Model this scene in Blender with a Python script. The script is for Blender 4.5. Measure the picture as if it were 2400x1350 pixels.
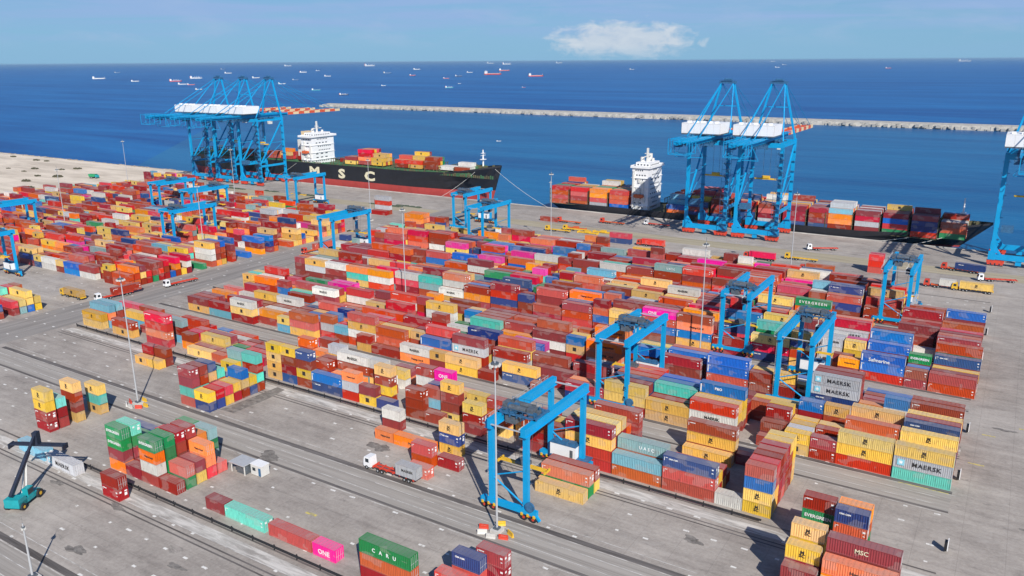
import bpy, math, random
import numpy as np
from mathutils import Vector, Matrix
random.seed(7)
rnd = random.Random(5)
sc = bpy.context.scene
for o in list(bpy.data.objects): bpy.data.objects.remove(o)
COL = sc.collection
# ------------------------------------------------------------------ camera
FPX, CH = 1890.0, 94.0
def cam_rotation():
    up = np.cross([-1200.0, 675-150.5, -FPX], [1200.0, 675-135.0, -FPX]); up /= np.linalg.norm(up)
    if up[1] < 0: up = -up
    v = np.array([-1915-1200.0, 675-158.0, -FPX]); v -= up*v.dot(up); v /= np.linalg.norm(v)
    X = -v; Y = np.cross(up, X)
    return np.array([X, Y, up])
RC = cam_rotation()
cam = bpy.data.objects.new('camera', bpy.data.cameras.new('camera')); COL.objects.link(cam)
M4 = Matrix.Identity(4)
for i in range(3):
    for j in range(3): M4[i][j] = RC[i][j]
M4[0][3], M4[1][3], M4[2][3] = 0, 0, CH
cam.matrix_world = M4
cam.data.sensor_width = 36; cam.data.lens = FPX/2400*36
cam.data.clip_start = 1; cam.data.clip_end = 200000
sc.camera = cam
# ------------------------------------------------------------------ light
SUN_AZ, SUN_EL = math.radians(132.5), math.radians(37)
sv = Vector((math.sin(SUN_AZ)*math.cos(SUN_EL), math.cos(SUN_AZ)*math.cos(SUN_EL), math.sin(SUN_EL)))
sl = bpy.data.lights.new('sun', 'SUN'); sl.energy = 5.0; sl.angle = math.radians(0.5); sl.color = (1, .955, .88)
so = bpy.data.objects.new('sun', sl); COL.objects.link(so); so.rotation_euler = sv.to_track_quat('Z', 'Y').to_euler()
sc.view_settings.view_transform = 'Standard'; sc.view_settings.look = 'None'
sc.view_settings.exposure = 0.12; sc.view_settings.gamma = 1
w = bpy.data.worlds.new('World'); sc.world = w; w.use_nodes = True
nt = w.node_tree; nt.nodes.clear()
def N(nt, t, **k):
    n = nt.nodes.new(t)
    for a, b in k.items(): setattr(n, a, b)
    return n
def mth(nt, op, a, b=None, c=None, clamp=False):
    n = N(nt, 'ShaderNodeMath', operation=op); n.use_clamp = clamp
    for i, v in enumerate((a, b, c)):
        if v is None: continue
        if isinstance(v, (int, float)): n.inputs[i].default_value = v
        else: nt.links.new(v, n.inputs[i])
    return n.outputs[0]
def mix(nt, f, a, b, bt='MIX'):
    n = N(nt, 'ShaderNodeMix', data_type='RGBA', blend_type=bt)
    for s, v in ((n.inputs[0], f), (n.inputs[6], a), (n.inputs[7], b)):
        if isinstance(v, (int, float)): s.default_value = v
        elif isinstance(v, tuple): s.default_value = (*v[:3], 1)
        else: nt.links.new(v, s)
    return n.outputs[2]
def ramp(nt, v, stops):
    n = N(nt, 'ShaderNodeValToRGB'); e = n.color_ramp.elements
    while len(e) < len(stops): e.new(.5)
    for el, (p, c) in zip(e, stops): el.position = p; el.color = (c, c, c, 1) if isinstance(c, (int, float)) else (*c, 1)
    nt.links.new(v, n.inputs[0]); return n.outputs[0]
def noise(nt, vec, scale, detail=4, rough=.55, dist=0):
    n = N(nt, 'ShaderNodeTexNoise'); n.inputs['Scale'].default_value = scale
    n.inputs['Detail'].default_value = detail; n.inputs['Roughness'].default_value = rough
    n.inputs['Distortion'].default_value = dist
    if vec is not None: nt.links.new(vec, n.inputs['Vector'])
    return n.outputs[0]
def mapping(nt, vec, scale=(1, 1, 1), loc=(0, 0, 0), rot=(0, 0, 0)):
    n = N(nt, 'ShaderNodeMapping'); n.inputs['Scale'].default_value = scale
    n.inputs['Location'].default_value = loc; n.inputs['Rotation'].default_value = rot
    nt.links.new(vec, n.inputs['Vector']); return n.outputs[0]
sky = N(nt, 'ShaderNodeTexSky', sky_type='NISHITA'); sky.sun_disc = False
sky.sun_elevation = SUN_EL; sky.sun_rotation = SUN_AZ; sky.altitude = 100
sky.air_density = 1.0; sky.dust_density = 0.4; sky.ozone_density = 3.0
tc = N(nt, 'ShaderNodeTexCoord'); D = tc.outputs['Generated']
sx = N(nt, 'ShaderNodeSeparateXYZ'); nt.links.new(D, sx.inputs[0]); dx, dy, dz = sx.outputs
az = mth(nt, 'ARCTAN2', dx, dy); el = mth(nt, 'ARCSINE', dz)
cm = N(nt, 'ShaderNodeCombineXYZ'); nt.links.new(az, cm.inputs[0]); nt.links.new(el, cm.inputs[1]); AE = cm.outputs[0]
# one towering cloud low over the sea
CAZ, CEL = (-0.4305, 0.0222)
e1 = mth(nt, 'DIVIDE', mth(nt, 'SUBTRACT', az, CAZ), .072)
e2 = mth(nt, 'DIVIDE', mth(nt, 'SUBTRACT', el, CEL), .019)
rad = mth(nt, 'ADD', mth(nt, 'MULTIPLY', e1, e1), mth(nt, 'MULTIPLY', e2, e2))
cn = noise(nt, mapping(nt, AE, (44, 90, 1)), 1.0, 6, .6, .4)
cmask = ramp(nt, mth(nt, 'SUBTRACT', mth(nt, 'ADD', mth(nt, 'MULTIPLY_ADD', mth(nt, 'SUBTRACT', cn, .5), 1.15, .5), .36), mth(nt, 'MULTIPLY', rad, .30)), [(.38, 0), (.72, 1)])
base = ramp(nt, mth(nt, 'DIVIDE', mth(nt, 'SUBTRACT', el, CEL-.03), .05), [(0, 0), (.5, 1)])
cmask = mth(nt, 'MULTIPLY', cmask, base)
bn = ramp(nt, noise(nt, mapping(nt, AE, (9, 30, 1), (4, 1, 0)), 1.0, 5, .6, .3), [(.50, 0), (.74, 1)])
puff = mth(nt, 'MULTIPLY', bn, ramp(nt, el, [(.012, 0), (.03, .55), (.09, .2)]))
# thin high veil and faint streaks
vn = noise(nt, mapping(nt, AE, (3.2, 55, 1), (1.3, .2, 0)), 1.0, 5, .55, .6)
veil = mth(nt, 'MULTIPLY', ramp(nt, vn, [(.36, 0), (.60, 1)]), ramp(nt, el, [(.020, 0.1), (.045, 1)]))
veil = mth(nt, 'MULTIPLY', mth(nt, 'MULTIPLY', veil, .8), ramp(nt, el, [(.16, 1), (.30, .25)]))
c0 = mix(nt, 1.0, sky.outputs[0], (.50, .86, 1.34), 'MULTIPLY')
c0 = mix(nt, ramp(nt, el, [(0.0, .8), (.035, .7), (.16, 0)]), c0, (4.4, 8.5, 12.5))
c1 = mix(nt, veil, c0, (5.2, 7.7, 12.6))
c1 = mix(nt, puff, c1, (6.8, 8.8, 12.5))
c2 = mix(nt, mth(nt, 'MULTIPLY', cmask, .78), c1, mix(nt, cn, (7.4, 9.0, 11.6), (13.4, 13.8, 14.0)))
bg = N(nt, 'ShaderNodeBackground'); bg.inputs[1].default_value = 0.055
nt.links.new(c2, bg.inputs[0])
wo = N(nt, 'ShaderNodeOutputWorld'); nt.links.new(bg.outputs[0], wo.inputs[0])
HAZE = 2.5e-5
# ------------------------------------------------------------------ helpers
class MB:
    """collects boxes, beams and tubes and links them as one mesh object"""
    def __init__(s): s.v = []; s.f = []; s.m = []
    def add(s, vs, fs, mi=0):
        o = len(s.v); s.v += [tuple(v) for v in vs]; s.f += [tuple(o+i for i in f) for f in fs]; s.m += [mi]*len(fs); return s
    def box(s, x0, y0, z0, x1, y1, z1, mi=0):
        return s.add([(x0,y0,z0),(x1,y0,z0),(x1,y1,z0),(x0,y1,z0),(x0,y0,z1),(x1,y0,z1),(x1,y1,z1),(x0,y1,z1)],
              [(3,2,1,0),(4,5,6,7),(0,1,5,4),(1,2,6,5),(2,3,7,6),(3,0,4,7)], mi)
    def beam(s, p, q, w, h=None, mi=0):
        h = h or w; p = Vector(p); q = Vector(q); d = (q-p).normalized()
        a = d.cross(Vector((0,0,1)))
        if a.length < 1e-3: a = Vector((1,0,0))
        a.normalize(); b = a.cross(d).normalized(); a = a*w/2; b = b*h/2
        vs = [p-a-b, p+a-b, p+a+b, p-a+b, q-a-b, q+a-b, q+a+b, q-a+b]
        return s.add(vs, [(0,1,2,3),(7,6,5,4),(0,4,5,1),(1,5,6,2),(2,6,7,3),(3,7,4,0)], mi)
    def tube(s, p, q, r, r2=None, n=10, mi=0, caps=True):
        r2 = r if r2 is None else r2; p = Vector(p); q = Vector(q); d = (q-p).normalized()
        a = d.cross(Vector((0,0,1)))
        if a.length < 1e-3: a = Vector((1,0,0))
        a.normalize(); b = a.cross(d).normalized()
        vs = []
        for c, rr in ((p, r), (q, r2)):
            for i in range(n):
                t = 2*math.pi*i/n; vs.append(c + a*math.cos(t)*rr + b*math.sin(t)*rr)
        fs = [(i, (i+1) % n, n+(i+1) % n, n+i) for i in range(n)]
        if caps: fs += [tuple(range(n))[::-1], tuple(range(n, 2*n))]
        return s.add(vs, fs, mi)
    def prism(s, poly, axis, a0, a1, mi=0):
        """poly: 2-D outline; axis 0/1/2 is the extrusion axis"""
        n = len(poly); vs = []
        for a in (a0, a1):
            for u, v in poly: vs.append((a,u,v) if axis == 0 else (u,a,v) if axis == 1 else (u,v,a))
        fs = [(i, (i+1) % n, n+(i+1) % n, n+i) for i in range(n)] + [tuple(range(n))[::-1], tuple(range(n, 2*n))]
        return s.add(vs, fs, mi)
    def mesh(s, name, mats):
        me = bpy.data.meshes.new(name); me.from_pydata(s.v, [], s.f)
        for m in mats: me.materials.append(m)
        me.polygons.foreach_set('material_index', s.m); me.update(); return me
    def build(s, name, mats, parent=None, loc=(0,0,0)):
        if not isinstance(mats, (list, tuple)): mats = [mats]
        me = s.mesh(name, mats)
        import bmesh
        bm = bmesh.new(); bm.from_mesh(me); bmesh.ops.recalc_face_normals(bm, faces=bm.faces); bm.to_mesh(me); bm.free()
        return link(name, me, parent, loc)
def link(name, me, parent=None, loc=(0,0,0)):
    o = bpy.data.objects.new(name, me); COL.objects.link(o); o.location = loc
    if parent: o.parent = parent
    return o
def empty(name, loc=(0,0,0), rz=0):
    o = bpy.data.objects.new(name, None); COL.objects.link(o); o.location = loc; o.rotation_euler = (0,0,rz); o.empty_display_size = .5
    return o
def tag(o, label=None, cat=None, group=None, kind=None):
    if label: o['label'] = label
    if cat: o['category'] = cat
    if group: o['group'] = group
    if kind: o['kind'] = kind
    return o
def copy_tree(o, parent=None):
    c = o.copy(); COL.objects.link(c)
    if parent: c.parent = parent
    for ch in (KIDS[o.name] if o.name in KIDS else [x for x in COL.objects if x.parent == o]): copy_tree(ch, c)
    return c
KIDS = {}
# ------------------------------------------------------------------ materials
MATS = {}
def newmat(name):
    m = bpy.data.materials.new(name); m.use_nodes = True; nt = m.node_tree; nt.nodes.clear()
    p = N(nt, 'ShaderNodeBsdfPrincipled'); o = N(nt, 'ShaderNodeOutputMaterial'); nt.links.new(p.outputs[0], o.inputs[0])
    return m, nt, p
def objco(nt): return N(nt, 'ShaderNodeTexCoord').outputs['Object']
def plain(name, col, rough=.5, metal=0, var=.25, scale=1.2, bump=0):
    if name in MATS: return MATS[name]
    m, nt, p = newmat(name)
    co = objco(nt)
    n = noise(nt, co, scale, 5, .6); n2 = noise(nt, co, scale*9, 3, .6)
    f = mth(nt, 'ADD', mth(nt, 'MULTIPLY', n, .65), mth(nt, 'MULTIPLY', n2, .35))
    dark = tuple(c*(1-var) for c in col); lite = tuple(min(1, c*(1+var*.8)) for c in col)
    nt.links.new(mix(nt, ramp(nt, f, [(.3, 0), (.7, 1)]), dark, lite), p.inputs['Base Color'])
    p.inputs['Roughness'].default_value = rough; p.inputs['Metallic'].default_value = metal
    MATS[name] = m; return m
def cont_mat(code, col):
    """weathered container paint: faded streaks, rust and dust lying on the roof"""
    m, nt, p = newmat('container_paint_'+PAL[code][0].replace(' ', '_').replace('-', '_'))
    geo = N(nt, 'ShaderNodeNewGeometry'); pos = geo.outputs['Position']
    ao = N(nt, 'ShaderNodeAttribute', attribute_type='OBJECT', attribute_name='rnd')
    ag = N(nt, 'ShaderNodeAttribute', attribute_type='GEOMETRY', attribute_name='rnd')
    r = mth(nt, 'ADD', ao.outputs['Fac'], ag.outputs['Fac'])
    n1 = noise(nt, mapping(nt, pos, (1.6, 1.6, .35)), 1.0, 5, .62)
    n2 = noise(nt, mapping(nt, pos, (.22, .22, .22)), 1.0, 3, .5)
    v = mth(nt, 'MULTIPLY_ADD', mth(nt, 'SUBTRACT', r, .5), .5, 1.0)
    v = mth(nt, 'MULTIPLY', v, mth(nt, 'MULTIPLY_ADD', n1, .5, .75))
    hs = N(nt, 'ShaderNodeHueSaturation'); hs.inputs['Color'].default_value = (*col, 1)
    nt.links.new(v, hs.inputs['Value'])
    nt.links.new(mth(nt, 'MULTIPLY_ADD', mth(nt, 'FRACT', mth(nt, 'MULTIPLY', r, 7.3)), .03, .485), hs.inputs['Hue'])
    nt.links.new(mth(nt, 'MULTIPLY_ADD', mth(nt, 'FRACT', mth(nt, 'MULTIPLY', r, 3.7)), .24, .90), hs.inputs['Saturation'])
    vo = N(nt, 'ShaderNodeTexVoronoi', distance='CHEBYCHEV'); vo.inputs['Scale'].default_value = 1.0
    nt.links.new(mapping(nt, pos, (.42, .42, .7)), vo.inputs['Vector'])
    sc2 = N(nt, 'ShaderNodeSeparateColor'); nt.links.new(vo.outputs['Color'], sc2.inputs[0])
    patch = mth(nt, 'MULTIPLY', mth(nt, 'GREATER_THAN', sc2.outputs[0], .80), .22)
    rust = ramp(nt, noise(nt, mapping(nt, pos, (2.3, 2.3, .8), (7, 3, 1)), 1.0, 6, .7), [(.58, 0), (.72, 1)])
    c = mix(nt, patch, hs.outputs[0], (.42, .36, .33))
    c = mix(nt, mth(nt, 'MULTIPLY', rust, .7), c, (.11, .045, .025))
    drip = ramp(nt, noise(nt, mapping(nt, pos, (5.5, 5.5, .25), (2, 8, 0)), 1.0, 4, .6), [(.55, 0), (.75, 1)])
    c = mix(nt, mth(nt, 'MULTIPLY', drip, .4), c, (.08, .05, .04))
    sx = N(nt, 'ShaderNodeSeparateXYZ'); nt.links.new(geo.outputs['True Normal'], sx.inputs[0])
    up = ramp(nt, sx.outputs[2], [(.6, 0), (.9, 1)])
    dust = mth(nt, 'MULTIPLY', up, mth(nt, 'MULTIPLY_ADD', n2, .42, .12))
    dust = mth(nt, 'MULTIPLY', dust, mth(nt, 'MULTIPLY_ADD', r, .6, .7))
    c = mix(nt, dust, c, (.38, .335, .31))
    nt.links.new(c, p.inputs['Base Color']); p.inputs['Roughness'].default_value = .55
    wv = N(nt, 'ShaderNodeTexWave', wave_type='BANDS', bands_direction='X'); wv.inputs['Scale'].default_value = 1.0
    nt.links.new(mapping(nt, pos, (2.2, 2.2, 0)), wv.inputs['Vector'])
    b = N(nt, 'ShaderNodeBump'); b.inputs['Strength'].default_value = .18; b.inputs['Distance'].default_value = .04
    nt.links.new(wv.outputs['Fac'], b.inputs['Height']); nt.links.new(b.outputs[0], p.inputs['Normal'])
    return m
PAL = {'r': ('brownish-red', (.31, .030, .022)), 'o': ('rust-orange', (.52, .072, .030)), 'R': ('bright-red', (.62, .014, .020)),
 'y': ('tan-yellow', (.74, .465, .115)), 'Y': ('deep-yellow', (.62, .38, .04)), 'O': ('orange', (.88, .23, .015)),
 'n': ('navy-blue', (.026, .058, .20)), 'b': ('bright-blue', (.012, .14, .46)), 's': ('sky-blue', (.16, .40, .52)),
 'w': ('white', (.68, .66, .61)), 'g': ('pale-grey', (.47, .48, .50)), 'e': ('green', (.020, .23, .075)),
 't': ('mint-green', (.12, .56, .45)), 'm': ('magenta', (.74, .015, .27)), 'c': ('salmon-red', (.60, .115, .065)), 'd': ('grey-teal', (.22, .36, .36))}
CM = {k: cont_mat(k, v[1]) for k, v in PAL.items()}
CODES = list(PAL)
M_BLUE = plain('crane_blue_paint', (.000, .31, .62), .45, 0, .12, .35)
M_BLUE2 = plain('crane_blue_faded', (.004, .30, .60), .5, 0, .2, .6)
M_DKBL = plain('machinery_blue_grey', (.035, .13, .26), .5, 0, .5, 1.5)
M_MACH = plain('machinery_grey', (.13, .15, .17), .5, .3, .5, 1.5)
M_WHITE = plain('white_painted_steel', (.80, .80, .80), .45, 0, .06, .5)
M_OFFW = plain('weathered_white', (.66, .65, .61), .55, 0, .12, .8)
M_RED = plain('red_bogie_paint', (.62, .06, .03), .5, 0, .3, 1)
M_YEL = plain('safety_yellow', (.75, .45, .03), .5, 0, .25, 1)
M_BLK = plain('black_rubber', (.02, .02, .022), .8, 0, .2, 2)
M_GLASS = plain('dark_glass', (.02, .03, .04), .08, 0, .1, 1)
M_GALV = plain('galvanised_steel', (.50, .51, .52), .45, .2, .12, .8)
M_TEXTW = plain('white_lettering', (.85, .85, .83), .5, 0, .05, 1)
M_TEXTD = plain('dark_lettering', (.035, .03, .03), .6, 0, .2, 1)
M_TEXTC = plain('cream_lettering', (.72, .66, .46), .6, 0, .1, 1)
M_STAR = plain('light_blue_panel', (.25, .60, .72), .5, 0, .05, 1)
M_ORNG = plain('orange_chassis_paint', (.66, .12, .03), .5, 0, .3, 1)
M_TEAL = plain('teal_machine_paint', (.015, .32, .35), .4, 0, .2, 1)
M_CONC = plain('barrier_concrete', (.55, .53, .50), .85, 0, .2, 1)
M_HULLK = plain('black_hull_paint', (.018, .018, .022), .45, 0, .4, .12)
M_HULLR = plain('red_antifouling', (.42, .055, .045), .6, 0, .2, .15)
M_DECKG = plain('deck_green', (.06, .16, .07), .7, 0, .5, .3)
M_DECKO = plain('lashing_gear_olive', (.12, .11, .055), .8, 0, .5, .5)
M_ROCK = plain('breakwater_rock', (.42, .40, .36), .9, 0, .35, .15)
# ------------------------------------------------------------------ lettering
TXT = {}
def text_mesh(body, size, mat, spacing=1.0, bold=.0):
    k = (body, size, mat.name, spacing)
    if k in TXT: return TXT[k]
    cu = bpy.data.curves.new('lettering', 'FONT'); cu.body = body; cu.size = size; cu.align_x = 'CENTER'; cu.align_y = 'CENTER'
    cu.space_character = spacing; cu.extrude = .012; cu.offset = bold; cu.resolution_u = 2; cu.space_line = .72
    o = bpy.data.objects.new('lettering', cu); COL.objects.link(o)
    bpy.context.view_layer.update()
    me = bpy.data.meshes.new_from_object(o.evaluated_get(bpy.context.evaluated_depsgraph_get()))
    me.materials.clear(); me.materials.append(mat)
    bpy.data.objects.remove(o); bpy.data.curves.remove(cu)
    me.transform(Matrix.Rotation(math.pi/2, 4, 'X')); me.name = 'lettering'
    TXT[k] = me; return me
# ------------------------------------------------------------------ sea, land, ground
def sheet(name, pts, z, mat, kind='structure'):
    me = bpy.data.meshes.new(name); me.from_pydata([(x, y, z) for x, y in pts], [], [tuple(range(len(pts)))]); me.materials.append(mat)
    o = link(name, me); tag(o, kind=kind); return o
def sea_mat(name, deep, light, rough, wsc):
    m, nt, p = newmat(name); co = objco(nt)
    big = noise(nt, mapping(nt, co, (.0009, .0050, 1), rot=(0, 0, .45)), 1.0, 5, .62, .8)
    mid = noise(nt, mapping(nt, co, (.004, .03, 1), rot=(0, 0, .45)), 1.0, 5, .6, .5)
    f = mth(nt, 'ADD', mth(nt, 'MULTIPLY', big, .6), mth(nt, 'MULTIPLY', mid, .4))
    nt.links.new(mix(nt, ramp(nt, f, [(.40, 0), (.60, 1)]), deep, light), p.inputs['Base Color'])
    p.inputs['Roughness'].default_value = rough; p.inputs['IOR'].default_value = 1.33
    p.inputs['Specular IOR Level'].default_value = .14
    h = mth(nt, 'ADD', noise(nt, mapping(nt, co, (.035, .07, 1), rot=(0, 0, .3)), 1.0, 6, .65), mth(nt, 'MULTIPLY', noise(nt, mapping(nt, co, (.3, .5, 1)), 1.0, 4, .6), .3))
    b = N(nt, 'ShaderNodeBump'); b.inputs['Strength'].default_value = .55; b.inputs['Distance'].default_value = 1.6
    nt.links.new(h, b.inputs['Height']); nt.links.new(b.outputs[0], p.inputs['Normal'])
    return m
M_SEA = sea_mat('open_sea_water', (.001, .064, .245), (.006, .135, .375), .34, 1)
M_HARB = sea_mat('harbour_water', (.001, .075, .22), (.006, .135, .31), .30, 1)
sea = sheet('sea', [(-120000, -60000), (60000, -60000), (60000, 150000), (-120000, 150000)], -2.6, M_SEA)
harb = sheet('harbour_water', [(-660, 400), (400, 400), (400, 1309), (-640, 1300), (-1345, 1340), (-1150, 900)], -2.55, M_HARB)
# yard ground
def ground_mat():
    m, nt, p = newmat('yard_concrete'); co = objco(nt)
    a = noise(nt, mapping(nt, co, (.012, .02, 1)), 1.0, 5, .6, .4)
    b = noise(nt, mapping(nt, co, (.10, .16, 1)), 1.0, 6, .65, .3)
    c = noise(nt, mapping(nt, co, (.018, .55, 1)), 1.0, 4, .6)      # wear drawn out along the traffic lanes
    d = noise(nt, mapping(nt, co, (1.3, 1.3, 1)), 1.0, 3, .7)
    f = mth(nt, 'ADD', mth(nt, 'ADD', mth(nt, 'MULTIPLY', a, .34), mth(nt, 'MULTIPLY', b, .30)), mth(nt, 'ADD', mth(nt, 'MULTIPLY', c, .18), mth(nt, 'MULTIPLY', d, .18)))
    col = mix(nt, ramp(nt, f, [(.40, 0), (.60, 1)]), (.225, .196, .174), (.44, .395, .352))
    spots = ramp(nt, noise(nt, mapping(nt, co, (.16, .30, 1), (11, 4, 0)), 1.0, 5, .75, .5), [(.60, 0), (.74, 1)])
    col = mix(nt, mth(nt, 'MULTIPLY', spots, .62), col, (.105, .095, .09))
    dry = ramp(nt, noise(nt, mapping(nt, co, (.06, .09, 1), (3, 9, 0)), 1.0, 5, .7, .4), [(.60, 0), (.78, 1)])
    col = mix(nt, mth(nt, 'MULTIPLY', dry, .45), col, (.46, .43, .40))
    sx = N(nt, 'ShaderNodeSeparateXYZ'); nt.links.new(co, sx.inputs[0])
    gx = mth(nt, 'LESS_THAN', mth(nt, 'FRACT', mth(nt, 'DIVIDE', sx.outputs[0], 8.0)), .018)
    gy = mth(nt, 'LESS_THAN', mth(nt, 'FRACT', mth(nt, 'DIVIDE', sx.outputs[1], 6.5)), .02)
    col = mix(nt, mth(nt, 'MULTIPLY', mth(nt, 'MAXIMUM', gx, gy), .2), col, (.10, .09, .085))
    nt.links.new(col, p.inputs['Base Color']); p.inputs['Roughness'].default_value = .9
    bp = N(nt, 'ShaderNodeBump'); bp.inputs['Strength'].default_value = .25; bp.inputs['Distance'].default_value = .1
    nt.links.new(d, bp.inputs['Height']); nt.links.new(bp.outputs[0], p.inputs['Normal'])
    return m
M_GND = ground_mat()
QY = 461.0
g_ = MB(); g_.box(-1300, -120, -12, 320, QY, 0); g_.build('yard_ground', M_GND)['kind'] = 'structure'
def stain_mat(name, c1, c2, thr=(.35, .65), sc_=(.05, .6, 1), rough=.9):
    m, nt, p = newmat(name); co = objco(nt)
    f = ramp(nt, noise(nt, mapping(nt, co, sc_), 1.0, 6, .68, .5), [(thr[0], 0), (thr[1], 1)])
    nt.links.new(mix(nt, f, c1, c2), p.inputs['Base Color']); p.inputs['Roughness'].default_value = rough
    return m
M_SAND = stain_mat('pale_sand', (.50, .42, .33), (.72, .62, .50), (.36, .6), (.012, .05, 1))
M_SAND2 = stain_mat('shore_rocks', (.22, .18, .15), (.52, .46, .38), (.4, .6), (.2, .3, 1))
M_TRACK = stain_mat('tyre_blackened_runway', (.065, .056, .052), (.20, .18, .17), (.36, .72), (.05, .8, 1))
M_TRK2 = stain_mat('worn_lane', (.255, .230, .205), (.375, .342, .308), (.35, .62), (.02, .9, 1))
M_KERB = stain_mat('bleached_concrete_strip', (.30, .275, .25), (.58, .55, .51), (.38, .6), (.12, .7, 1))
M_ROAD = stain_mat('road_asphalt', (.20, .182, .168), (.31, .285, .262), (.36, .62), (.3, .02, 1))
M_TAN = stain_mat('apron_tan_band', (.30, .255, .175), (.40, .35, .25), (.36, .62), (.02, .3, 1))
M_LINE = stain_mat('worn_white_line', (.30, .28, .26), (.60, .58, .55), (.42, .56), (.35, 3, 1))
M_YLINE = stain_mat('worn_yellow_line', (.30, .27, .18), (.62, .50, .12), (.42, .55), (.7, 1.5, 1))
sheet('sand', [(-1300, 150), (-604, 300), (-604, 432), (-585, 445), (-585, 458.5), (-1300, 458.5)], .02, M_SAND)
sh = MB()
for i in range(420):
    x = -1290 + i*1.72 + rnd.uniform(-.6, .6); y = rnd.uniform(457.5, 464); s_ = rnd.uniform(.8, 2.2)
    sh.box(x-s_, y-s_*.8, -4, x+s_, y+s_*.8, .2 - max(0, (y-459))*.5 + rnd.uniform(0, .5))
tag(sh.build('shore_rocks', M_SAND2), kind='stuff')
# road between the yards and traffic lanes
sheet('road', [(-317, 120), (-293, 120), (-293, 452), (-317, 452)], .012, M_ROAD)
sheet('apron_lane', [(-520, 402), (60, 402), (60, 416), (-520, 416)], .006, M_TAN)
bands = MB(); trk = MB(); krb = MB(); lines = MB(); ylines = MB()
def strip(mb, x0, x1, y0, y1, z): mb.add([(x0,y0,z),(x1,y0,z),(x1,y1,z),(x0,y1,z)], [(0,1,2,3)])
for k in range(5):
    o = 60.7*k
    yE, yO = 68.8+o, 96.0+o            # near and far runway of the gantry pair
    xl, xr = (-289, -3) if yO > 150 else (-420, -3)
    for yy in (yE-.9,): strip(trk, xl, xr, yy-.9, yy+.55, .016)
    strip(krb, xl, xr, yO-6.4, yO-3.6, .016)
    strip(trk, xl, xr, yO-2.4, yO-1.9, .018)
    strip(trk, xl, xr, yO-8.2, yO-7.8, .018); strip(trk, xl, xr, yO-9.4, yO-9.0, .018)
    strip(trk, xl, xr, yO+22.6, yO+23.4, .018)
    strip(bands, xl, xr, yE-11, yE-2.2, .010)
    for q in (-11.3, -8.0, -4.6, -2.0, 1.4): strip(lines, xl, xr+rnd.uniform(-3, 3), yE+q-.09, yE+q+.09, .022)
    for q in (2.2,): strip(lines, xl, xr, yO-6.6, yO-6.4, .022)
tag(bands.build('truck_lane', M_TRK2), kind='structure'); tag(trk.build('gantry_runway', M_TRACK), kind='structure')
tag(krb.build('concrete_strip', M_KERB), kind='structure')
marks = MB()
for k in range(5):
    for fr in (68.8+60.7*k, 96.9+60.7*k):
        for r in (0, 2.4, 4.8, 7):
            for i in range(66):
                if rnd.random() < .45: continue
                x = -5 - i*6.2 + rnd.uniform(-.2, .2); y = fr + r*2.9 + rnd.uniform(-.2, .2); l = rnd.uniform(.3, .8)
                strip(marks, x-l, x+l, y-.27, y+.27, .023)
for i in range(60):
    x = rnd.uniform(-280, 40); y = rnd.choice((372, 380, 388, 394, 399, 420)) + rnd.uniform(-1, 1); l = rnd.uniform(.8, 4)
    strip(lines, x-l, x+l, y-.2, y+.2, .023)
for y in (420.5, 424, 438, 441.5, 445): strip(lines, -500, 60, y-.12, y+.12, .023)
for x, y in ((8, 150), (14, 205), (9, 235), (12, 262), (18, 300), (10, 330), (16, 190), (30, 260), (24, 215)):
    for j in range(3): strip(lines if rnd.random() < .5 else ylines, x+j*1.8, x+j*1.8+1.2, y-.3, y+.3, .023)
strip(ylines, -3.5, 3.5, 148.5, 149.4, .024); strip(ylines, -1.0, 2.4, 206.8, 207.4, .024); strip(ylines, 1, 4, 226, 226.5, .024); strip(ylines, -14, -3.6, 188.2, 188.5, .024)
strip(ylines, -121, -118, 107, 107.8, .024)
tag(lines.build('lane_markings', M_LINE), kind='structure'); tag(marks.build('slot_markings', stain_mat('slot_paint', (.42, .40, .37), (.72, .70, .66), (.38, .5), (1.5, 2.5, 1))), kind='structure'); tag(ylines.build('yellow_markings', M_YLINE), kind='structure')
# dark stains with shapes of their own
def blob(cx, cy, rx, ry, z, n=40, rot=0):
    pts = []; ph = [rnd.uniform(0, 6.3) for _ in range(4)]
    for i in range(n):
        t = 2*math.pi*i/n; k = 1+.22*math.sin(2*t+ph[0])+.16*math.sin(3*t+ph[1])+.12*math.sin(5*t+ph[2])+.08*math.sin(9*t+ph[3])+rnd.uniform(-.04, .04); u, v = rx*k*math.cos(t), ry*k*math.sin(t)
        pts.append((cx+u*math.cos(rot)-v*math.sin(rot), cy+u*math.sin(rot)+v*math.cos(rot)))
    return pts
stn = MB()
def addpoly(mb, pts, z): mb.add([(x, y, z) for x, y in pts], [tuple(range(len(pts)))])
addpoly(stn, [(-181.5, 133), (-176.5, 133.5), (-175.8, 145), (-176.6, 152.5), (-180.2, 153), (-180.6, 144)], .026)
for cx, cy, rx, ry in ((-3, 142, 5, 2.2), (-158, 87, 2.6, .8), (-180, 86, 2.2, .7), (-148, 121, 3.2, 2), (-128, 139, 3, 2), (6, 232, 2.5, .8), (14, 180, 3, 1), (-46, 141, 2, 1.2), (-66, 104, 3, 1), (20, 290, 4, 1.5), (-150, 73, 3, 1), (-128, 80, 2, .8)):
    addpoly(stn, blob(cx, cy, rx, ry, .026), .026+rnd.uniform(0, .003))
tag(stn.build('oil_stains', stain_mat('oily_concrete', (.10, .09, .082), (.27, .245, .222), (.34, .66), (.5, .7, 1))), kind='structure')
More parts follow.
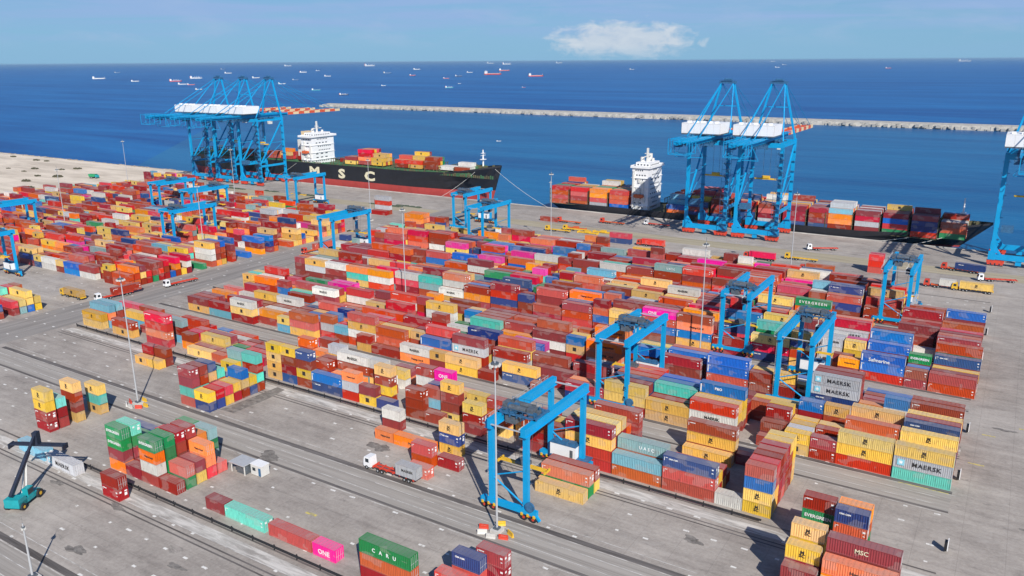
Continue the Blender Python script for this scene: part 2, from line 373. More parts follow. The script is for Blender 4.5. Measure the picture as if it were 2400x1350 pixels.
# breakwater
bw = MB()
for i in range(330):
    x = -1345 + i*6.0; y = 1351 - (x+1345)*.030 if x < 0 else 1311
    bw.prism([(y-16, -5), (y-11+rnd.uniform(-1, 1), 3.2+rnd.uniform(-.4, .4)), (y+6, 4.6+rnd.uniform(-.3, .3)), (y+12, 4.6), (y+22, -5)], 0, x, x+6.05)
for i in range(1300):
    x = rnd.uniform(-1350, 640); y0 = 1351-(x+1345)*.030 if x < 0 else 1311; y = y0+rnd.choice((rnd.uniform(-17, -9), rnd.uniform(8, 20))); s_ = rnd.uniform(1.2, 2.6); z = rnd.uniform(-2, 2.6)
    bw.box(x-s_, y-s_, z-3, x+s_, y+s_, z+s_*.5)
tag(bw.build('breakwater', M_ROCK), 'long pale rock breakwater lying across the sea behind both ships', 'breakwater')
# quay edge cope with fenders
qw = MB(); qw.box(-585, QY-.02, -6, 320, QY+1.0, .35)
for i in range(100):
    x = -580+i*9; qw.box(x, QY+1.0, -2.2, x+1.4, QY+1.9, -.3, 1)
tag(qw.build('quay_wall', [M_KERB, M_BLK]), kind='structure')
# ------------------------------------------------------------------ wording of the container labels
NM={'r':'brownish-red','o':'rust-orange','R':'bright-red','y':'tan-yellow','Y':'deep-yellow','O':'orange','n':'navy-blue','b':'bright-blue','s':'sky-blue','w':'white','g':'pale-grey','e':'green','t':'mint-green','m':'magenta','c':'salmon-red','d':'grey-teal'}
def region(s):
    x,y=s['x'],s['y']
    if y>455: return 'the left ship' if x<-290 else 'the right ship'
    if y<128:
        if x<-200: return 'small stacks, lower left'
        if x<-150: return 'mixed cluster, lower left'
        if x<-100: return 'single line, bottom left'
        return 'bottom-edge group'
    if y<156:
        if x<-220: return 'pair behind left mast'
        if x<-180: return 'cluster right of left mast'
        if x<-100: return 'loose group beside white truck'
        if x<-60: return 'group beneath nearest gantry'
        return 'bottom right corner'
    if x<-318: return 'left yard'
    if y>370: return 'the apron'
    for a,n in ((189,'front yard block'),(217,'second yard block'),(250,'third yard block'),(278,'fourth yard block'),(311,'fifth yard block'),(338,'sixth yard block'),(400,'rear yard block')):
        if y<a: return n
    return 'the apron'
ORD = ["first", "second", "third", "fourth", "fifth", "sixth", "seventh", "eighth", "ninth", "tenth", "eleventh", "twelfth"]+[str(i)+"th" for i in range(13, 80)]
def container_labels(ST, hero):
    # row / slot ordinals
    reg={}
    for i,s in enumerate(ST): reg.setdefault(region(s),{}).setdefault(round(s['y'],1),[]).append(i)
    lab={}
    for (i,l,c) in hero:
        s=ST[i]; cs=s['c']; n=len(cs); R=region(s); ys=sorted(reg[R]); row=ys.index(round(s['y'],1))
        xs=sorted(reg[R][round(s['y'],1)],key=lambda k:-ST[k]['x']); slot=xs.index(i)
        size='long' if s['L']==4 else 'short'
        if n==1: t='on the ground' if s['z']<.5 else 'on a trailer'
        elif l==n-1: t=f'atop {NM[cs[l-1]]} one'
        elif l==0: t=f'under {NM[cs[1]]} one'
        else: t=f'between {NM[cs[l-1]]} and {NM[cs[l+1]]} ones'
        if s['z']>2 and n==1: t='on deck'
        A=f'{NM[cs[l]]} {size} container {t}, {R}'
        rown='front' if row==0 else ORD[row]
        sl='rightmost' if slot==0 else ORD[slot]+' from right'
        B=f'{NM[cs[l]]} {size} container {t}, {rown} row, {sl}, {R}'
        tier=ORD[l]+' tier'
        Cc=f'{NM[cs[l]]} {size} container, {tier}, {rown} row, {sl}, {R}'
        lab[(i,l)]=[A,B,Cc]
    cnt = {}; cB = {}; fin = {}
    for v in lab.values(): cnt[v[0]] = cnt.get(v[0], 0)+1; cB[v[1]] = cB.get(v[1], 0)+1
    for k, (A, B, Cc) in lab.items():
        f = A if cnt[A] == 1 else (B if cB[B] == 1 else Cc)
        if len(f.split()) > 16: f = Cc
        fin[k] = f
    return fin

# ------------------------------------------------------------------ layout data: x y z length colours-from-the-ground-up
STACKS = """
-213.9 99.8 0 2 0 0 3 3
-213.9 102.7 0 2 0 0 12
-213.5 107 0 2 3 0 0 3
-213 113.4 0 2 3 12 3
-176.2 97 0 2 5 0 11 11
-169.9 97 0 2 0
-163.6 97 0 2 0 9 5 11
-157.2 97 0 2 0
-176.2 99.9 0 2 0 0 11 12
-163.6 99.9 0 2 11 11 11 11
-157.2 99.9 0 2 11 14
-169.9 99.9 0 2 0
-163.6 102.8 0 2 0 0 0 0
-157.2 102.8 0 2 3 0
-176.2 102.8 0 2 6 12
-163.6 105.7 0 2 0 0 0 0
-157.2 105.7 0 2 2 5 5
-169.9 105.7 0 2 0 5 2
-163.6 108.6 0 2 0 0 5
-157.2 108.6 0 2 14
-163.6 111.5 0 2 15 11 15
-170.1 111.5 0 2 0 11 11
-190 111.5 0 4 6
-188 108.6 0 4 11
-165.6 88.4 0 2 0 0
-140.9 97 0 2 0
-134.5 97 0 4 12
-121 97 0 4 1
-108.4 97 0 2 13
-95 96.3 0 4 0 1 11
-77.8 102 0 2 0 1 6
-79.5 99 0 2 0 14
-74.8 105.6 0 2 1 0 0
-194.6 130.2 0 2 14 12 0 0
-188.1 130.2 0 2 6 3
-194.6 133.1 0 2 14 12 0 0
-188.1 133.1 0 2 6 2
-194.6 136 0 2 3 0 3 6
-188.1 136 0 2 3 2
-194.6 138.9 0 2 3 14 12
-188.1 138.9 0 2 0 3
-188.1 141.8 0 2 0 3 7
-194.6 141.8 0 2 3 7
-194.6 144.7 0 2 6 3 3
-188.1 147.4 0 2 0 12 0 12
-194.6 147.4 0 2 14 3 12 15
-188.1 144.6 0 2 6 3
-132.2 142.4 0 2 5
-125.8 142.4 0 4 5
-135 148.5 0 2 0 9
-115.5 136.8 0 2 1 1
-109.2 138.9 0 2 0
-113 132 0 2 14
-113.2 144.9 0 2 3 6 3
-83.4 141.3 0 4 3
-83.4 144.2 0 4 11 1
-83.4 147.1 0 4 3 0
-235.7 143.1 0 2 3
-235.7 146 0 2 0 0
-229.4 143.1 0 2 3
-229.4 146 0 2 0 0
-20.2 137.8 0 4 0 5 0 0
-20.2 134.9 0 4 0 5 5
-20.2 132 0 4 3 3
-26.9 139.2 0 2 0 3 3 3
-26.9 136.3 0 2 0 0 3
-26.9 133.4 0 2 0 0
-21 148.4 0 2 0 11 1 6
-21 151.3 0 2 0 11 1 5
-27.4 150.4 0 2 0 0 11 0
-27.4 147.5 0 2 0
-289 157.2 0 4 3 4
-270.4 157.2 0 4 3 0
-189 157.2 0 2 3 3 3 3
-182.6 157.2 0 2 6 0 0 3
-176.2 157.2 0 2 0 3 0 6
-170 157.2 0 4 6 7
-157.6 157.2 0 2 2 10 5
-151.1 157.2 0 2 3 0
-147.5 160.1 0 2 0 3 0 3
-144.7 157.2 0 2 6
-134 157.2 0 2 0 0 0
-127.7 157.2 0 2 0
-114.9 157.2 0 2 0 0 3
-111 163 0 2 0 1 0
-117.5 163 0 2 0 0 3
-84.3 157.2 0 4 2 2 3 0
-71.8 157.2 0 4 1 8
-40.9 157.2 0 2 3 3 7 14
-40.9 160.1 0 2 3 3 14 2
-40.9 163 0 2 0 0 0 0
-40.9 165.9 0 2 14 0 0 0
-40.9 168.8 0 2 0 0 0 0
-40.9 171.7 0 2 0 0 0 3
-40.9 174.6 0 2 3 3 3 3
-59.3 157.2 0 4 1 1 6
-59.3 160.1 0 4 0 3
-59.3 163 0 4 3 1
-59.3 165.9 0 4 0
-61 177.5 0 4 0 3 0
-48.6 177.5 0 2 0
-61 174.6 0 4 3
-71.8 160.1 0 4 1 1 15
-84.3 160.1 0 4 0 0 0 3
-84.3 163 0 4 0 0 0 3
-82.5 168.8 0 4 0 0 0 0
-84.3 165.9 0 4 0 0 14
-96.8 157.2 0 4 0 0 0
-96.8 160.1 0 4 3 0 3
-96.8 165.9 0 4 3 3
-96.8 171.7 0 4 3
-15.7 190 0 4 12 10 3
-15.7 192.9 0 4 0 12
-15.7 195.8 0 4 3 0
-15.7 198.7 0 4 0 6 3
-15.7 201.6 0 4 0 3
-15.7 204.5 0 4 0 0 6
-15.7 207.4 0 4 0 0 0
-15.7 210.3 0 4 0 0 3
-28.2 190 0 4 2 3 3
-28.2 192.9 0 4 0 0
-28.2 195.8 0 4 0 3
-28.2 198.7 0 4 0 0 1
-28.2 201.6 0 4 0 3
-28.2 204.5 0 4 0 2
-28.2 207.4 0 4 0 3 3
-40.6 190 0 2 3 3
-34.4 190 0 2 0 0
-40.6 192.9 0 2 3 10
-34.4 192.9 0 2 0
-40.6 195.8 0 2 0 3
-34.4 195.8 0 2 3 0
-40.6 198.7 0 2 3 3
-34.4 198.7 0 2 0 3
-40.6 204.5 0 2 0 0 7
-34.4 204.5 0 2 0 0 3
-40.6 207.4 0 4 0 0
-47.2 190 0 2 0
-47.2 192.9 0 2 0 0
-46.8 195.8 0 2 0 0 0
-46.8 198.7 0 2 0 0 3
-53 204.5 0 4 0 1
-53 207.4 0 4 0 3
-65 190 0 4 0 9 1
-65 192.9 0 4 0 3 3
-64.6 195.8 0 4 0 3 3 7
-65 198.7 0 4 0 0
-65 201.6 0 4 0 0
-77.4 190 0 4 3 3
-77.4 192.9 0 4 0 0
-77.4 195.8 0 4 0 0 12
-77.4 198.7 0 4 0 7 7
-77.4 201.6 0 4 0 0 7
-89.8 190 0 4 0 3 3
-89.8 192.9 0 4 0 6 0
-89.8 195.8 0 4 0 6 6
-89.8 198.7 0 4 0 14 14
-89.8 201.6 0 4 0 9 2
-89.8 204.5 0 4 0 9 2
-102.2 192.9 0 4 3 5
-102.2 190 0 4 6 0
-145 190 0 4 3 3
-163.5 190 0 4 5 9
-132.7 190 0 2 0
-151.1 190 0 2 0 3
-175.8 190 0 4 0
-182.2 190 0 2 3 0
-125.5 192.9 0 4 6 3
-117.6 201.6 0 4 0 0
-114.9 195.8 0 4 0 0
-113.9 190 0 2 0
-15.7 217.6 0 4 0 0 0
-15.7 220.5 0 4 0 0 0
-28.1 217.6 0 2 0 5
-22 217.6 0 2 7 9 7
-28.1 220.5 0 2 0
-40.5 217.6 0 4 0 6 10 10
-40.5 220.5 0 4 0 0 0 0
-40.5 223.4 0 4 0 0 0 0
-28.1 226.3 0 4 0
-70 217.6 0 4 0 1 7 7
-70 220.5 0 4 0 1 7
-57.4 217.6 0 2 0 0 0
-51.2 217.6 0 2 6 0
-57.4 220.5 0 4 0 0 3
-14.4 250.6 0 4 1 1
-14.2 253.5 0 4 0 0
-14.2 256.4 0 4 0 3
-14.2 259.3 0 4 0 0 6
-14.2 262.2 0 4 0 0 11 1
-14.2 265.1 0 4 0 0 0
-14.2 268 0 4 0 0 0
-20.8 250.6 0 2 0 0
-20.8 253.5 0 2 0 7
-20.8 256.4 0 2 0 0 11
-33.2 250.6 0 4 1 7 7
-33.2 262.2 0 4 0 0 7
-33.2 265.1 0 4 0 0 7 7
-33.2 268 0 4 0 0 0 0
-39.6 250.6 0 2 0 5
-39.6 259.3 0 2 0 3 3
-46.2 259.3 0 2 9 9 10
-46.2 262.2 0 2 9 9 10
-46.2 265.1 0 2 9 9 9
-39.6 262.2 0 2 13 0 13
-15.2 278.2 0 4 0 0 0
-15.2 281.1 0 4 0 0 14
-15.2 284 0 4 0 0 0
-15.2 286.9 0 4 0 0 2
-15.2 295.6 0 4 0 0 1
-15.2 292.7 0 4 0 0
-27.6 286.9 0 4 0 0 0
-27.6 292.7 0 4 0 0 0
-27.6 295.6 0 4 0 0 0 0
-27.6 281.1 0 4 9
-47.5 278.2 0 4 0 10
-47.5 281.1 0 4 0 0 2
-47.5 284 0 4 0 0 14
-15.2 311.2 0 4 0 0 7
-15.2 314.1 0 4 0 0
-27.6 311.2 0 4 0 0 0
-53 388 0 2 1 2 2
-53 391.5 0 2 1 10 2
-47 157.2 0 2 9
-250.2 157.2 0 4 2 1 2 2
-250.2 163 0 4 8 0 15
-250.2 171.7 0 4 2 1
-250.2 174.6 0 4 2
-262.8 163 0 4 0
-262.8 165.9 0 4 8
-262.8 168.8 0 4 3 0
-262.8 171.7 0 4 0
-262.8 174.6 0 4 5
-275.5 160.1 0 4 7
-275.5 165.9 0 4 8 3
-275.5 168.8 0 4 14
-275.5 171.7 0 4 5 0
-275.5 174.6 0 4 14
-288.1 160.1 0 4 8 5 8
-288.1 163 0 4 8 0 8
-288.1 165.9 0 4 8 14
-288.1 171.7 0 4 0 2
-288.1 174.6 0 4 0
-228.2 157.2 0 4 3
-228.2 160.1 0 4 0
-228.2 163 0 4 3 3
-228.2 165.9 0 4 3 0
-228.2 168.8 0 4 0
-228.2 171.7 0 4 9
-228.2 174.6 0 4 2
-234.7 160.1 0 2 5 0
-234.7 163 0 2 3 2
-234.7 165.9 0 2 0 1
-234.7 168.8 0 2 0
-234.7 171.7 0 2 3
-234.7 174.6 0 2 7
-209.2 160.1 0 4 2
-209.2 163 0 4 0
-209.2 165.9 0 4 2
-209.2 168.8 0 4 0
-209.2 174.6 0 4 0
-215.7 157.2 0 2 1
-215.7 160.1 0 2 0
-215.7 163 0 2 7
-215.7 165.9 0 2 11
-215.7 168.8 0 2 1
-215.7 171.7 0 2 0
-152.1 163 0 2 3 3 0 9
-152.1 165.9 0 2 0 9 3
-152.1 171.7 0 2 9 3
-152.1 174.6 0 2 5 0
-164.7 160.1 0 4 0 5
-164.7 163 0 4 14 15 0 9
-164.7 165.9 0 4 3 15 1
-164.7 168.8 0 4 1 3 3
-164.7 171.7 0 4 0
-164.7 174.6 0 4 1
-171.2 160.1 0 2 0 0 0
-171.2 163 0 2 0 0 0
-171.2 165.9 0 2 0 0 3 10
-171.2 168.8 0 2 0 1 6
-171.2 171.7 0 2 0
-171.2 174.6 0 2 9
-177.7 160.1 0 2 9 3 3
-177.7 163 0 2 0 6
-177.7 165.9 0 2 3 9 5
-177.7 168.8 0 2 0 14 9 0
-177.7 171.7 0 2 14
-177.7 174.6 0 2 0 0
-184.2 160.1 0 2 15 3 3
-184.2 163 0 2 7 0 0
-184.2 165.9 0 2 0 10 14 14
-184.2 171.7 0 2 0 14
-184.2 174.6 0 2 15 0 2
-190.7 160.1 0 2 15 3 1
-190.7 163 0 2 1 0
-190.7 168.8 0 2 15
-124.1 160.1 0 2 3 0 0 3
-124.1 163 0 2 0 3
-124.1 168.8 0 2 0 3
-124.1 171.7 0 2 3
-130.6 160.1 0 2 0 8 1
-130.6 163 0 2 3 6 6
-130.6 165.9 0 2 13 13 13 13
-130.6 168.8 0 2 0 13
-130.6 174.6 0 2 13
-137.1 163 0 2 3
-137.1 165.9 0 2 0 0 9 0
-137.1 171.7 0 2 15 1
-102.1 163 0 2 3 3
-102.1 168.8 0 2 15
-102.1 174.6 0 2 0
-108.6 160.1 0 2 3 1
-108.6 165.9 0 2 11
-108.6 168.8 0 2 2 0
-108.6 171.7 0 2 3
-118.2 198.7 0 4 8 0 0
-118.2 207.4 0 4 1
-130.8 195.8 0 4 0 10 0
-130.8 198.7 0 4 9 9 3 14
-130.8 201.6 0 4 7 7 7
-130.8 204.5 0 4 3 0 7
-130.8 207.4 0 4 11 9 13
-144.3 192.9 0 4 0 0 10 0
-144.3 195.8 0 4 9 3 0
-144.3 198.7 0 4 6
-144.3 201.6 0 4 2 0 0 6
-144.3 204.5 0 4 10 0 0
-144.3 207.4 0 4 7
-157 192.9 0 4 9 5 7
-157 195.8 0 4 0 15 0 14
-157 198.7 0 4 0 2 3
-157 201.6 0 4 14 0 11
-157 204.5 0 4 0
-157 207.4 0 4 0 6 9
-163.5 192.9 0 2 3
-163.5 195.8 0 2 6 1 3
-163.5 198.7 0 2 5 1 0
-163.5 201.6 0 2 0 6
-163.5 204.5 0 2 6 0
-163.5 207.4 0 2 0 3 2 0
-176.1 192.9 0 4 1 1 1
-176.1 195.8 0 4 15 1 3
-176.1 198.7 0 4 9 1 1
-176.1 201.6 0 4 0 0
-176.1 204.5 0 4 9
-176.1 207.4 0 4 6 0 0
-188.7 192.9 0 4 1 9 3 1
-188.7 195.8 0 4 1 2 5
-188.7 198.7 0 4 2 0 2
-188.7 201.6 0 4 14 0 2
-188.7 207.4 0 4 10 12 2
-195.3 192.9 0 2 0 8
-195.3 195.8 0 2 0 2
-195.3 198.7 0 2 2
-195.3 207.4 0 2 3 2 14
-201.8 192.9 0 2 1 10 1
-201.8 195.8 0 2 1 14 7
-201.8 198.7 0 2 3 5
-201.8 201.6 0 2 9 7 6
-201.8 204.5 0 2 9 1
-201.8 207.4 0 2 0 0
-214.4 190 0 4 3 14 1
-214.4 192.9 0 4 1 0
-214.4 195.8 0 4 1 7
-214.4 198.7 0 4 2 7
-214.4 201.6 0 4 1 3
-214.4 204.5 0 4 3 0 1
-214.4 207.4 0 4 6 3
-220.9 190 0 2 8 3
-220.9 192.9 0 2 8 14
-220.9 195.8 0 2 14 0
-220.9 198.7 0 2 3 0
-220.9 201.6 0 2 0 0
-220.9 204.5 0 2 7 6
-220.9 207.4 0 2 0 9
-233.6 192.9 0 4 0 5
-233.6 195.8 0 4 1 9
-233.6 198.7 0 4 0 0
-233.6 201.6 0 4 3 0 9
-233.6 204.5 0 4 1 0
-233.6 207.4 0 4 6 8 0
-246.2 190 0 4 0 3 9
-246.2 192.9 0 4 0 9 0
-246.2 195.8 0 4 8 0
-246.2 198.7 0 4 0 0
-246.2 201.6 0 4 0 0 3
-246.2 204.5 0 4 3 3
-258.8 190 0 4 8 0
-258.8 195.8 0 4 0
-258.8 198.7 0 4 0 0
-258.8 204.5 0 4 0 9
-258.8 207.4 0 4 9 1 0
-271.5 190 0 4 3 0
-271.5 192.9 0 4 1 1
-271.5 195.8 0 4 0 0
-271.5 201.6 0 4 0 5
-271.5 207.4 0 4 0 14
-104.2 198.7 0 4 5 0 0
-104.2 201.6 0 4 14 0
-104.2 207.4 0 4 3 6
-84.2 217.6 0 4 0 0 0
-84.2 223.4 0 4 0 0 7
-84.2 226.3 0 4 9 9 1
-84.2 232.1 0 4 9
-84.2 235 0 4 5
-96.8 220.5 0 4 15 0 7
-96.8 223.4 0 4 10 0
-96.8 226.3 0 4 2 2
-96.8 229.2 0 4 0 12
-96.8 232.1 0 4 9 3
-109.5 217.6 0 4 9 5 5
-109.5 223.4 0 4 5 5 9 5
-109.5 226.3 0 4 14 3
-109.5 229.2 0 4 10 10
-109.5 232.1 0 4 5
-109.5 235 0 4 0
-116.8 217.6 0 2 1 3 7
-116.8 220.5 0 2 3 1 3
-116.8 223.4 0 2 7 3
-116.8 226.3 0 2 1 1 1
-116.8 229.2 0 2 6 3
-116.8 235 0 2 3 0
-129.5 217.6 0 4 0 9 0
-129.5 220.5 0 4 0 2 0 1
-129.5 223.4 0 4 3 0 3
-129.5 226.3 0 4 14 9 14
-129.5 229.2 0 4 9 2
-129.5 232.1 0 4 9
-142.1 217.6 0 4 2 5
-142.1 220.5 0 4 8 1 0
-142.1 223.4 0 4 1 9
-142.1 226.3 0 4 0 0 1
-142.1 229.2 0 4 14 5 0
-142.1 232.1 0 4 0
-154.7 217.6 0 4 0 0 12
-154.7 220.5 0 4 0 2 0
-154.7 223.4 0 4 0 11 0
-154.7 226.3 0 4 0 0 0
-154.7 229.2 0 4 0 9 0
-154.7 232.1 0 4 0 3
-161.3 217.6 0 2 0 11
-161.3 223.4 0 2 3 10 7
-161.3 226.3 0 2 0 3 3
-161.3 229.2 0 2 3
-161.3 232.1 0 2 0 9
-173.9 217.6 0 4 9 9 9 3
-173.9 226.3 0 4 6 3 0
-173.9 232.1 0 4 0 3 0
-173.9 235 0 4 3
-180.4 217.6 0 2 3
-180.4 220.5 0 2 0 2 0 0
-180.4 223.4 0 2 0 8 0
-180.4 226.3 0 2 9 9 0 5
-180.4 229.2 0 2 7 5
-180.4 232.1 0 2 5
-180.4 235 0 2 7 9
-193 217.6 0 4 3 1 2
-193 220.5 0 4 1 0 9 2
-193 223.4 0 4 11
-193 226.3 0 4 0
-193 229.2 0 4 6 0
-193 232.1 0 4 3
-193 235 0 4 6 6
-205.7 220.5 0 4 3 3
-205.7 223.4 0 4 0 0
-205.7 226.3 0 4 7 0 0
-205.7 229.2 0 4 9 3
-205.7 232.1 0 4 0 7
-205.7 235 0 4 11
-218.3 217.6 0 4 0
-218.3 220.5 0 4 1
-218.3 223.4 0 4 0 9 2
-218.3 226.3 0 4 13 2
-218.3 229.2 0 4 1 0
-218.3 232.1 0 4 5 0
-231 217.6 0 4 10 0 9
-231 220.5 0 4 1 3 0
-231 226.3 0 4 3 3 13
-231 229.2 0 4 0 1 13
-231 232.1 0 4 8 3
-243.6 217.6 0 4 1 12
-243.6 220.5 0 4 3 3 1
-243.6 223.4 0 4 1
-243.6 226.3 0 4 14 0 11
-243.6 229.2 0 4 6
-243.6 232.1 0 4 7
-243.6 235 0 4 3
-251 217.6 0 2 0 7 0
-251 220.5 0 2 3 5
-251 223.4 0 2 0 0 2
-251 226.3 0 2 3 0 0
-251 229.2 0 2 2 15
-251 235 0 2 11
-264.5 217.6 0 4 5 1 5
-264.5 220.5 0 4 0 9 9
-264.5 223.4 0 4 0 5 0 1
-264.5 226.3 0 4 0 0
-264.5 229.2 0 4 3 3
-264.5 232.1 0 4 2 3
-264.5 235 0 4 0
-271.8 217.6 0 2 3 3 3
-271.8 220.5 0 2 0 9 12
-271.8 223.4 0 2 5 3 3
-271.8 226.3 0 2 0
-271.8 229.2 0 2 11 0
-271.8 232.1 0 2 11 1
-271.8 235 0 2 0
-28.7 229.2 0 4 0
-28.7 232.1 0 4 0
-28.7 235 0 4 7
-35.2 229.2 0 2 0
-35.2 232.1 0 2 6
-41.7 229.2 0 2 15
-48.2 223.4 0 2 0
-48.2 229.2 0 2 3
-48.2 232.1 0 2 9
-48.2 235 0 2 7
-54.7 223.4 0 2 2 1
-54.7 232.1 0 2 5
-54.7 235 0 2 9
-61.2 223.4 0 2 0 1
-61.2 226.3 0 2 3 5
-61.2 229.2 0 2 0
-61.2 232.1 0 2 3
-68.6 226.3 0 2 5 0
-68.6 229.2 0 2 9
-68.6 235 0 2 1
-54.1 250.6 0 2 3 1 6 3
-54.1 253.5 0 2 0 0 0 6
-54.1 256.4 0 2 2 3 3
-54.1 259.3 0 2 1 3 1
-54.1 265.1 0 2 0 0 0 0
-54.1 268 0 2 0 8 0
-66.7 250.6 0 4 6 2 3
-66.7 253.5 0 4 1 2
-66.7 256.4 0 4 12 2 11 12
-66.7 259.3 0 4 15 1 12
-66.7 262.2 0 4 3 6 0
-66.7 265.1 0 4 0 0 0 3
-79.3 250.6 0 4 0 0
-79.3 256.4 0 4 2 2 6
-79.3 259.3 0 4 12 14 1
-79.3 262.2 0 4 12 8 12 7
-79.3 265.1 0 4 12 12 12
-79.3 268 0 4 1 1 0
-92 250.6 0 4 3 7 5 0
-92 256.4 0 4 14 1 0 5
-92 259.3 0 4 5 5 5
-92 262.2 0 4 5 7 3 2
-92 265.1 0 4 0 5 10
-92 268 0 4 10 5 5
-104.6 250.6 0 4 0 7 1 13
-104.6 253.5 0 4 3 0 0 0
-104.6 256.4 0 4 0 0 10 0
-104.6 259.3 0 4 2 1 1
-104.6 265.1 0 4 1 12 1 1
-104.6 268 0 4 10 9 3
-117.3 250.6 0 4 7 3 3
-117.3 253.5 0 4 7 1 3 0
-117.3 256.4 0 4 6 0
-117.3 259.3 0 4 7 7 3
-117.3 262.2 0 4 0 0
-117.3 265.1 0 4 7 3 0
-117.3 268 0 4 0 1 10
-123.8 250.6 0 2 0 7 1 0
-123.8 253.5 0 2 11 2 0
-123.8 256.4 0 2 9 9
-123.8 259.3 0 2 0 0 6 14
-123.8 262.2 0 2 0 0 0 6
-123.8 268 0 2 6 6
-136.4 250.6 0 4 14 1 0
-136.4 253.5 0 4 0 0 6
-136.4 256.4 0 4 3 9 8 5
-136.4 259.3 0 4 0 3 0 7
-136.4 262.2 0 4 0 3 3
-136.4 265.1 0 4 3 3
-136.4 268 0 4 0 0
-149 250.6 0 4 0 1
-149 253.5 0 4 10 0 0 1
-149 256.4 0 4 0 1
-149 259.3 0 4 0 14 0 0
-149 262.2 0 4 13 13
-149 265.1 0 4 1 0 1 0
-149 268 0 4 1 1 9
-155.6 250.6 0 2 0 0 6
-155.6 253.5 0 2 0 7 0
-155.6 256.4 0 2 11 9
-155.6 259.3 0 2 0 5
-155.6 262.2 0 2 3 3 11
-155.6 265.1 0 2 11 11 11
-155.6 268 0 2 11 5 11
-168.2 250.6 0 4 0 6 1 0
-168.2 253.5 0 4 6 0
-168.2 256.4 0 4 0 3 0
-168.2 259.3 0 4 10 2 6 6
-168.2 265.1 0 4 2 2 8 2
-168.2 268 0 4 7 2 0 2
-180.8 250.6 0 4 0 5 0
-180.8 253.5 0 4 5 0 7
-180.8 256.4 0 4 1 5 1
-180.8 259.3 0 4 0 5 6
-180.8 265.1 0 4 2 0 6 11
-180.8 268 0 4 0 1 0 0
-193.5 250.6 0 4 3 9
-193.5 253.5 0 4 1 1 9 1
-193.5 256.4 0 4 1 1 1 3
-193.5 262.2 0 4 3 0
-193.5 265.1 0 4 1 3 15
-193.5 268 0 4 0 3
-206.1 253.5 0 4 0 15 12
-206.1 256.4 0 4 5 12 12 0
-206.1 259.3 0 4 2 3 7
-206.1 265.1 0 4 3 3
-206.1 268 0 4 2 0 0
-218.8 253.5 0 4 0 2 9
-218.8 256.4 0 4 0 8 0
-218.8 259.3 0 4 5 5
-218.8 262.2 0 4 5 2 5
-218.8 265.1 0 4 3 9 0
-218.8 268 0 4 5 3 5
-231.4 250.6 0 4 2 9 5
-231.4 253.5 0 4 15 2
-231.4 256.4 0 4 3 3 2
-231.4 265.1 0 4 14 2 2
-244 250.6 0 4 3 12 5
-244 253.5 0 4 0 1 0
-244 256.4 0 4 9 3
-244 259.3 0 4 0 0
-244 265.1 0 4 2 1 3
-244 268 0 4 7 9 1
-256.7 250.6 0 4 0 0 9
-256.7 253.5 0 4 10 0 0
-256.7 256.4 0 4 0
-256.7 259.3 0 4 2 0 2 0
-256.7 262.2 0 4 8 0 0
-256.7 265.1 0 4 1 9 9
-256.7 268 0 4 0 0 0
-269.3 250.6 0 4 0 10 3
-269.3 253.5 0 4 15 15 9
-269.3 256.4 0 4 0 9 15
-269.3 259.3 0 4 9 15 15 3
-269.3 262.2 0 4 0 0 10
-269.3 265.1 0 4 3 0 0
-269.3 268 0 4 1
-275.8 250.6 0 2 0 0 0
-275.8 253.5 0 2 0 15 5
-275.8 256.4 0 2 15 2 0
-275.8 259.3 0 2 1 3 3
-275.8 262.2 0 2 0 0 9
-275.8 265.1 0 2 0
-275.8 268 0 2 1 0 9
-35.2 253.5 0 2 0
-41.7 253.5 0 2 1 0
-41.7 256.4 0 2 5
-41.7 268 0 2 1
-62.2 278.2 0 4 0 3
-62.2 281.1 0 4 12 3 3
-62.2 289.8 0 4 3 14 5 11
-62.2 292.7 0 4 0 3
-62.2 295.6 0 4 3 0 0
-74.8 278.2 0 4 0 0 0
-74.8 281.1 0 4 0 1 14
-74.8 284 0 4 6 3 6
-74.8 286.9 0 4 14 2 1 3
-74.8 289.8 0 4 1 1 7
-74.8 292.7 0 4 1
-82.2 278.2 0 2 3 0 2 2
-82.2 281.1 0 2 5 0 2 15
-82.2 284 0 2 2 2 1
-82.2 286.9 0 2 0 2 11
-82.2 289.8 0 2 2 2 1
-82.2 292.7 0 2 0 0 2
-82.2 295.6 0 2 5
-94.8 278.2 0 4 0 1 0
-94.8 281.1 0 4 2 1 0
-94.8 284 0 4 0 5 0
-94.8 286.9 0 4 1 3 1
-94.8 289.8 0 4 3 2 7
-94.8 292.7 0 4 2 5
-94.8 295.6 0 4 6 0 2
-107.5 278.2 0 4 0 0 3
-107.5 281.1 0 4 0 3 1 9
-107.5 284 0 4 6 8
-107.5 286.9 0 4 14 0 14
-107.5 289.8 0 4 6 5 6
-107.5 292.7 0 4 6 0 0
-107.5 295.6 0 4 6 6
-121 278.2 0 4 1 0 3
-121 281.1 0 4 0 9
-121 284 0 4 0 2 1
-121 286.9 0 4 0 0 0 3
-121 289.8 0 4 2 6 6
-121 292.7 0 4 3 3
-121 295.6 0 4 0 3 0
-133.6 278.2 0 4 0 6 0
-133.6 281.1 0 4 7 6 3
-133.6 284 0 4 0 3
-133.6 286.9 0 4 3 1 3
-133.6 289.8 0 4 3
-133.6 292.7 0 4 12 1 1
-133.6 295.6 0 4 5 0 5
-146.2 278.2 0 4 0 1 1 14
-146.2 281.1 0 4 10 1 1
-146.2 284 0 4 0 0 0
-146.2 286.9 0 4 3 3 9
-146.2 289.8 0 4 0 5 0 8
-146.2 292.7 0 4 3
-152.7 278.2 0 2 0 1 3 0
-152.7 281.1 0 2 9 7 0
-152.7 284 0 2 0 6 0
-152.7 286.9 0 2 7 14 14
-152.7 289.8 0 2 1 13 13
-152.7 292.7 0 2 13 3
-152.7 295.6 0 2 1 9
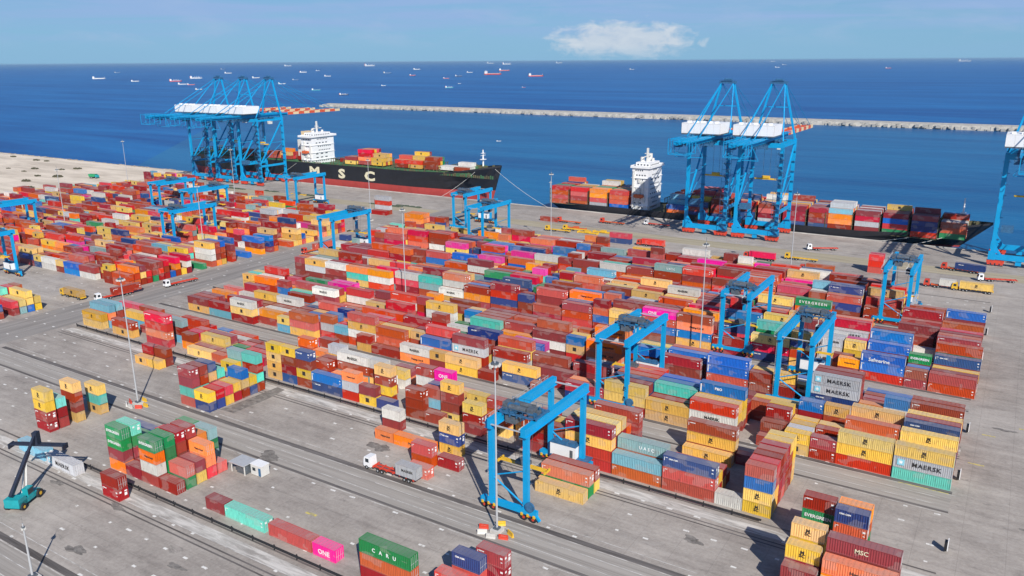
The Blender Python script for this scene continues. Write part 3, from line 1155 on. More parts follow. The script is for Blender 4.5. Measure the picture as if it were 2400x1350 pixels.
-159.3 278.2 0 2 7 0 7
-159.3 281.1 0 2 0 3
-159.3 284 0 2 2 3 6
-159.3 286.9 0 2 2 0
-159.3 289.8 0 2 2 0 3
-159.3 292.7 0 2 0 5
-159.3 295.6 0 2 7 0 8
-165.8 278.2 0 2 5 0 12 13
-165.8 281.1 0 2 0 15 0 2
-165.8 284 0 2 7 0 0
-165.8 286.9 0 2 0 7 3 0
-165.8 289.8 0 2 0 0 0
-165.8 292.7 0 2 0 0
-165.8 295.6 0 2 3 1
-172.3 278.2 0 2 3 12 7
-172.3 281.1 0 2 2 0 11
-172.3 284 0 2 5 5 3 5
-172.3 286.9 0 2 7 1
-172.3 292.7 0 2 5
-172.3 295.6 0 2 14
-184.9 278.2 0 4 3 3 7
-184.9 284 0 4 0 0 1
-184.9 289.8 0 4 3 1 7 1
-184.9 292.7 0 4 0 7
-184.9 295.6 0 4 1 0
-198.4 278.2 0 4 2 0 9 0
-198.4 281.1 0 4 3 5 3
-198.4 284 0 4 0 15 1
-198.4 286.9 0 4 0 0 3 13
-198.4 289.8 0 4 0 0 2 0
-198.4 292.7 0 4 2 0 0
-198.4 295.6 0 4 5
-211 278.2 0 4 1 3 1
-211 281.1 0 4 1 7 15
-211 284 0 4 6 1 0 7
-211 286.9 0 4 15 0
-211 289.8 0 4 0 3 0
-211 295.6 0 4 0
-223.7 278.2 0 4 0 0
-223.7 281.1 0 4 15 3 7 1
-223.7 284 0 4 1 1 1
-223.7 286.9 0 4 9 0 1
-223.7 289.8 0 4 1 3
-223.7 292.7 0 4 7 0
-230.2 278.2 0 2 3 12 0
-230.2 281.1 0 2 7 1 0 0
-230.2 284 0 2 1 1 0
-230.2 286.9 0 2 1 1 3
-230.2 289.8 0 2 0 3
-230.2 292.7 0 2 1
-230.2 295.6 0 2 0 11
-242.8 278.2 0 4 0 3 0 1
-242.8 281.1 0 4 3 6 0 0
-242.8 284 0 4 0 14 0 0
-242.8 286.9 0 4 0 7 0
-242.8 289.8 0 4 0 0
-242.8 292.7 0 4 0 6
-242.8 295.6 0 4 5 6
-256.3 278.2 0 4 0 3 2
-256.3 281.1 0 4 0 0 0 1
-256.3 284 0 4 0 0
-256.3 289.8 0 4 0
-256.3 292.7 0 4 0
-256.3 295.6 0 4 3
-269 278.2 0 4 2 0 0
-269 281.1 0 4 0 3 0
-269 284 0 4 0 2 0
-269 286.9 0 4 0 0 0
-269 289.8 0 4 0
-269 292.7 0 4 0
-269 295.6 0 4 7 0
-276.3 278.2 0 2 9 0
-276.3 281.1 0 2 9 0 0
-276.3 284 0 2 9 0 1
-276.3 286.9 0 2 1
-276.3 289.8 0 2 1 9
-276.3 292.7 0 2 1 1
-276.3 295.6 0 2 1
-282.8 278.2 0 2 1 0
-282.8 284 0 2 0 3 9
-282.8 286.9 0 2 1 0 3 6
-282.8 289.8 0 2 3 3
-282.8 292.7 0 2 15 0 15
-282.8 295.6 0 2 15 3
-22.6 284 0 2 5 0
-22.6 289.8 0 2 0
-35.2 278.2 0 4 6 1
-47.8 289.8 0 4 1 3
-47.8 292.7 0 4 0
-47.8 295.6 0 4 0
-42.2 311.2 0 4 0 0
-42.2 314.1 0 4 1 1 1
-42.2 317 0 4 0 3 0 3
-42.2 322.8 0 4 15 3 3 2
-42.2 325.7 0 4 3 0 1
-42.2 328.6 0 4 3 0
-55.7 311.2 0 4 0 6 1
-55.7 314.1 0 4 1 0 3 6
-55.7 317 0 4 6 3 0 6
-55.7 319.9 0 4 3 6 6
-55.7 322.8 0 4 6 12 6 0
-55.7 325.7 0 4 0 3 3
-55.7 328.6 0 4 0 0
-62.2 311.2 0 2 8 3 0
-62.2 314.1 0 2 8 3 9
-62.2 317 0 2 2 2 8 8
-62.2 319.9 0 2 0 0
-62.2 322.8 0 2 0 15 13
-62.2 328.6 0 2 14 0 6
-74.8 311.2 0 4 0 0
-74.8 314.1 0 4 0 1 2
-74.8 317 0 4 0 0 2
-74.8 319.9 0 4 5 3 0
-74.8 322.8 0 4 0 0
-74.8 325.7 0 4 0 0 13
-74.8 328.6 0 4 0 10 3 3
-87.5 311.2 0 4 7 5
-87.5 314.1 0 4 1 0 1 1
-87.5 317 0 4 6 1 5 1
-87.5 319.9 0 4 0 2 1 2
-87.5 322.8 0 4 1 1 13
-87.5 325.7 0 4 14 0 1 0
-87.5 328.6 0 4 3 0 2 1
-100.1 311.2 0 4 0 2 0
-100.1 317 0 4 2 1 2 0
-100.1 319.9 0 4 3 0 3 0
-100.1 322.8 0 4 1 5 14
-100.1 325.7 0 4 9 14 7 2
-100.1 328.6 0 4 9 1
-112.8 311.2 0 4 2 1 0 2
-112.8 314.1 0 4 2 13 2 2
-112.8 317 0 4 0 0 1
-112.8 319.9 0 4 13 5 0 0
-112.8 322.8 0 4 14 3
-112.8 325.7 0 4 0 0 3
-112.8 328.6 0 4 0 0 0 13
-125.4 311.2 0 4 7 0 0 15
-125.4 314.1 0 4 0 5
-125.4 317 0 4 5 5 5
-125.4 319.9 0 4 9 5
-125.4 322.8 0 4 0 0 0
-125.4 325.7 0 4 0 0 6
-125.4 328.6 0 4 0 1 5
-138 311.2 0 4 2 14 0
-138 314.1 0 4 0 7 6
-138 317 0 4 3 3 3 0
-138 319.9 0 4 0 0 7
-138 322.8 0 4 3 0 5
-138 325.7 0 4 3 3 0
-138 328.6 0 4 13 5 0
-150.7 311.2 0 4 0 1 9
-150.7 314.1 0 4 2 3 12
-150.7 317 0 4 0 0
-150.7 319.9 0 4 1 3 0
-150.7 322.8 0 4 0 6 0
-150.7 325.7 0 4 3 0 7
-164.2 311.2 0 4 0 0 0
-164.2 314.1 0 4 0 6
-164.2 317 0 4 0
-164.2 319.9 0 4 0
-164.2 322.8 0 4 15
-164.2 325.7 0 4 15 10 0
-164.2 328.6 0 4 1 0 0
-171.5 311.2 0 2 0 1 0
-171.5 314.1 0 2 0
-171.5 317 0 2 1
-171.5 319.9 0 2 0 3 0
-171.5 322.8 0 2 5 0 9
-171.5 325.7 0 2 0
-171.5 328.6 0 2 5 1 1 7
-184.2 311.2 0 4 3 3 9
-184.2 317 0 4 0
-184.2 319.9 0 4 0
-184.2 322.8 0 4 0 12
-184.2 325.7 0 4 7
-184.2 328.6 0 4 14 7 7
-196.8 311.2 0 4 7 3 13
-196.8 314.1 0 4 11 11
-196.8 319.9 0 4 1 0 6
-196.8 322.8 0 4 13 0 0
-196.8 325.7 0 4 0 0 0
-196.8 328.6 0 4 1 0 13 14
-203.3 311.2 0 2 9
-203.3 314.1 0 2 14
-203.3 317 0 2 0 14
-203.3 319.9 0 2 0 3 7
-203.3 322.8 0 2 3
-203.3 325.7 0 2 3 2 0
-203.3 328.6 0 2 0 0 3
-215.9 311.2 0 4 2
-215.9 314.1 0 4 12 7 1
-215.9 317 0 4 13 13 13
-215.9 319.9 0 4 7 3 7
-215.9 322.8 0 4 7 6 7
-215.9 328.6 0 4 1 13
-222.5 311.2 0 2 2
-222.5 317 0 2 2 6
-222.5 319.9 0 2 0 0 0
-222.5 322.8 0 2 5 0
-222.5 325.7 0 2 0 12 11
-222.5 328.6 0 2 0 1
-235.1 311.2 0 4 1 3 13
-235.1 314.1 0 4 15 6 1
-235.1 317 0 4 6 0 1
-235.1 319.9 0 4 11 3
-235.1 322.8 0 4 6 6 6
-235.1 325.7 0 4 3 0 0
-235.1 328.6 0 4 6 1 0
-247.7 314.1 0 4 1 9 0 0
-247.7 317 0 4 0 1 14 1
-247.7 319.9 0 4 0 3 0 0
-247.7 322.8 0 4 0
-247.7 325.7 0 4 0 0 0
-247.7 328.6 0 4 2 0 0
-261.2 311.2 0 4 3
-261.2 314.1 0 4 0 14 2 2
-261.2 317 0 4 3
-261.2 319.9 0 4 2 2 0
-261.2 325.7 0 4 1 0 0
-261.2 328.6 0 4 1 3 0
-274.7 311.2 0 4 0 2 14
-274.7 314.1 0 4 3 3 1 14
-274.7 317 0 4 10
-274.7 319.9 0 4 3 3 3
-274.7 322.8 0 4 5 1
-274.7 325.7 0 4 3 3
-274.7 328.6 0 4 3 0 3
-281.2 311.2 0 2 3 0 1
-281.2 314.1 0 2 1
-281.2 317 0 2 6
-281.2 319.9 0 2 1 0 1
-281.2 322.8 0 2 1 6
-281.2 325.7 0 2 3
-281.2 328.6 0 2 0 3
-287.7 311.2 0 2 2 2
-287.7 314.1 0 2 2 2 2
-287.7 317 0 2 2 2
-287.7 319.9 0 2 6 6 10
-287.7 322.8 0 2 6 0 1
-287.7 325.7 0 2 5 1 3
-287.7 328.6 0 2 1 13 0
-48.2 338.8 0 4 1 0 1
-48.2 341.7 0 4 6 1 1
-48.2 344.6 0 4 1
-60.8 341.7 0 4 14 5 0
-60.8 344.6 0 4 0 0 2
-73.5 338.8 0 4 2
-73.5 344.6 0 4 9 9 9
-73.5 347.5 0 4 0 10 6
-86.1 338.8 0 4 14 0 0
-86.1 341.7 0 4 3 0 0
-86.1 347.5 0 4 2 12 2
-92.6 338.8 0 2 0 1
-92.6 341.7 0 2 6 1
-92.6 344.6 0 2 6 14 13
-92.6 347.5 0 2 3 1 11
-99.1 338.8 0 2 3 0 3
-99.1 341.7 0 2 9 9 9 9
-99.1 344.6 0 2 6 9 3
-99.1 347.5 0 2 3 9 9
-106.5 338.8 0 2 0 0
-106.5 341.7 0 2 1 1
-106.5 344.6 0 2 0 1 0 0
-106.5 347.5 0 2 1 1
-113 338.8 0 2 1 2 2
-113 341.7 0 2 0 2 3
-113 347.5 0 2 2 7 3
-125.6 338.8 0 4 0 13 0
-125.6 341.7 0 4 2 0 0
-125.6 344.6 0 4 0 10 10 9
-125.6 347.5 0 4 14 0 10
-132.2 338.8 0 2 2
-132.2 341.7 0 2 0 0 0
-132.2 344.6 0 2 0 14 0
-138.7 338.8 0 2 5 14 14 0
-138.7 341.7 0 2 3 3 0
-138.7 344.6 0 2 3 0
-138.7 347.5 0 2 7 9
-151.3 338.8 0 4 0 0
-151.3 341.7 0 4 0 1 1
-151.3 344.6 0 4 12
-151.3 347.5 0 4 3 0 3
-163.9 338.8 0 4 3 15 15
-163.9 344.6 0 4 14 3
-163.9 347.5 0 4 3 3
-170.4 338.8 0 2 0 3 0
-170.4 341.7 0 2 0 0 0
-170.4 344.6 0 2 5
-170.4 347.5 0 2 2 0 2 0
-177 338.8 0 2 3 6 1
-177 341.7 0 2 0 1 3
-177 344.6 0 2 0 1 0
-177 347.5 0 2 1 1 1 5
-189.6 338.8 0 4 0 0
-189.6 341.7 0 4 7 3 0
-189.6 344.6 0 4 0 0 9
-189.6 347.5 0 4 0 0 0
-202.2 338.8 0 4 0 1 1
-202.2 341.7 0 4 1 1 1
-202.2 344.6 0 4 0 0 1
-202.2 347.5 0 4 3 11 5
-215.7 338.8 0 4 0 5
-215.7 341.7 0 4 0 0 2 0
-215.7 344.6 0 4 12 5 0
-215.7 347.5 0 4 3 0 3
-222.2 338.8 0 2 3 3 5
-222.2 341.7 0 2 0 3 3 0
-222.2 344.6 0 2 0 0 5
-222.2 347.5 0 2 1 3
-272.2 338.8 0 4 2 1
-272.2 341.7 0 4 2 0 3
-278.7 341.7 0 2 1 0
-286.1 341.7 0 2 0 3 14
-332.7 196.8 0 4 14 1
-332.7 199.7 0 4 1 1 5
-332.7 202.6 0 4 0 3 0
-332.7 205.5 0 4 0 1
-339.2 196.8 0 2 0 0 3
-339.2 199.7 0 2 0 0
-339.2 202.6 0 2 3 1 1
-339.2 205.5 0 2 14 3 5
-345.7 199.7 0 2 0 3 0
-345.7 202.6 0 2 0
-345.7 205.5 0 2 0 3
-358.3 196.8 0 4 9 0
-358.3 199.7 0 4 0 0
-358.3 205.5 0 4 3 0 0
-371 196.8 0 4 7 7
-371 199.7 0 4 2 14 2
-371 202.6 0 4 6 1 2
-371 205.5 0 4 2 9 0
-377.5 196.8 0 2 0 3
-377.5 199.7 0 2 0 1
-377.5 202.6 0 2 0 0
-377.5 205.5 0 2 3 3
-390.1 196.8 0 4 9 9
-390.1 202.6 0 4 0 1
-390.1 205.5 0 4 0 0
-396.6 196.8 0 2 6 3
-396.6 199.7 0 2 0 0
-396.6 202.6 0 2 1 1
-396.6 205.5 0 2 3 3
-409.3 196.8 0 4 0 6 3
-409.3 199.7 0 4 0 5 3
-409.3 202.6 0 4 7 0
-409.3 205.5 0 4 6 3
-415.8 196.8 0 2 14 14 14
-415.8 199.7 0 2 14
-415.8 202.6 0 2 0 0
-415.8 205.5 0 2 10 0
-422.3 196.8 0 2 0 0
-422.3 202.6 0 2 2
-422.3 205.5 0 2 6 1
-434.9 196.8 0 4 3 2
-434.9 199.7 0 4 3 6 0
-434.9 202.6 0 4 2 0
-434.9 205.5 0 4 0 3
-442.3 196.8 0 2 1 1
-442.3 202.6 0 2 0 1
-442.3 205.5 0 2 1 1 1
-448.8 196.8 0 2 1 1
-448.8 199.7 0 2 3
-448.8 202.6 0 2 0 10
-448.8 205.5 0 2 3 11
-461.5 196.8 0 4 1 1
-461.5 199.7 0 4 0 0 2
-461.5 202.6 0 4 0 0
-461.5 205.5 0 4 1 3
-474.1 196.8 0 4 3 2 3
-474.1 202.6 0 4 0 6 6
-332.7 208.6 0 4 11 0 0
-332.7 211.5 0 4 0 2 0
-332.7 214.4 0 4 0 0 2
-332.7 217.3 0 4 7
-332.7 220.2 0 4 0 5 2
-332.7 223.1 0 4 3
-332.7 226 0 4 0 9 2
-345.3 208.6 0 4 1 0
-345.3 214.4 0 4 3 3 0
-345.3 217.3 0 4 0 0 9
-345.3 220.2 0 4 1 7 0 0
-345.3 223.1 0 4 0 3 0
-351.8 208.6 0 2 9 9 0 0
-351.8 211.5 0 2 9 0 2
-351.8 214.4 0 2 0
-351.8 220.2 0 2 9 6 5 2
-351.8 223.1 0 2 12 0 9
-351.8 226 0 2 3
-364.5 208.6 0 4 3 9 1
-364.5 211.5 0 4 1
-364.5 214.4 0 4 7 0 0 0
-364.5 217.3 0 4 6 6 14
-364.5 220.2 0 4 0 0 0
-364.5 226 0 4 2 6 14
-378 214.4 0 4 15 15 15
-378 217.3 0 4 15 0 5 3
-378 220.2 0 4 0
-378 223.1 0 4 7
-378 226 0 4 12 6 0
-384.5 208.6 0 2 7 3 0
-384.5 211.5 0 2 1 0 13
-384.5 214.4 0 2 0 0 0
-384.5 217.3 0 2 0 1 0
-384.5 220.2 0 2 0
-384.5 223.1 0 2 0 0
-384.5 226 0 2 1 0 10
-391 208.6 0 2 7 5 0
-391 211.5 0 2 0 3 7
-391 220.2 0 2 0 0 0
-391 223.1 0 2 0 1 1 0
-403.6 211.5 0 4 3 5 5
-403.6 217.3 0 4 1 14 13 1
-403.6 220.2 0 4 0 1 6
-403.6 223.1 0 4 1 0 13
-403.6 226 0 4 2 1 0
-416.3 211.5 0 4 5 5 3
-416.3 214.4 0 4 2 1 2 2
-416.3 217.3 0 4 2
-416.3 220.2 0 4 9 3 0
-416.3 226 0 4 0 0 14
-423.6 208.6 0 2 2 2 1
-423.6 211.5 0 2 0 0 0 3
-423.6 214.4 0 2 9 6
-423.6 217.3 0 2 2 5
-423.6 223.1 0 2 1 7 2 0
-423.6 226 0 2 7 2 5
-436.3 214.4 0 4 1 2 0 5
-436.3 217.3 0 4 5 3 1
-436.3 220.2 0 4 0 5 0
-436.3 223.1 0 4 11 9 0
-442.8 208.6 0 2 0 2 13 3
-442.8 211.5 0 2 0
-442.8 214.4 0 2 0 0 0
-442.8 217.3 0 2 3 0
-442.8 220.2 0 2 5 3 5 3
-442.8 223.1 0 2 3 5 9
-442.8 226 0 2 5 5
-456.3 208.6 0 4 1 3 3
-456.3 220.2 0 4 3 3
-456.3 223.1 0 4 0 0 1 1
-456.3 226 0 4 1 1 1
-468.9 208.6 0 4 12 3 1
-468.9 211.5 0 4 12 11
-468.9 214.4 0 4 1 3 9
-468.9 217.3 0 4 5
-468.9 220.2 0 4 6 9 1
-468.9 223.1 0 4 0
-468.9 226 0 4 1 0 1 1
-475.4 208.6 0 2 5 5
-475.4 211.5 0 2 3
-475.4 214.4 0 2 5 0 5
-475.4 217.3 0 2 1 1 3
-475.4 220.2 0 2 1 0
-475.4 223.1 0 2 14 1 1
-488.1 208.6 0 4 3 1 3
-488.1 211.5 0 4 1 9 0
-488.1 214.4 0 4 1 3
-488.1 217.3 0 4 7 13 3
-488.1 220.2 0 4 15 0
-488.1 223.1 0 4 0
-500.7 208.6 0 4 0 14 0
-500.7 211.5 0 4 10 10 3
-500.7 214.4 0 4 5 0 5
-500.7 217.3 0 4 1 1 0 0
-500.7 220.2 0 4 1 0 1
-500.7 223.1 0 4 8
-332.7 234 0 4 11
-332.7 239.8 0 4 1 9 9 3
-332.7 242.7 0 4 5 0 0 0
-332.7 245.6 0 4 3 0 0 7
-332.7 251.4 0 4 1 0 0
-345.3 234 0 4 1 5 3
-345.3 236.9 0 4 14 12 1
-345.3 239.8 0 4 1 1 3
-345.3 242.7 0 4 3 9 0
-345.3 245.6 0 4 1 1 9
-345.3 248.5 0 4 0 9 11
-345.3 251.4 0 4 3 1 6 3
-358 234 0 4 3 3 8
-358 236.9 0 4 1 9 3
-358 239.8 0 4 0 3 1
-358 242.7 0 4 11 0
-358 245.6 0 4 3 7
-370.6 234 0 4 0 0 14
-370.6 236.9 0 4 0 3 0
-370.6 242.7 0 4 0 0 1
-370.6 245.6 0 4 3
-370.6 248.5 0 4 0 0 7
-370.6 251.4 0 4 6 14
-383.2 234 0 4 1 0 6
-383.2 236.9 0 4 3 1
-383.2 239.8 0 4 7 3 3
-383.2 242.7 0 4 0 1 1
-383.2 245.6 0 4 10 0 0
-383.2 248.5 0 4 10
-383.2 251.4 0 4 10 10 3
-395.9 236.9 0 4 3 0 1 6
-395.9 239.8 0 4 1 14 1
-395.9 242.7 0 4 5 5
-395.9 245.6 0 4 0 5 3 5
-395.9 251.4 0 4 1 5
-408.5 234 0 4 1
-408.5 236.9 0 4 2 3 3 3
-408.5 239.8 0 4 3
-408.5 245.6 0 4 0
-415 234 0 2 1 1 6 1
-415 239.8 0 2 6 5 6
-415 242.7 0 2 1
-415 245.6 0 2 0 0 1 0
-415 251.4 0 2 3 1 1
-427.7 236.9 0 4 8 6 3
-427.7 239.8 0 4 5 1 14
-427.7 242.7 0 4 0 5 0 11
-427.7 245.6 0 4 6 5 0
-427.7 248.5 0 4 5 3 5
-427.7 251.4 0 4 0 0 0 9
-440.3 234 0 4 2
-440.3 236.9 0 4 2 2 0
-440.3 239.8 0 4 13 2 2
-440.3 242.7 0 4 6 1 2
-440.3 245.6 0 4 6
-440.3 248.5 0 4 5 9 0
-440.3 251.4 0 4 0
-453 234 0 4 7 7 0
-453 236.9 0 4 7 3 7
-453 239.8 0 4 0 1 7
-453 242.7 0 4 0 0 3
-453 245.6 0 4 10 2 1
-453 251.4 0 4 10
-459.5 236.9 0 2 3
-459.5 239.8 0 2 1
-459.5 242.7 0 2 1 0 9
-459.5 245.6 0 2 1 3 1
-459.5 251.4 0 2 14 1 12 5
-472.1 234 0 4 0 9 0
-472.1 239.8 0 4 0 14 3
-472.1 245.6 0 4 2 0 2
-472.1 251.4 0 4 0 1 0
-478.6 234 0 2 0 0
-478.6 236.9 0 2 0 1 0
-478.6 239.8 0 2 1 1 6
-478.6 245.6 0 2 1 0 2
-478.6 248.5 0 2 0 5 3
-478.6 251.4 0 2 5 0 0
-491.3 234 0 4 0 6 1
-491.3 239.8 0 4 0 6 6
-491.3 248.5 0 4 0 3
-491.3 251.4 0 4 0
-497.8 236.9 0 2 0 0 0
-497.8 239.8 0 2 6 7
-497.8 242.7 0 2 5 5 0
-497.8 245.6 0 2 5 5 3
-497.8 251.4 0 2 5 5 0
-510.4 236.9 0 4 0
-510.4 239.8 0 4 1 1 0
-510.4 242.7 0 4 0 3
-510.4 245.6 0 4 15 0 5
-510.4 251.4 0 4 15 5 3
-523 234 0 4 3 1 12
-523 236.9 0 4 7 1 14
-523 242.7 0 4 9 14
-523 245.6 0 4 0 2 1 7
-523 248.5 0 4 2
-523 251.4 0 4 14 1 5
-530.4 236.9 0 2 14 14 0
-530.4 239.8 0 2 10 0 14
-530.4 242.7 0 2 0
-530.4 245.6 0 2 3
-530.4 248.5 0 2 1 0 2
-543 236.9 0 4 9
-543 239.8 0 4 3
-543 242.7 0 4 7
-543 245.6 0 4 0
-543 251.4 0 4 1 3 5 1
-549.6 234 0 2 0 1 0
-549.6 239.8 0 2 0 0 0
-549.6 242.7 0 2 0 0 3 0
-549.6 245.6 0 2 0 5 13
-549.6 248.5 0 2 0
-549.6 251.4 0 2 13 5
-556.1 234 0 2 3 0 3 5
-556.1 236.9 0 2 3 3 1
-556.1 239.8 0 2 7 0 0
-556.1 242.7 0 2 3
-556.1 245.6 0 2 6 0 0
-556.1 248.5 0 2 3 0 1 3
-556.1 251.4 0 2 1 1 14
-332.7 261 0 4 7
-332.7 269.7 0 4 5 0 7
-332.7 275.5 0 4 0 6 7
-332.7 278.4 0 4 1 0 0 3
-345.3 261 0 4 7 7 7
-345.3 275.5 0 4 9
-345.3 278.4 0 4 0 7
-351.8 261 0 2 14
-351.8 263.9 0 2 7
-351.8 266.8 0 2 12 2 5
-351.8 269.7 0 2 0
-351.8 275.5 0 2 0
-351.8 278.4 0 2 0 0 2
-365.3 261 0 4 1
-365.3 263.9 0 4 1
-365.3 266.8 0 4 0 2 2 2
-365.3 269.7 0 4 1 0 0
-365.3 272.6 0 4 13 3 0
-378 261 0 4 9 1 1
-378 263.9 0 4 1 1 15 1
-378 266.8 0 4 1
-378 269.7 0 4 7 0 11
-378 272.6 0 4 3 11 11
-378 275.5 0 4 2 2
-378 278.4 0 4 3 3 3
-384.5 261 0 2 3 3 0 6
-384.5 266.8 0 2 0 3 1
-384.5 269.7 0 2 13 12 0
-384.5 278.4 0 2 2 2 0 2
-391 261 0 2 0 10 2
-391 263.9 0 2 6 2 6
-391 266.8 0 2 0
-391 269.7 0 2 11 1
-391 272.6 0 2 0 3 11
-391 275.5 0 2 15 3 3
-391 278.4 0 2 0 0 0 3
-397.5 261 0 2 9 1 0
-397.5 263.9 0 2 12 12 5
-397.5 269.7 0 2 0 1
-397.5 272.6 0 2 3 3 5
-397.5 275.5 0 2 0 10 8
-397.5 278.4 0 2 3 0 6
-410.1 261 0 4 0
-410.1 263.9 0 4 9 3 3
-410.1 266.8 0 4 0 0
-410.1 269.7 0 4 14 15 3
-410.1 272.6 0 4 3 0 0
-410.1 275.5 0 4 1 2 14
-410.1 278.4 0 4 5 3
-423.6 261 0 4 0 0 3
-423.6 263.9 0 4 0 0 0
-423.6 266.8 0 4 0 12 3 3
-423.6 269.7 0 4 3 3 3
-423.6 272.6 0 4 7
-423.6 275.5 0 4 0
-423.6 278.4 0 4 1 7 6
-437.1 261 0 4 1
-437.1 263.9 0 4 3 1 3 9
-437.1 269.7 0 4 0 3 3
-437.1 278.4 0 4 9 3 3
-443.6 269.7 0 2 1 1 2
-443.6 272.6 0 2 3
-456.3 261 0 4 1 1
-456.3 263.9 0 4 1
-456.3 266.8 0 4 1 0 2
-456.3 272.6 0 4 3 5 0
-456.3 278.4 0 4 1 7 2 3
-469.8 261 0 4 0 0 0
-469.8 263.9 0 4 0 3 0
-469.8 266.8 0 4 1
-469.8 269.7 0 4 0 0 14
-469.8 275.5 0 4 10 0 0
-469.8 278.4 0 4 0 0 14
-482.4 261 0 4 1 3 10
-482.4 263.9 0 4 1 3 0 0
-482.4 266.8 0 4 2 0 8
-482.4 269.7 0 4 0 2 3
-482.4 272.6 0 4 0 2 0 0
-482.4 278.4 0 4 0 14 14
-488.9 261 0 2 1 0 3
-488.9 263.9 0 2 0
-488.9 269.7 0 2 14 14
-488.9 272.6 0 2 0 14 1 14
-488.9 275.5 0 2 1 1 1
-488.9 278.4 0 2 1 7 3
-502.4 261 0 4 0 3 0
-502.4 263.9 0 4 0 6 5
-502.4 266.8 0 4 0 1 0
-502.4 269.7 0 4 0
-502.4 272.6 0 4 1 2 3
-502.4 275.5 0 4 1
-502.4 278.4 0 4 12 12 1
-515 261 0 4 14 3 6
-515 263.9 0 4 0 12 2
-515 266.8 0 4 0 1 0
-515 269.7 0 4 0 0 1 1
-515 272.6 0 4 0 0 3
-515 275.5 0 4 0 2
-515 278.4 0 4 2 5 0
-521.5 263.9 0 2 9 0 8 7
-521.5 269.7 0 2 0 0 3
-521.5 272.6 0 2 8 9 7 8
-521.5 275.5 0 2 6 1 0
-534.2 263.9 0 4 6 0 0 7
-534.2 266.8 0 4 0
-534.2 272.6 0 4 3 1 0
-534.2 275.5 0 4 6 5
-534.2 278.4 0 4 0 0 0 6
-541.5 261 0 2 0 0 0
-541.5 263.9 0 2 0 3 9
-541.5 266.8 0 2 1 1 5
-541.5 269.7 0 2 0 1 5
-541.5 272.6 0 2 0 0 7
-541.5 278.4 0 2 0 12 12
-554.2 261 0 4 1 1
-554.2 263.9 0 4 12 0
-554.2 266.8 0 4 0 1 1
-554.2 272.6 0 4 0 0 5
-554.2 275.5 0 4 0 0 0
-554.2 278.4 0 4 0 10 0
-566.8 261 0 4 0 0 13
-566.8 263.9 0 4 5 0 7
-566.8 269.7 0 4 0
-566.8 272.6 0 4 1 1 1 0
-566.8 278.4 0 4 1 1 6
-579.5 263.9 0 4 11 11 0
-579.5 266.8 0 4 2 3 1
-579.5 269.7 0 4 3 3 0
-579.5 272.6 0 4 5 0 5
-579.5 275.5 0 4 3 9 10 9
-579.5 278.4 0 4 5 2 3
-592.1 261 0 4 1 3 0
-592.1 263.9 0 4 1 2
-592.1 266.8 0 4 0 0 0 3
-592.1 269.7 0 4 0
-592.1 275.5 0 4 0
-592.1 278.4 0 4 0 0 0
-332.7 289 0 4 14
-332.7 291.9 0 4 3
-332.7 294.8 0 4 3 3 3
-332.7 297.7 0 4 1 7
-332.7 300.6 0 4 3
-332.7 303.5 0 4 3
-332.7 306.4 0 4 0 3
-345.3 289 0 4 0 0
-345.3 291.9 0 4 3 0 0 0
-345.3 294.8 0 4 0 5 0
-345.3 300.6 0 4 5 0
-345.3 303.5 0 4 13 3 0 6
-345.3 306.4 0 4 0 5 9
-351.8 289 0 2 0 0 0
-351.8 291.9 0 2 0 3 0
-351.8 294.8 0 2 3 3 5
-351.8 297.7 0 2 0
-351.8 303.5 0 2 0 0 1 5
-351.8 306.4 0 2 1 5
-364.5 289 0 4 5
-364.5 291.9 0 4 14 5 0
-364.5 297.7 0 4 9 7 5
-364.5 303.5 0 4 14
-364.5 306.4 0 4 7 7 0
-371 289 0 2 0 5 0
-371 291.9 0 2 1 0 0
-371 294.8 0 2 3 0 1
-371 297.7 0 2 1 1
-371 300.6 0 2 6 1
-371 306.4 0 2 3 3 6
-383.6 289 0 4 1 6 3
-383.6 291.9 0 4 5 7
-383.6 294.8 0 4 0 0 0
-383.6 297.7 0 4 7 0 3
-383.6 300.6 0 4 0
-383.6 303.5 0 4 1 5 9 2
-383.6 306.4 0 4 5 5 3
-396.3 289 0 4 3 3
-396.3 291.9 0 4 1 15
-396.3 297.7 0 4 1 15 0
-396.3 300.6 0 4 1 0 0
-396.3 303.5 0 4 1 1 1 1
-396.3 306.4 0 4 0 0 1
-402.8 291.9 0 2 1 0 3
-402.8 294.8 0 2 13 9 6
-402.8 297.7 0 2 0 0 3
-402.8 300.6 0 2 3 3 0
-402.8 303.5 0 2 3
-402.8 306.4 0 2 3 3 0 9
-409.3 289 0 2 3 3 5 1
-409.3 294.8 0 2 2 3 3 1
-409.3 297.7 0 2 3 1 9
-409.3 303.5 0 2 3 1
-409.3 306.4 0 2 0 1 0
-415.8 289 0 2 8 9 9 3
-415.8 291.9 0 2 1 2 3
-415.8 294.8 0 2 0
-415.8 297.7 0 2 0 5 9
-415.8 300.6 0 2 3 9 0
-415.8 303.5 0 2 14
-415.8 306.4 0 2 9
-422.3 289 0 2 0 3 5
-422.3 291.9 0 2 9
-422.3 294.8 0 2 0
-422.3 303.5 0 2 14 0 0
-422.3 306.4 0 2 1 2 2
-428.8 289 0 2 6 0
-428.8 291.9 0 2 9 0 0
-428.8 294.8 0 2 0 1 0
-428.8 297.7 0 2 3 0 0
-428.8 300.6 0 2 1 2 0
-441.5 289 0 4 0 1 2
-441.5 291.9 0 4 1
-441.5 294.8 0 4 2 3 1
-441.5 297.7 0 4 3 2 7
-441.5 300.6 0 4 0 1 3
-441.5 303.5 0 4 3
-441.5 306.4 0 4 14 3 0
-454.1 289 0 4 5 5 5
-454.1 291.9 0 4 14 1 0
-454.1 294.8 0 4 8 10 8
-454.1 297.7 0 4 0 14 8
-454.1 300.6 0 4 0 6 6
-454.1 303.5 0 4 5 3 0
-466.7 289 0 4 1 0
-466.7 297.7 0 4 1
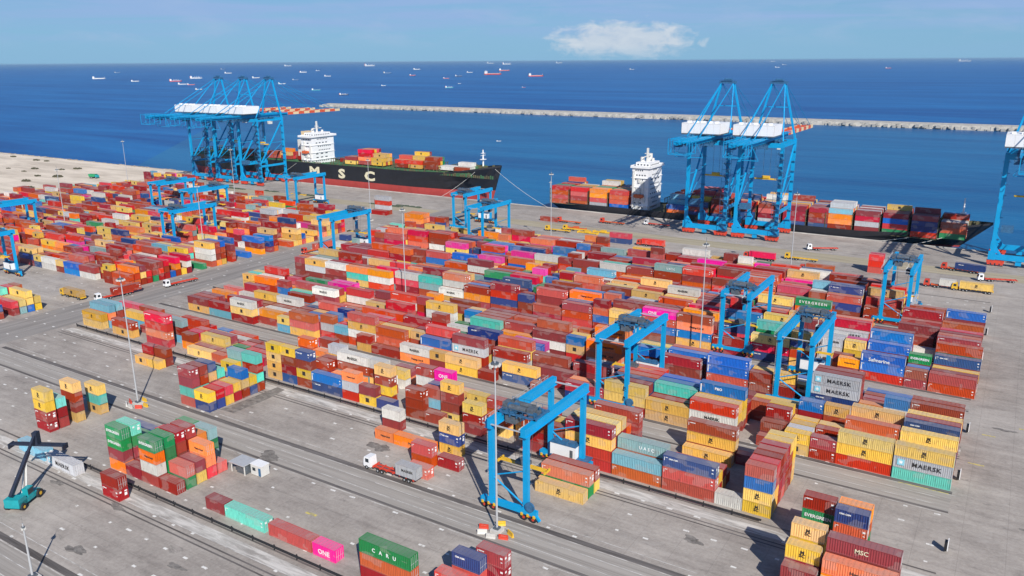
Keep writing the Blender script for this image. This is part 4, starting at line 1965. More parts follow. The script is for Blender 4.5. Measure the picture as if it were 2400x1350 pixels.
-466.7 300.6 0 4 0 1 1
-466.7 303.5 0 4 13 13
-466.7 306.4 0 4 0 2
-479.4 289 0 4 0 1 3
-479.4 291.9 0 4 1
-479.4 294.8 0 4 1 11 1
-479.4 300.6 0 4 2 1 1
-479.4 306.4 0 4 0 1 1
-492 289 0 4 3 0 0
-492 294.8 0 4 0
-492 297.7 0 4 0
-492 300.6 0 4 1 7 3 0
-492 303.5 0 4 0 3
-492 306.4 0 4 12 12 0
-504.7 291.9 0 4 3 3 1 6
-504.7 294.8 0 4 3 3 0
-504.7 297.7 0 4 0 0
-504.7 300.6 0 4 0
-504.7 303.5 0 4 3 0 0
-511.2 289 0 2 6 6 0
-511.2 291.9 0 2 6 6 6
-511.2 294.8 0 2 5 5 2
-511.2 297.7 0 2 0 1 6
-511.2 300.6 0 2 12 0 3
-511.2 306.4 0 2 3 6
-523.8 289 0 4 3 7 3 3
-523.8 291.9 0 4 2
-523.8 294.8 0 4 0 1 0
-523.8 297.7 0 4 1 0 0
-523.8 300.6 0 4 3 0 3
-523.8 303.5 0 4 2 9 3 9
-523.8 306.4 0 4 2 2 0 1
-536.4 289 0 4 12 1 0 1
-536.4 294.8 0 4 1 1 1
-536.4 297.7 0 4 5 3 3
-536.4 303.5 0 4 2 14 13
-536.4 306.4 0 4 6 14 1
-549.9 289 0 4 1 0 0
-549.9 291.9 0 4 3 2 9 3
-549.9 294.8 0 4 2 5 9
-549.9 297.7 0 4 5 0 0
-549.9 303.5 0 4 5 0 0
-549.9 306.4 0 4 0 0 0 7
-562.6 289 0 4 6 0 9
-562.6 291.9 0 4 6 3 0
-562.6 294.8 0 4 1 0 1
-562.6 297.7 0 4 1 2 1
-562.6 300.6 0 4 6 5 8
-562.6 303.5 0 4 0 0 0 0
-562.6 306.4 0 4 0
-575.2 289 0 4 3 0 5
-575.2 291.9 0 4 9 14 1
-575.2 294.8 0 4 3 15 0
-575.2 300.6 0 4 9 8 3 9
-575.2 306.4 0 4 1 0 0
-587.9 289 0 4 0 0 2
-587.9 291.9 0 4 2 0 1 0
-587.9 297.7 0 4 3 0 0
-587.9 300.6 0 4 1 3 0
-587.9 303.5 0 4 0 0 14
-587.9 306.4 0 4 0 5 3 1
-594.4 289 0 2 1 0 3 1
-594.4 291.9 0 2 1 1 5 1
-594.4 294.8 0 2 0 14 3 0
-594.4 300.6 0 2 1 3 9
-594.4 303.5 0 2 0 3 3
-336.2 317 0 4 5 0
-336.2 319.9 0 4 3 3 3
-336.2 325.7 0 4 3 1
-336.2 328.6 0 4 0 0 3
-336.2 331.5 0 4 2 2 2 3
-348.8 319.9 0 4 3 13
-348.8 322.8 0 4 2
-348.8 325.7 0 4 7 0 3
-348.8 331.5 0 4 0 1 3
-348.8 334.4 0 4 5
-361.5 319.9 0 4 2 1
-361.5 325.7 0 4 0 1 1
-361.5 328.6 0 4 9 2
-361.5 331.5 0 4 1
-361.5 334.4 0 4 3 3 1
-375 317 0 4 10 0 0 10
-375 322.8 0 4 10 10
-375 328.6 0 4 0
-375 334.4 0 4 6 0 10
-387.6 317 0 4 12 1 6
-387.6 322.8 0 4 8 8 2
-387.6 325.7 0 4 1 0 3
-387.6 328.6 0 4 3 1 3
-387.6 331.5 0 4 0 14 10
-387.6 334.4 0 4 3 0 9
-394.1 319.9 0 2 3 3 3
-394.1 322.8 0 2 3 3 3 15
-394.1 328.6 0 2 8 3 3
-394.1 334.4 0 2 3 3 3
-406.7 317 0 4 3
-406.7 319.9 0 4 6 14 0
-406.7 322.8 0 4 1 0
-419.4 317 0 4 3 1 3
-419.4 319.9 0 4 0 9 0
-419.4 322.8 0 4 0 1 9 0
-419.4 328.6 0 4 9
-432 322.8 0 4 5 5 0
-432 325.7 0 4 5 5 5
-432 328.6 0 4 5
-432 331.5 0 4 1
-432 334.4 0 4 5 1 2
-444.7 317 0 4 6 2 1
-444.7 322.8 0 4 10 2 3
-444.7 325.7 0 4 14 1 14
-444.7 328.6 0 4 1 0 8
-444.7 331.5 0 4 3 14 0
-457.3 322.8 0 4 11
-457.3 325.7 0 4 7 0 2
-457.3 328.6 0 4 1
-457.3 331.5 0 4 0
-470.8 317 0 4 3 3 9
-470.8 319.9 0 4 0
-470.8 322.8 0 4 0 6 6
-470.8 325.7 0 4 0 0 0
-470.8 328.6 0 4 14 3
-470.8 331.5 0 4 5 6 7
-470.8 334.4 0 4 6 1 0 1
-483.4 317 0 4 8 0 6
-483.4 319.9 0 4 14 3
-483.4 322.8 0 4 0 0 5
-483.4 325.7 0 4 0 5 5
-483.4 331.5 0 4 5 1 0
-483.4 334.4 0 4 3 10 7 0
-489.9 317 0 2 9 0 0 6
-489.9 319.9 0 2 0
-489.9 322.8 0 2 0
-489.9 325.7 0 2 0 0 15
-489.9 328.6 0 2 3 0 13
-489.9 331.5 0 2 10 13 0
-489.9 334.4 0 2 9 13 0
-502.6 317 0 4 2
-502.6 319.9 0 4 1 6
-502.6 328.6 0 4 6
-502.6 334.4 0 4 6 3 5
-515.2 317 0 4 10 10 9
-515.2 319.9 0 4 7 1 0 1
-515.2 322.8 0 4 0 0 1 1
-515.2 325.7 0 4 0 2 1
-515.2 331.5 0 4 0 1 1
-521.7 317 0 2 14 1 6
-521.7 319.9 0 2 3
-521.7 322.8 0 2 3 0 3
-521.7 325.7 0 2 3 0 3
-521.7 328.6 0 2 5
-521.7 331.5 0 2 0 3
-528.2 317 0 2 2 2 2
-528.2 322.8 0 2 5 2 2
-528.2 325.7 0 2 2 2 1
-528.2 328.6 0 2 15 2
-528.2 334.4 0 2 3 2 0
-540.9 317 0 4 3 3
-540.9 319.9 0 4 6 3
-540.9 322.8 0 4 5 0 3
-540.9 325.7 0 4 3 0 0
-540.9 328.6 0 4 2 0 1 1
-540.9 331.5 0 4 0 3 6
-547.4 317 0 2 0 2
-547.4 319.9 0 2 1 1
-547.4 322.8 0 2 2 0 0 0
-547.4 325.7 0 2 0 0 3 0
-547.4 328.6 0 2 5 9 0
-547.4 334.4 0 2 2 0
-560 317 0 4 3 3 9
-560 319.9 0 4 3
-560 322.8 0 4 5 0 0
-560 325.7 0 4 3 0 1
-560 328.6 0 4 0
-560 334.4 0 4 0 6
-572.7 317 0 4 3 0 1
-572.7 319.9 0 4 0 0 0
-572.7 322.8 0 4 1 1
-572.7 325.7 0 4 10 1 0
-572.7 328.6 0 4 2 0 1
-572.7 331.5 0 4 3
-585.3 317 0 4 8 1 11 0
-585.3 319.9 0 4 0
-585.3 322.8 0 4 6 8 5
-585.3 325.7 0 4 8 8
-585.3 328.6 0 4 3 0 0
-585.3 331.5 0 4 8 5 5
-585.3 334.4 0 4 1 6 8
-591.8 317 0 2 0
-591.8 319.9 0 2 13 0 2
-591.8 322.8 0 2 0 3 3
-591.8 325.7 0 2 0 0 12
-591.8 328.6 0 2 0
-591.8 331.5 0 2 0 6 0
-591.8 334.4 0 2 12 0 0
-358.1 345 0 2 1 0 0
-358.1 350.8 0 2 1 0
-358.1 353.7 0 2 1
-358.1 359.5 0 2 1 3
-370.7 345 0 4 3
-370.7 356.6 0 4 0
-370.7 359.5 0 4 0 0 0
-383.3 345 0 4 5
-383.3 347.9 0 4 0
-383.3 353.7 0 4 8 0 1
-383.3 359.5 0 4 5 0
-383.3 362.4 0 4 5
-389.8 345 0 2 3 7
-389.8 350.8 0 2 1 1
-389.8 353.7 0 2 9 11
-389.8 356.6 0 2 3 3
-389.8 359.5 0 2 13
-389.8 362.4 0 2 1 3 0
-402.5 347.9 0 4 3 9 3
-402.5 350.8 0 4 0
-402.5 356.6 0 4 1 11 2
-402.5 359.5 0 4 2
-415.1 345 0 4 14 0
-415.1 356.6 0 4 1 1
-415.1 359.5 0 4 1 1
-421.6 347.9 0 2 1 3
-421.6 350.8 0 2 0 8
-421.6 353.7 0 2 1 0
-434.3 345 0 4 2 1
-434.3 347.9 0 4 1
-434.3 356.6 0 4 8 1
-434.3 362.4 0 4 7 2
-440.8 345 0 2 1 3 0
-440.8 350.8 0 2 1
-440.8 353.7 0 2 1 0 1
-440.8 356.6 0 2 0 1
-440.8 359.5 0 2 5 1
-453.4 350.8 0 4 3 8
-453.4 353.7 0 4 1 0
-453.4 356.6 0 4 0 1 0
-459.9 345 0 2 7 0 0
-459.9 347.9 0 2 3 6
-459.9 350.8 0 2 3
-459.9 353.7 0 2 0 3
-459.9 362.4 0 2 3 6
-466.4 345 0 2 0 13 1
-466.4 350.8 0 2 0 3
-466.4 359.5 0 2 0
-473 347.9 0 2 5 5
-473 356.6 0 2 1 3 0
-473 362.4 0 2 0 2
-479.5 345 0 2 0
-479.5 350.8 0 2 14 1 1
-479.5 356.6 0 2 1 0
-486 345 0 2 3 1
-486 353.7 0 2 5 0 0
-486 356.6 0 2 1 1
-486 362.4 0 2 14
-492.5 350.8 0 2 0 1
-499 345 0 2 3 3
-499 350.8 0 2 2 3
-499 353.7 0 2 3
-499 356.6 0 2 3 9
-499 359.5 0 2 3 8
-505.5 345 0 2 0 6 0
-505.5 347.9 0 2 0
-505.5 353.7 0 2 0 3
-505.5 359.5 0 2 1 1
-512 345 0 2 1 0
-512 350.8 0 2 0 0 7
-512 353.7 0 2 0 3 3
-518.5 345 0 2 1 1
-518.5 347.9 0 2 2 9
-518.5 350.8 0 2 3 7
-518.5 353.7 0 2 0 0 7
-518.5 356.6 0 2 5 7
-518.5 362.4 0 2 0 7
-531.2 345 0 4 14 0
-531.2 347.9 0 4 1 1
-531.2 353.7 0 4 0 6
-531.2 359.5 0 4 0
-531.2 362.4 0 4 5 8
-544.7 345 0 4 0
-544.7 347.9 0 4 8 0 0
-544.7 350.8 0 4 0
-544.7 353.7 0 4 0 9
-544.7 362.4 0 4 0 0
-557.3 347.9 0 4 5 0
-557.3 353.7 0 4 0
-557.3 359.5 0 4 2 1 14
-557.3 362.4 0 4 10 0 0
-563.8 345 0 2 6
-563.8 347.9 0 2 3 9
-563.8 350.8 0 2 0 1 0
-563.8 353.7 0 2 7 15
-563.8 359.5 0 2 3 6
-563.8 362.4 0 2 6 1
-570.3 350.8 0 2 7 3 1
-570.3 353.7 0 2 14 7 5
-570.3 356.6 0 2 12 2 0
-583 345 0 4 0 2 2
-583 347.9 0 4 1
-583 350.8 0 4 11 5
-583 353.7 0 4 1 0
-583 356.6 0 4 0 14
-589.5 350.8 0 2 14 14
-589.5 356.6 0 2 3
-589.5 359.5 0 2 3 14
-596 350.8 0 2 0 3
-596 353.7 0 2 1 9
-596 359.5 0 2 1
-596 362.4 0 2 0 3
-442.2 368 0 4 0 15
-442.2 370.9 0 4 5
-442.2 373.8 0 4 9 15
-448.7 370.9 0 2 0 3
-448.7 373.8 0 2 0
-448.7 376.7 0 2 0 1 1
-461.3 368 0 4 3 3
-461.3 376.7 0 4 15
-486.6 370.9 0 4 5 3 3
-486.6 376.7 0 4 0 9
-499.3 368 0 4 1 9 9
-499.3 370.9 0 4 2 9
-499.3 373.8 0 4 2 0
-511.9 368 0 4 14
-511.9 376.7 0 4 7 15
-524.5 368 0 4 0 0 0
-537.2 368 0 4 8 1
-537.2 373.8 0 4 7
-537.2 376.7 0 4 9 8
-549.8 368 0 4 0 0
-549.8 376.7 0 4 0
-563.3 370.9 0 4 0 0
-563.3 373.8 0 4 3 0
-575.9 370.9 0 4 1 1
-589.4 373.8 0 4 0 3
-595.9 368 0 2 3
-595.9 373.8 0 2 0 3
-536.1 386 0 2 3 9
-536.1 388.9 0 2 15 5 0
-536.1 394.7 0 2 5 0
-548.7 386 0 4 0 13 9
-548.7 391.8 0 4 9 0 0 0
-555.2 386 0 2 2 15 14
-555.2 388.9 0 2 1 0
-555.2 391.8 0 2 14 7 0 3
-555.2 394.7 0 2 1 1
-562.6 386 0 2 6 9 1 3
-562.6 388.9 0 2 1 5 15 0
-562.6 391.8 0 2 1 14 14 13
-562.6 394.7 0 2 0 0 3
-569.1 386 0 2 0 14 0
-569.1 388.9 0 2 14 14
-569.1 391.8 0 2 1 3 0 0
-569.1 394.7 0 2 14 3 14 3
-575.6 386 0 2 5 1 0 3
-575.6 388.9 0 2 2 5 13
-575.6 394.7 0 2 3 0 12
-582.1 386 0 2 0 1
-582.1 388.9 0 2 1 5
-582.1 394.7 0 2 1 1 0
-588.6 386 0 2 9 14 0 0
-588.6 391.8 0 2 3 1 6 8
-588.6 394.7 0 2 6 1 1
-334.5 143 0 4 0 6
-334.5 148.8 0 4 0 2
-334.5 151.7 0 4 15 3
-334.5 154.6 0 4 7 3 3
-334.5 157.5 0 4 3 3
-341 143 0 2 5
-341 145.9 0 2 5 1 5
-341 148.8 0 2 1 3
-341 151.7 0 2 5 14 12
-341 154.6 0 2 0 15 2
-341 157.5 0 2 9 1 1
-288.1 372 0 2 6 0
-288.1 374.9 0 2 0 0
-294.6 372 0 2 1 0
-261.5 464.6 3.2 4 1 1 1 1
-261.5 467.2 3.2 4 1 1 1 0
-261.5 469.8 3.2 4 1 0 1 11
-261.5 472.4 3.2 4 1 1 11 11
-261.5 475 3.2 4 0 11 11
-261.5 477.6 3.2 4 5 0 9 1
-261.5 480.2 3.2 4 0 14 1 0
-261.5 482.8 3.2 4 5 0 6
-261.5 485.4 3.2 4 1 6 0 6
-261.5 488 3.2 4 0 0 0 3 1
-261.5 490.6 3.2 4 14 13 2 1
-247.6 464.6 3.2 4 1 0 14 1
-247.6 467.2 3.2 4 1 0 14 1
-247.6 469.8 3.2 4 1 1 1 11
-247.6 472.4 3.2 4 1 1 5 5
-247.6 475 3.2 4 1 5 11
-247.6 477.6 3.2 4 1 1 0 3
-247.6 480.2 3.2 4 0 0 2 9
-247.6 482.8 3.2 4 0 7 0
-247.6 485.4 3.2 4 0 0 0
-247.6 488 3.2 4 0 3 3
-247.6 490.6 3.2 4 14 2 3
-233.6 464.6 3.2 4 10 1 5 5
-233.6 467.2 3.2 4 6 1 5 5
-233.6 469.8 3.2 4 5 1 1 5
-233.6 472.4 3.2 4 5 1 5 11
-233.6 475 3.2 4 5 5 11 11
-233.6 477.6 3.2 4 11 11 11 11
-233.6 480.2 3.2 4 0 0 3 14
-233.6 482.8 3.2 4 6 0 10 3 9
-233.6 485.4 3.2 4 0 0 0
-233.6 488 3.2 4 13 3 2 3 3
-233.6 490.6 3.2 4 0 0 3 0
-219.6 464.6 3.2 4 7 1 1 14
-219.6 467.2 3.2 4 7 0 0 14
-219.6 469.8 3.2 4 1 1 5 5
-219.6 472.4 3.2 4 0 0 5 11
-219.6 475 3.2 4 5 5 11 0
-219.6 477.6 3.2 4 5 0 10 3
-219.6 480.2 3.2 4 7 0 3 2
-219.6 482.8 3.2 4 3 3 5 6
-219.6 485.4 3.2 4 10 1 3 1
-219.6 488 3.2 4 5 3 2 8
-219.6 490.6 3.2 4 0 1 6 0
-181 464.6 3.2 4 5 7
-181 467.2 3.2 4 5 7 8
-181 469.8 3.2 4 6 6 7 8
-181 472.4 3.2 4 7 1 3 1
-181 475 3.2 4 2 1 3
-181 477.6 3.2 4 5 0 1 0
-181 480.2 3.2 4 1 0 0 0
-181 482.8 3.2 4 3 14 1
-181 485.4 3.2 4 0 1 0
-181 488 3.2 4 0 3 3 14
-181 490.6 3.2 4 1 1 3 1
-167 464.6 3.2 4 6 0 6
-167 467.2 3.2 4 0 6 0
-167 469.8 3.2 4 13 1 1 3
-167 472.4 3.2 4 3 0 2 0
-167 475 3.2 4 1 0 5 3 2
-167 477.6 3.2 4 3 5 0
-167 480.2 3.2 4 3 0 0 1 6
-167 482.8 3.2 4 0 5 2 13 0
-167 485.4 3.2 4 3 0 1 0
-167 488 3.2 4 1 1 9 3 14
-167 490.6 3.2 4 2 1 1 0 2
-153 464.6 3.2 4 6 0 0 0
-153 467.2 3.2 4 0 0 0 5
-153 469.8 3.2 4 1 5 3 1
-153 472.4 3.2 4 1 0 1 9 1
-153 475 3.2 4 10 0 0 3
-153 477.6 3.2 4 1 1 0
-153 480.2 3.2 4 1 2 1
-153 482.8 3.2 4 0 1 3 0
-153 485.4 3.2 4 0 9 3 0
-153 488 3.2 4 9 1 0 1
-153 490.6 3.2 4 0 0 0 0
-139 464.6 3.2 4 6 6 0 0
-139 467.2 3.2 4 6 9 1 1
-139 469.8 3.2 4 0 2 1 3
-139 472.4 3.2 4 0 0 2 0 6
-139 475 3.2 4 2 1 14 6 1
-139 477.6 3.2 4 6 1 1 3
-139 480.2 3.2 4 2 0 5 5
-139 482.8 3.2 4 0 0 5
-139 485.4 3.2 4 9 0 0 2
-139 488 3.2 4 1 1 2 6
-139 490.6 3.2 4 0 0 3
-125 464.6 3.2 4 10 0 14 0
-125 467.2 3.2 4 6 0 9 0
-125 469.8 3.2 4 3 2 3 7
-125 472.4 3.2 4 5 3 1 3
-125 475 3.2 4 0 6 0 3
-125 477.6 3.2 4 0 12 0 15
-125 480.2 3.2 4 14 0 0 0 9
-125 482.8 3.2 4 0 2 8 0
-125 485.4 3.2 4 0 6 1 5
-125 488 3.2 4 5 0 0 8 3
-125 490.6 3.2 4 3 3 0
-111 464.6 3.2 4 6 0 0 0
-111 467.2 3.2 4 12 0 0 14
-111 469.8 3.2 4 0 14 2 0
-111 472.4 3.2 4 1 3 3
-111 475 3.2 4 6 0 7 3
-111 477.6 3.2 4 0 14 9 7
-111 480.2 3.2 4 0 3 9 3
-111 482.8 3.2 4 1 6 7 0
-111 485.4 3.2 4 0 0 3 6 0
-111 488 3.2 4 0 5 3 6
-111 490.6 3.2 4 5 6 1 3
-97 464.6 3.2 4 6 0 0 0
-97 467.2 3.2 4 0 0 0 0
-97 469.8 3.2 4 0 0 12 0
-97 472.4 3.2 4 13 5 0 0
-97 475 3.2 4 5 0 0 0
-97 477.6 3.2 4 2 7 6 7
-97 480.2 3.2 4 10 6 3 3
-97 482.8 3.2 4 0 12 0 6
-97 485.4 3.2 4 1 0 5
-97 488 3.2 4 2 5 1 0
-97 490.6 3.2 4 0 12 1 0
-86.5 464.6 3.6 4 0 5 5 8
-86.5 467.2 3.6 4 0 1 5 5 10
-86.5 469.8 3.6 4 0 0 0 1 10
-86.5 472.4 3.6 4 0 0 1 10 10
-86.5 475 3.6 4 0 0 0 3 9
-86.5 477.6 3.6 4 3 3 6 0
-86.5 480.2 3.6 4 1 9 1 9
-86.5 482.8 3.6 4 1 13 3 0
-86.5 485.4 3.6 4 0 1 13
-72.6 464.6 3.6 4 0 10 2 0
-72.6 467.2 3.6 4 0 0 2 10
-72.6 469.8 3.6 4 0 0 9 0
-72.6 472.4 3.6 4 2 0 14 0
-72.6 475 3.6 4 8 3 1 9
-72.6 477.6 3.6 4 3 6 12 0
-72.6 480.2 3.6 4 13 0 0 0
-72.6 482.8 3.6 4 0 14 1 10
-72.6 485.4 3.6 4 0 0 1
-58.7 464.6 3.6 4 11 2 7 0
-58.7 467.2 3.6 4 0 2 7 0
-58.7 469.8 3.6 4 0 0 7 0
-58.7 472.4 3.6 4 0 2 6 0
-58.7 475 3.6 4 0 0 3 0 3
-58.7 477.6 3.6 4 14 1 0 1
-58.7 480.2 3.6 4 1 2 0 1
-58.7 482.8 3.6 4 3 5 6 0
-58.7 485.4 3.6 4 0 3 2 0
-44.8 464.6 3.6 4 1 6 6 0
-44.8 467.2 3.6 4 5 6 0 0
-44.8 469.8 3.6 4 0 0 6 0
-44.8 472.4 3.6 4 0 0 0 0 0
-44.8 475 3.6 4 0 6 9 2
-44.8 477.6 3.6 4 0 0 3 13
-31.5 467.5 3.6 4 11 1 0
-31.5 470.1 3.6 4 5 1 9
-31.5 472.7 3.6 4 0 0 9
-31.5 475.3 3.6 4 9 0 10
-31.5 477.9 3.6 4 0 3 3 0
-31.5 480.5 3.6 4 3 0 9 7
-448 466.5 17.5 4 3 0
-448 469.1 17.5 4 3 0
-448 471.7 17.5 4 0 5
-461 474.3 17.5 4 0
-434 466.5 18 4 1 5 2 2
-434 469.1 18 4 2 1 2 2
-434 471.7 18 4 0 2 3 3
-434 474.3 18 4 0 3 2 2
-434 476.9 18 4 3 3 3 0
-421 466.5 18 4 3 3
-421 469.1 18 4 1 3 3
-421 471.7 18 4 3 3 3
-421 474.3 18 4 1 3 5
-398 467 18 4 0 1
-398 469.6 18 4 0 5
-398 472.2 18 4 3 0 1
-398 474.8 18 4 1 2 0
-385 467 18 4 3 2
-385 469.6 18 4 0 5
-385 472.2 18 4 0 5 3
-385 474.8 18 4 3 0 5 3
-385 477.4 18 4 3 5 0 0
-372 468 18 4 0 0
-372 470.6 18 4 3 0 0
-372 473.2 18 4 3 3 0
-372 475.8 18 4 12 11 11
-357 468.6 18.4 4 9
-357 471.2 18.4 4 9
-357 473.8 18.4 4 9
-344 468 18.4 4 0
-344 473.2 18.4 4 9 9
-344 475.8 18.4 4 9 9
-503 469.1 17.5 4 0
-503 471.7 17.5 4 0 0
-503 474.3 17.5 4 0 0 0
-520 466.5 17.5 4 0 3
-520 469.1 17.5 4 2 0 5
-520 471.7 17.5 4 0 0
-520 474.3 17.5 4 0 0
-536 466.5 17.5 4 1 1
-536 469.1 17.5 4 5 1
-536 471.7 17.5 4 0 0
-566 466.5 17.5 4 0 0
-566 469.1 17.5 4 1 0
-181.5 385.5 0 4 6 2
-163.2 386 1.3 4 2
-106.6 386 1.3 4 2
-77.2 374 1.3 4 1
-15 374.5 1.3 4 3
-22.6 375 1.3 2 9
-441.8 387 1.3 4 0
-485.4 388 0 4 0
-113.6 128.6 1.4 2 10
-332.5 174.5 1.3 4 4
-349 388 0 4 0 10 2 10
-352 391 0 4 0 9 2
-349 384.5 0 4 0
-244 352.5 0 4 5 5
-262 352 0 4 12 3
-300 345 0 4 3 12
-244.5 420 0 4 0
-303 362 0 4 0 5 5
-303 364.9 0 4 0 5 5
-303 367.8 0 4 0 5 5
"""
HEROES = """
61 3 1
29 2 1
62 2 1
111 2 1
95 2 1
27 0 1
54 0 1
55 1 1
114 2 1
119 2 1
26 0 1
87 1 1
122 2 1
86 3 1
102 2 1
99 2 1
65 2 1
30 2 1
64 3 1
125 2 1
67 3 1
111 1 1
111 0 1
143 2 1
107 2 1
95 1 1
101 0 1
145 3 1
69 3 1
119 1 1
176 3 1
32 2 1
119 0 1
29 1 1
95 0 1
28 0 1
148 1 1
185 1 1
153 2 1
171 2 1
105 3 1
86 2 1
87 0 1
99 1 1
150 2 1
188 2 1
88 3 1
116 2 1
189 3 1
180 3 1
86 1 1
195 2 1
160 1 1
66 1 1
401 2 1
176 2 1
398 2 1
223 0 1
196 2 1
197 3 1
107 1 1
167 1 1
316 2 1
185 0 1
24 1 1
318 2 1
2110 0 1
319 3 1
411 2 1
148 0 1
7 0 1
534 2 1
161 1 1
10 1 1
406 2 1
6 3 1
412 3 1
195 1 1
323 3 1
272 3 1
153 1 1
107 0 1
180 2 1
213 3 1
127 1 1
540 1 1
51 0 1
16 2 1
536 3 1
216 2 1
56 1 1
50 1 1
88 2 1
76 1 1
218 2 1
169 1 1
25 0 1
211 2 1
88 1 1
546 3 1
184 2 1
88 0 1
424 3 1
4 3 1
53 2 1
423 2 1
139 2 1
541 2 1
86 0 1
69 2 1
543 3 1
195 0 1
329 2 1
143 1 1
135 2 1
174 2 1
326 3 1
658 3 1
341 2 1
162 1 1
552 3 1
134 2 1
67 2 1
401 1 1
83 2 1
48 0 1
534 1 1
805 1 1
180 1 1
534 0 1
664 3 1
312 1 1
806 2 1
411 1 1
807 3 1
347 3 1
84 2 1
330 3 1
558 2 1
435 2 1
323 2 1
245 1 1
539 3 1
49 1 1
297 3 1
811 2 1
812 3 1
165 0 1
103 3 1
446 3 1
209 2 1
540 0 1
104 3 1
559 3 1
430 2 1
546 1 1
546 2 1
183 1 0
81 2 0
682 3 0
0 3 0
160 0 0
138 1 0
24 0 0
127 0 0
362 2 0
224 3 0
571 2 0
182 2 0
47 0 0
205 2 0
406 1 0
6 2 0
402 2 0
6 1 0
552 2 0
579 3 0
825 2 0
457 2 0
2 3 0
243 0 0
76 0 0
53 1 0
192 1 0
13 1 0
167 0 0
78 1 0
34 1 0
68 3 0
9 3 0
79 3 0
31 1 0
2106 0 0
552 1 0
578 1 0
832 3 0
3 2 0
552 0 0
72 1 0
4 2 0
194 2 0
4 1 0
592 3 0
838 2 0
77 2 0
830 3 0
12 3 0
33 3 0
170 0 0
573 3 0
126 1 0
346 2 0
117 2 0
161 0 0
558 1 0
8 3 0
702 3 0
176 1 0
83 1 0
458 3 0
379 2 0
5 0 0
382 2 0
15 3 0
546 0 0
691 3 0
82 0 0
199 1 0
41 2 0
118 2 0
303 3 0
472 2 0
71 1 0
844 3 0
141 1 0
238 2 0
839 3 0
312 0 0
805 0 0
44 3 0
75 3 0
307 3 0
144 2 0
688 2 0
53 0 0
528 3 0
706 3 0
476 2 0
556 3 0
605 3 0
571 1 0
851 3 0
200 2 0
163 0 0
20 2 0
832 2 0
201 2 0
277 2 0
83 0 0
297 2 0
162 0 0
362 1 0
81 1 0
272 2 0
598 2 0
595 3 0
314 1 0
131 1 0
347 2 0
657 2 0
224 2 0
172 2 0
367 2 0
224 1 0
89 3 0
32 1 0
0 2 0
226 1 0
291 3 0
52 0 0
192 0 0
858 2 0
547 3 0
0 1 0
154 2 0
417 2 0
532 3 0
85 2 0
341 1 0
182 1 0
0 0 0
386 2 0
90 3 0
604 1 0
79 2 0
297 1 0
658 2 0
49 0 0
215 1 0
844 2 0
"""
VESSELS = """
-5182 3169 81 0 0 0.80 0
-8220 5240 59 3 0 1.26 0
-4213 2785 43 0 0 0.95 0
-3966 2863 65 1 1 0.73 0
-3377 2472 41 0 0 0.69 0
-3269 2438 35 1 0 0.71 0
-4585 3463 77 0 1 0.72 0
-2661 2016 28 0 0 1.32 0
-10212 8197 80 3 0 1.37 0
-6452 5233 71 0 0 0.53 0
-4270 3678 55 0 0 1.30 0
-2954 2693 39 0 0 1.26 0
-16858 15629 196 0 0 0.53 0
-3511 3303 35 3 0 0.80 0
-6063 5813 72 0 1 0.92 0
-2156 2122 33 2 0 0.51 0
-7053 6989 48 0 0 0.51 0
-4217 4270 51 0 0 0.37 0
-1767 1852 31 4 1 1.19 1
-13173 14726 264 0 1 1.05 1
-2303 2653 21 0 0 1.03 1
-4726 5501 71 3 0 0.86 1
-3794 4689 51 1 0 1.18 1
-6570 8209 90 0 0 0.81 1
-2917 3915 36 1 0 0.60 1
-1870 2528 34 2 1 0.89 1
-3246 4494 47 4 0 0.56 1
-2185 3031 14 0 0 0.80 1
-4245 6046 54 0 0 0.47 1
-18404 27667 323 0 0 0.22 1
-3388 5120 134 1 0 0.27 1
-558 855 6 0 0 0.69 3
-4587 7145 114 1 0 0.75 1
-12949 20308 264 0 1 0.65 1
-1629 2672 15 1 0 0.17 1
-2722 4615 98 1 0 0.58 1
-16023 28951 282 0 0 0.94 1
-3660 8219 55 0 0 -0.06 2
-9278 34978 198 0 0 0.32 2
-2692 10364 59 0 0 0.54 2
-3784 15009 75 0 0 -0.08 2
-1297 9306 57 1 0 0.38 2
-1823 27581 336 0 1 -0.13 2
"""
SHRUBS = [(-899, 443, 4.2), (-845, 438, 4.2), (-828, 439, 3.5), (-777, 400, 4.2), (-741, 420, 4.5), (-703, 380, 5.6), (-724, 374, 3.6), (-700, 352, 4.9), (-660, 334, 4.2), (-748, 409, 3.5), (-802, 389, 2.8), (-767, 385, 2.8)]
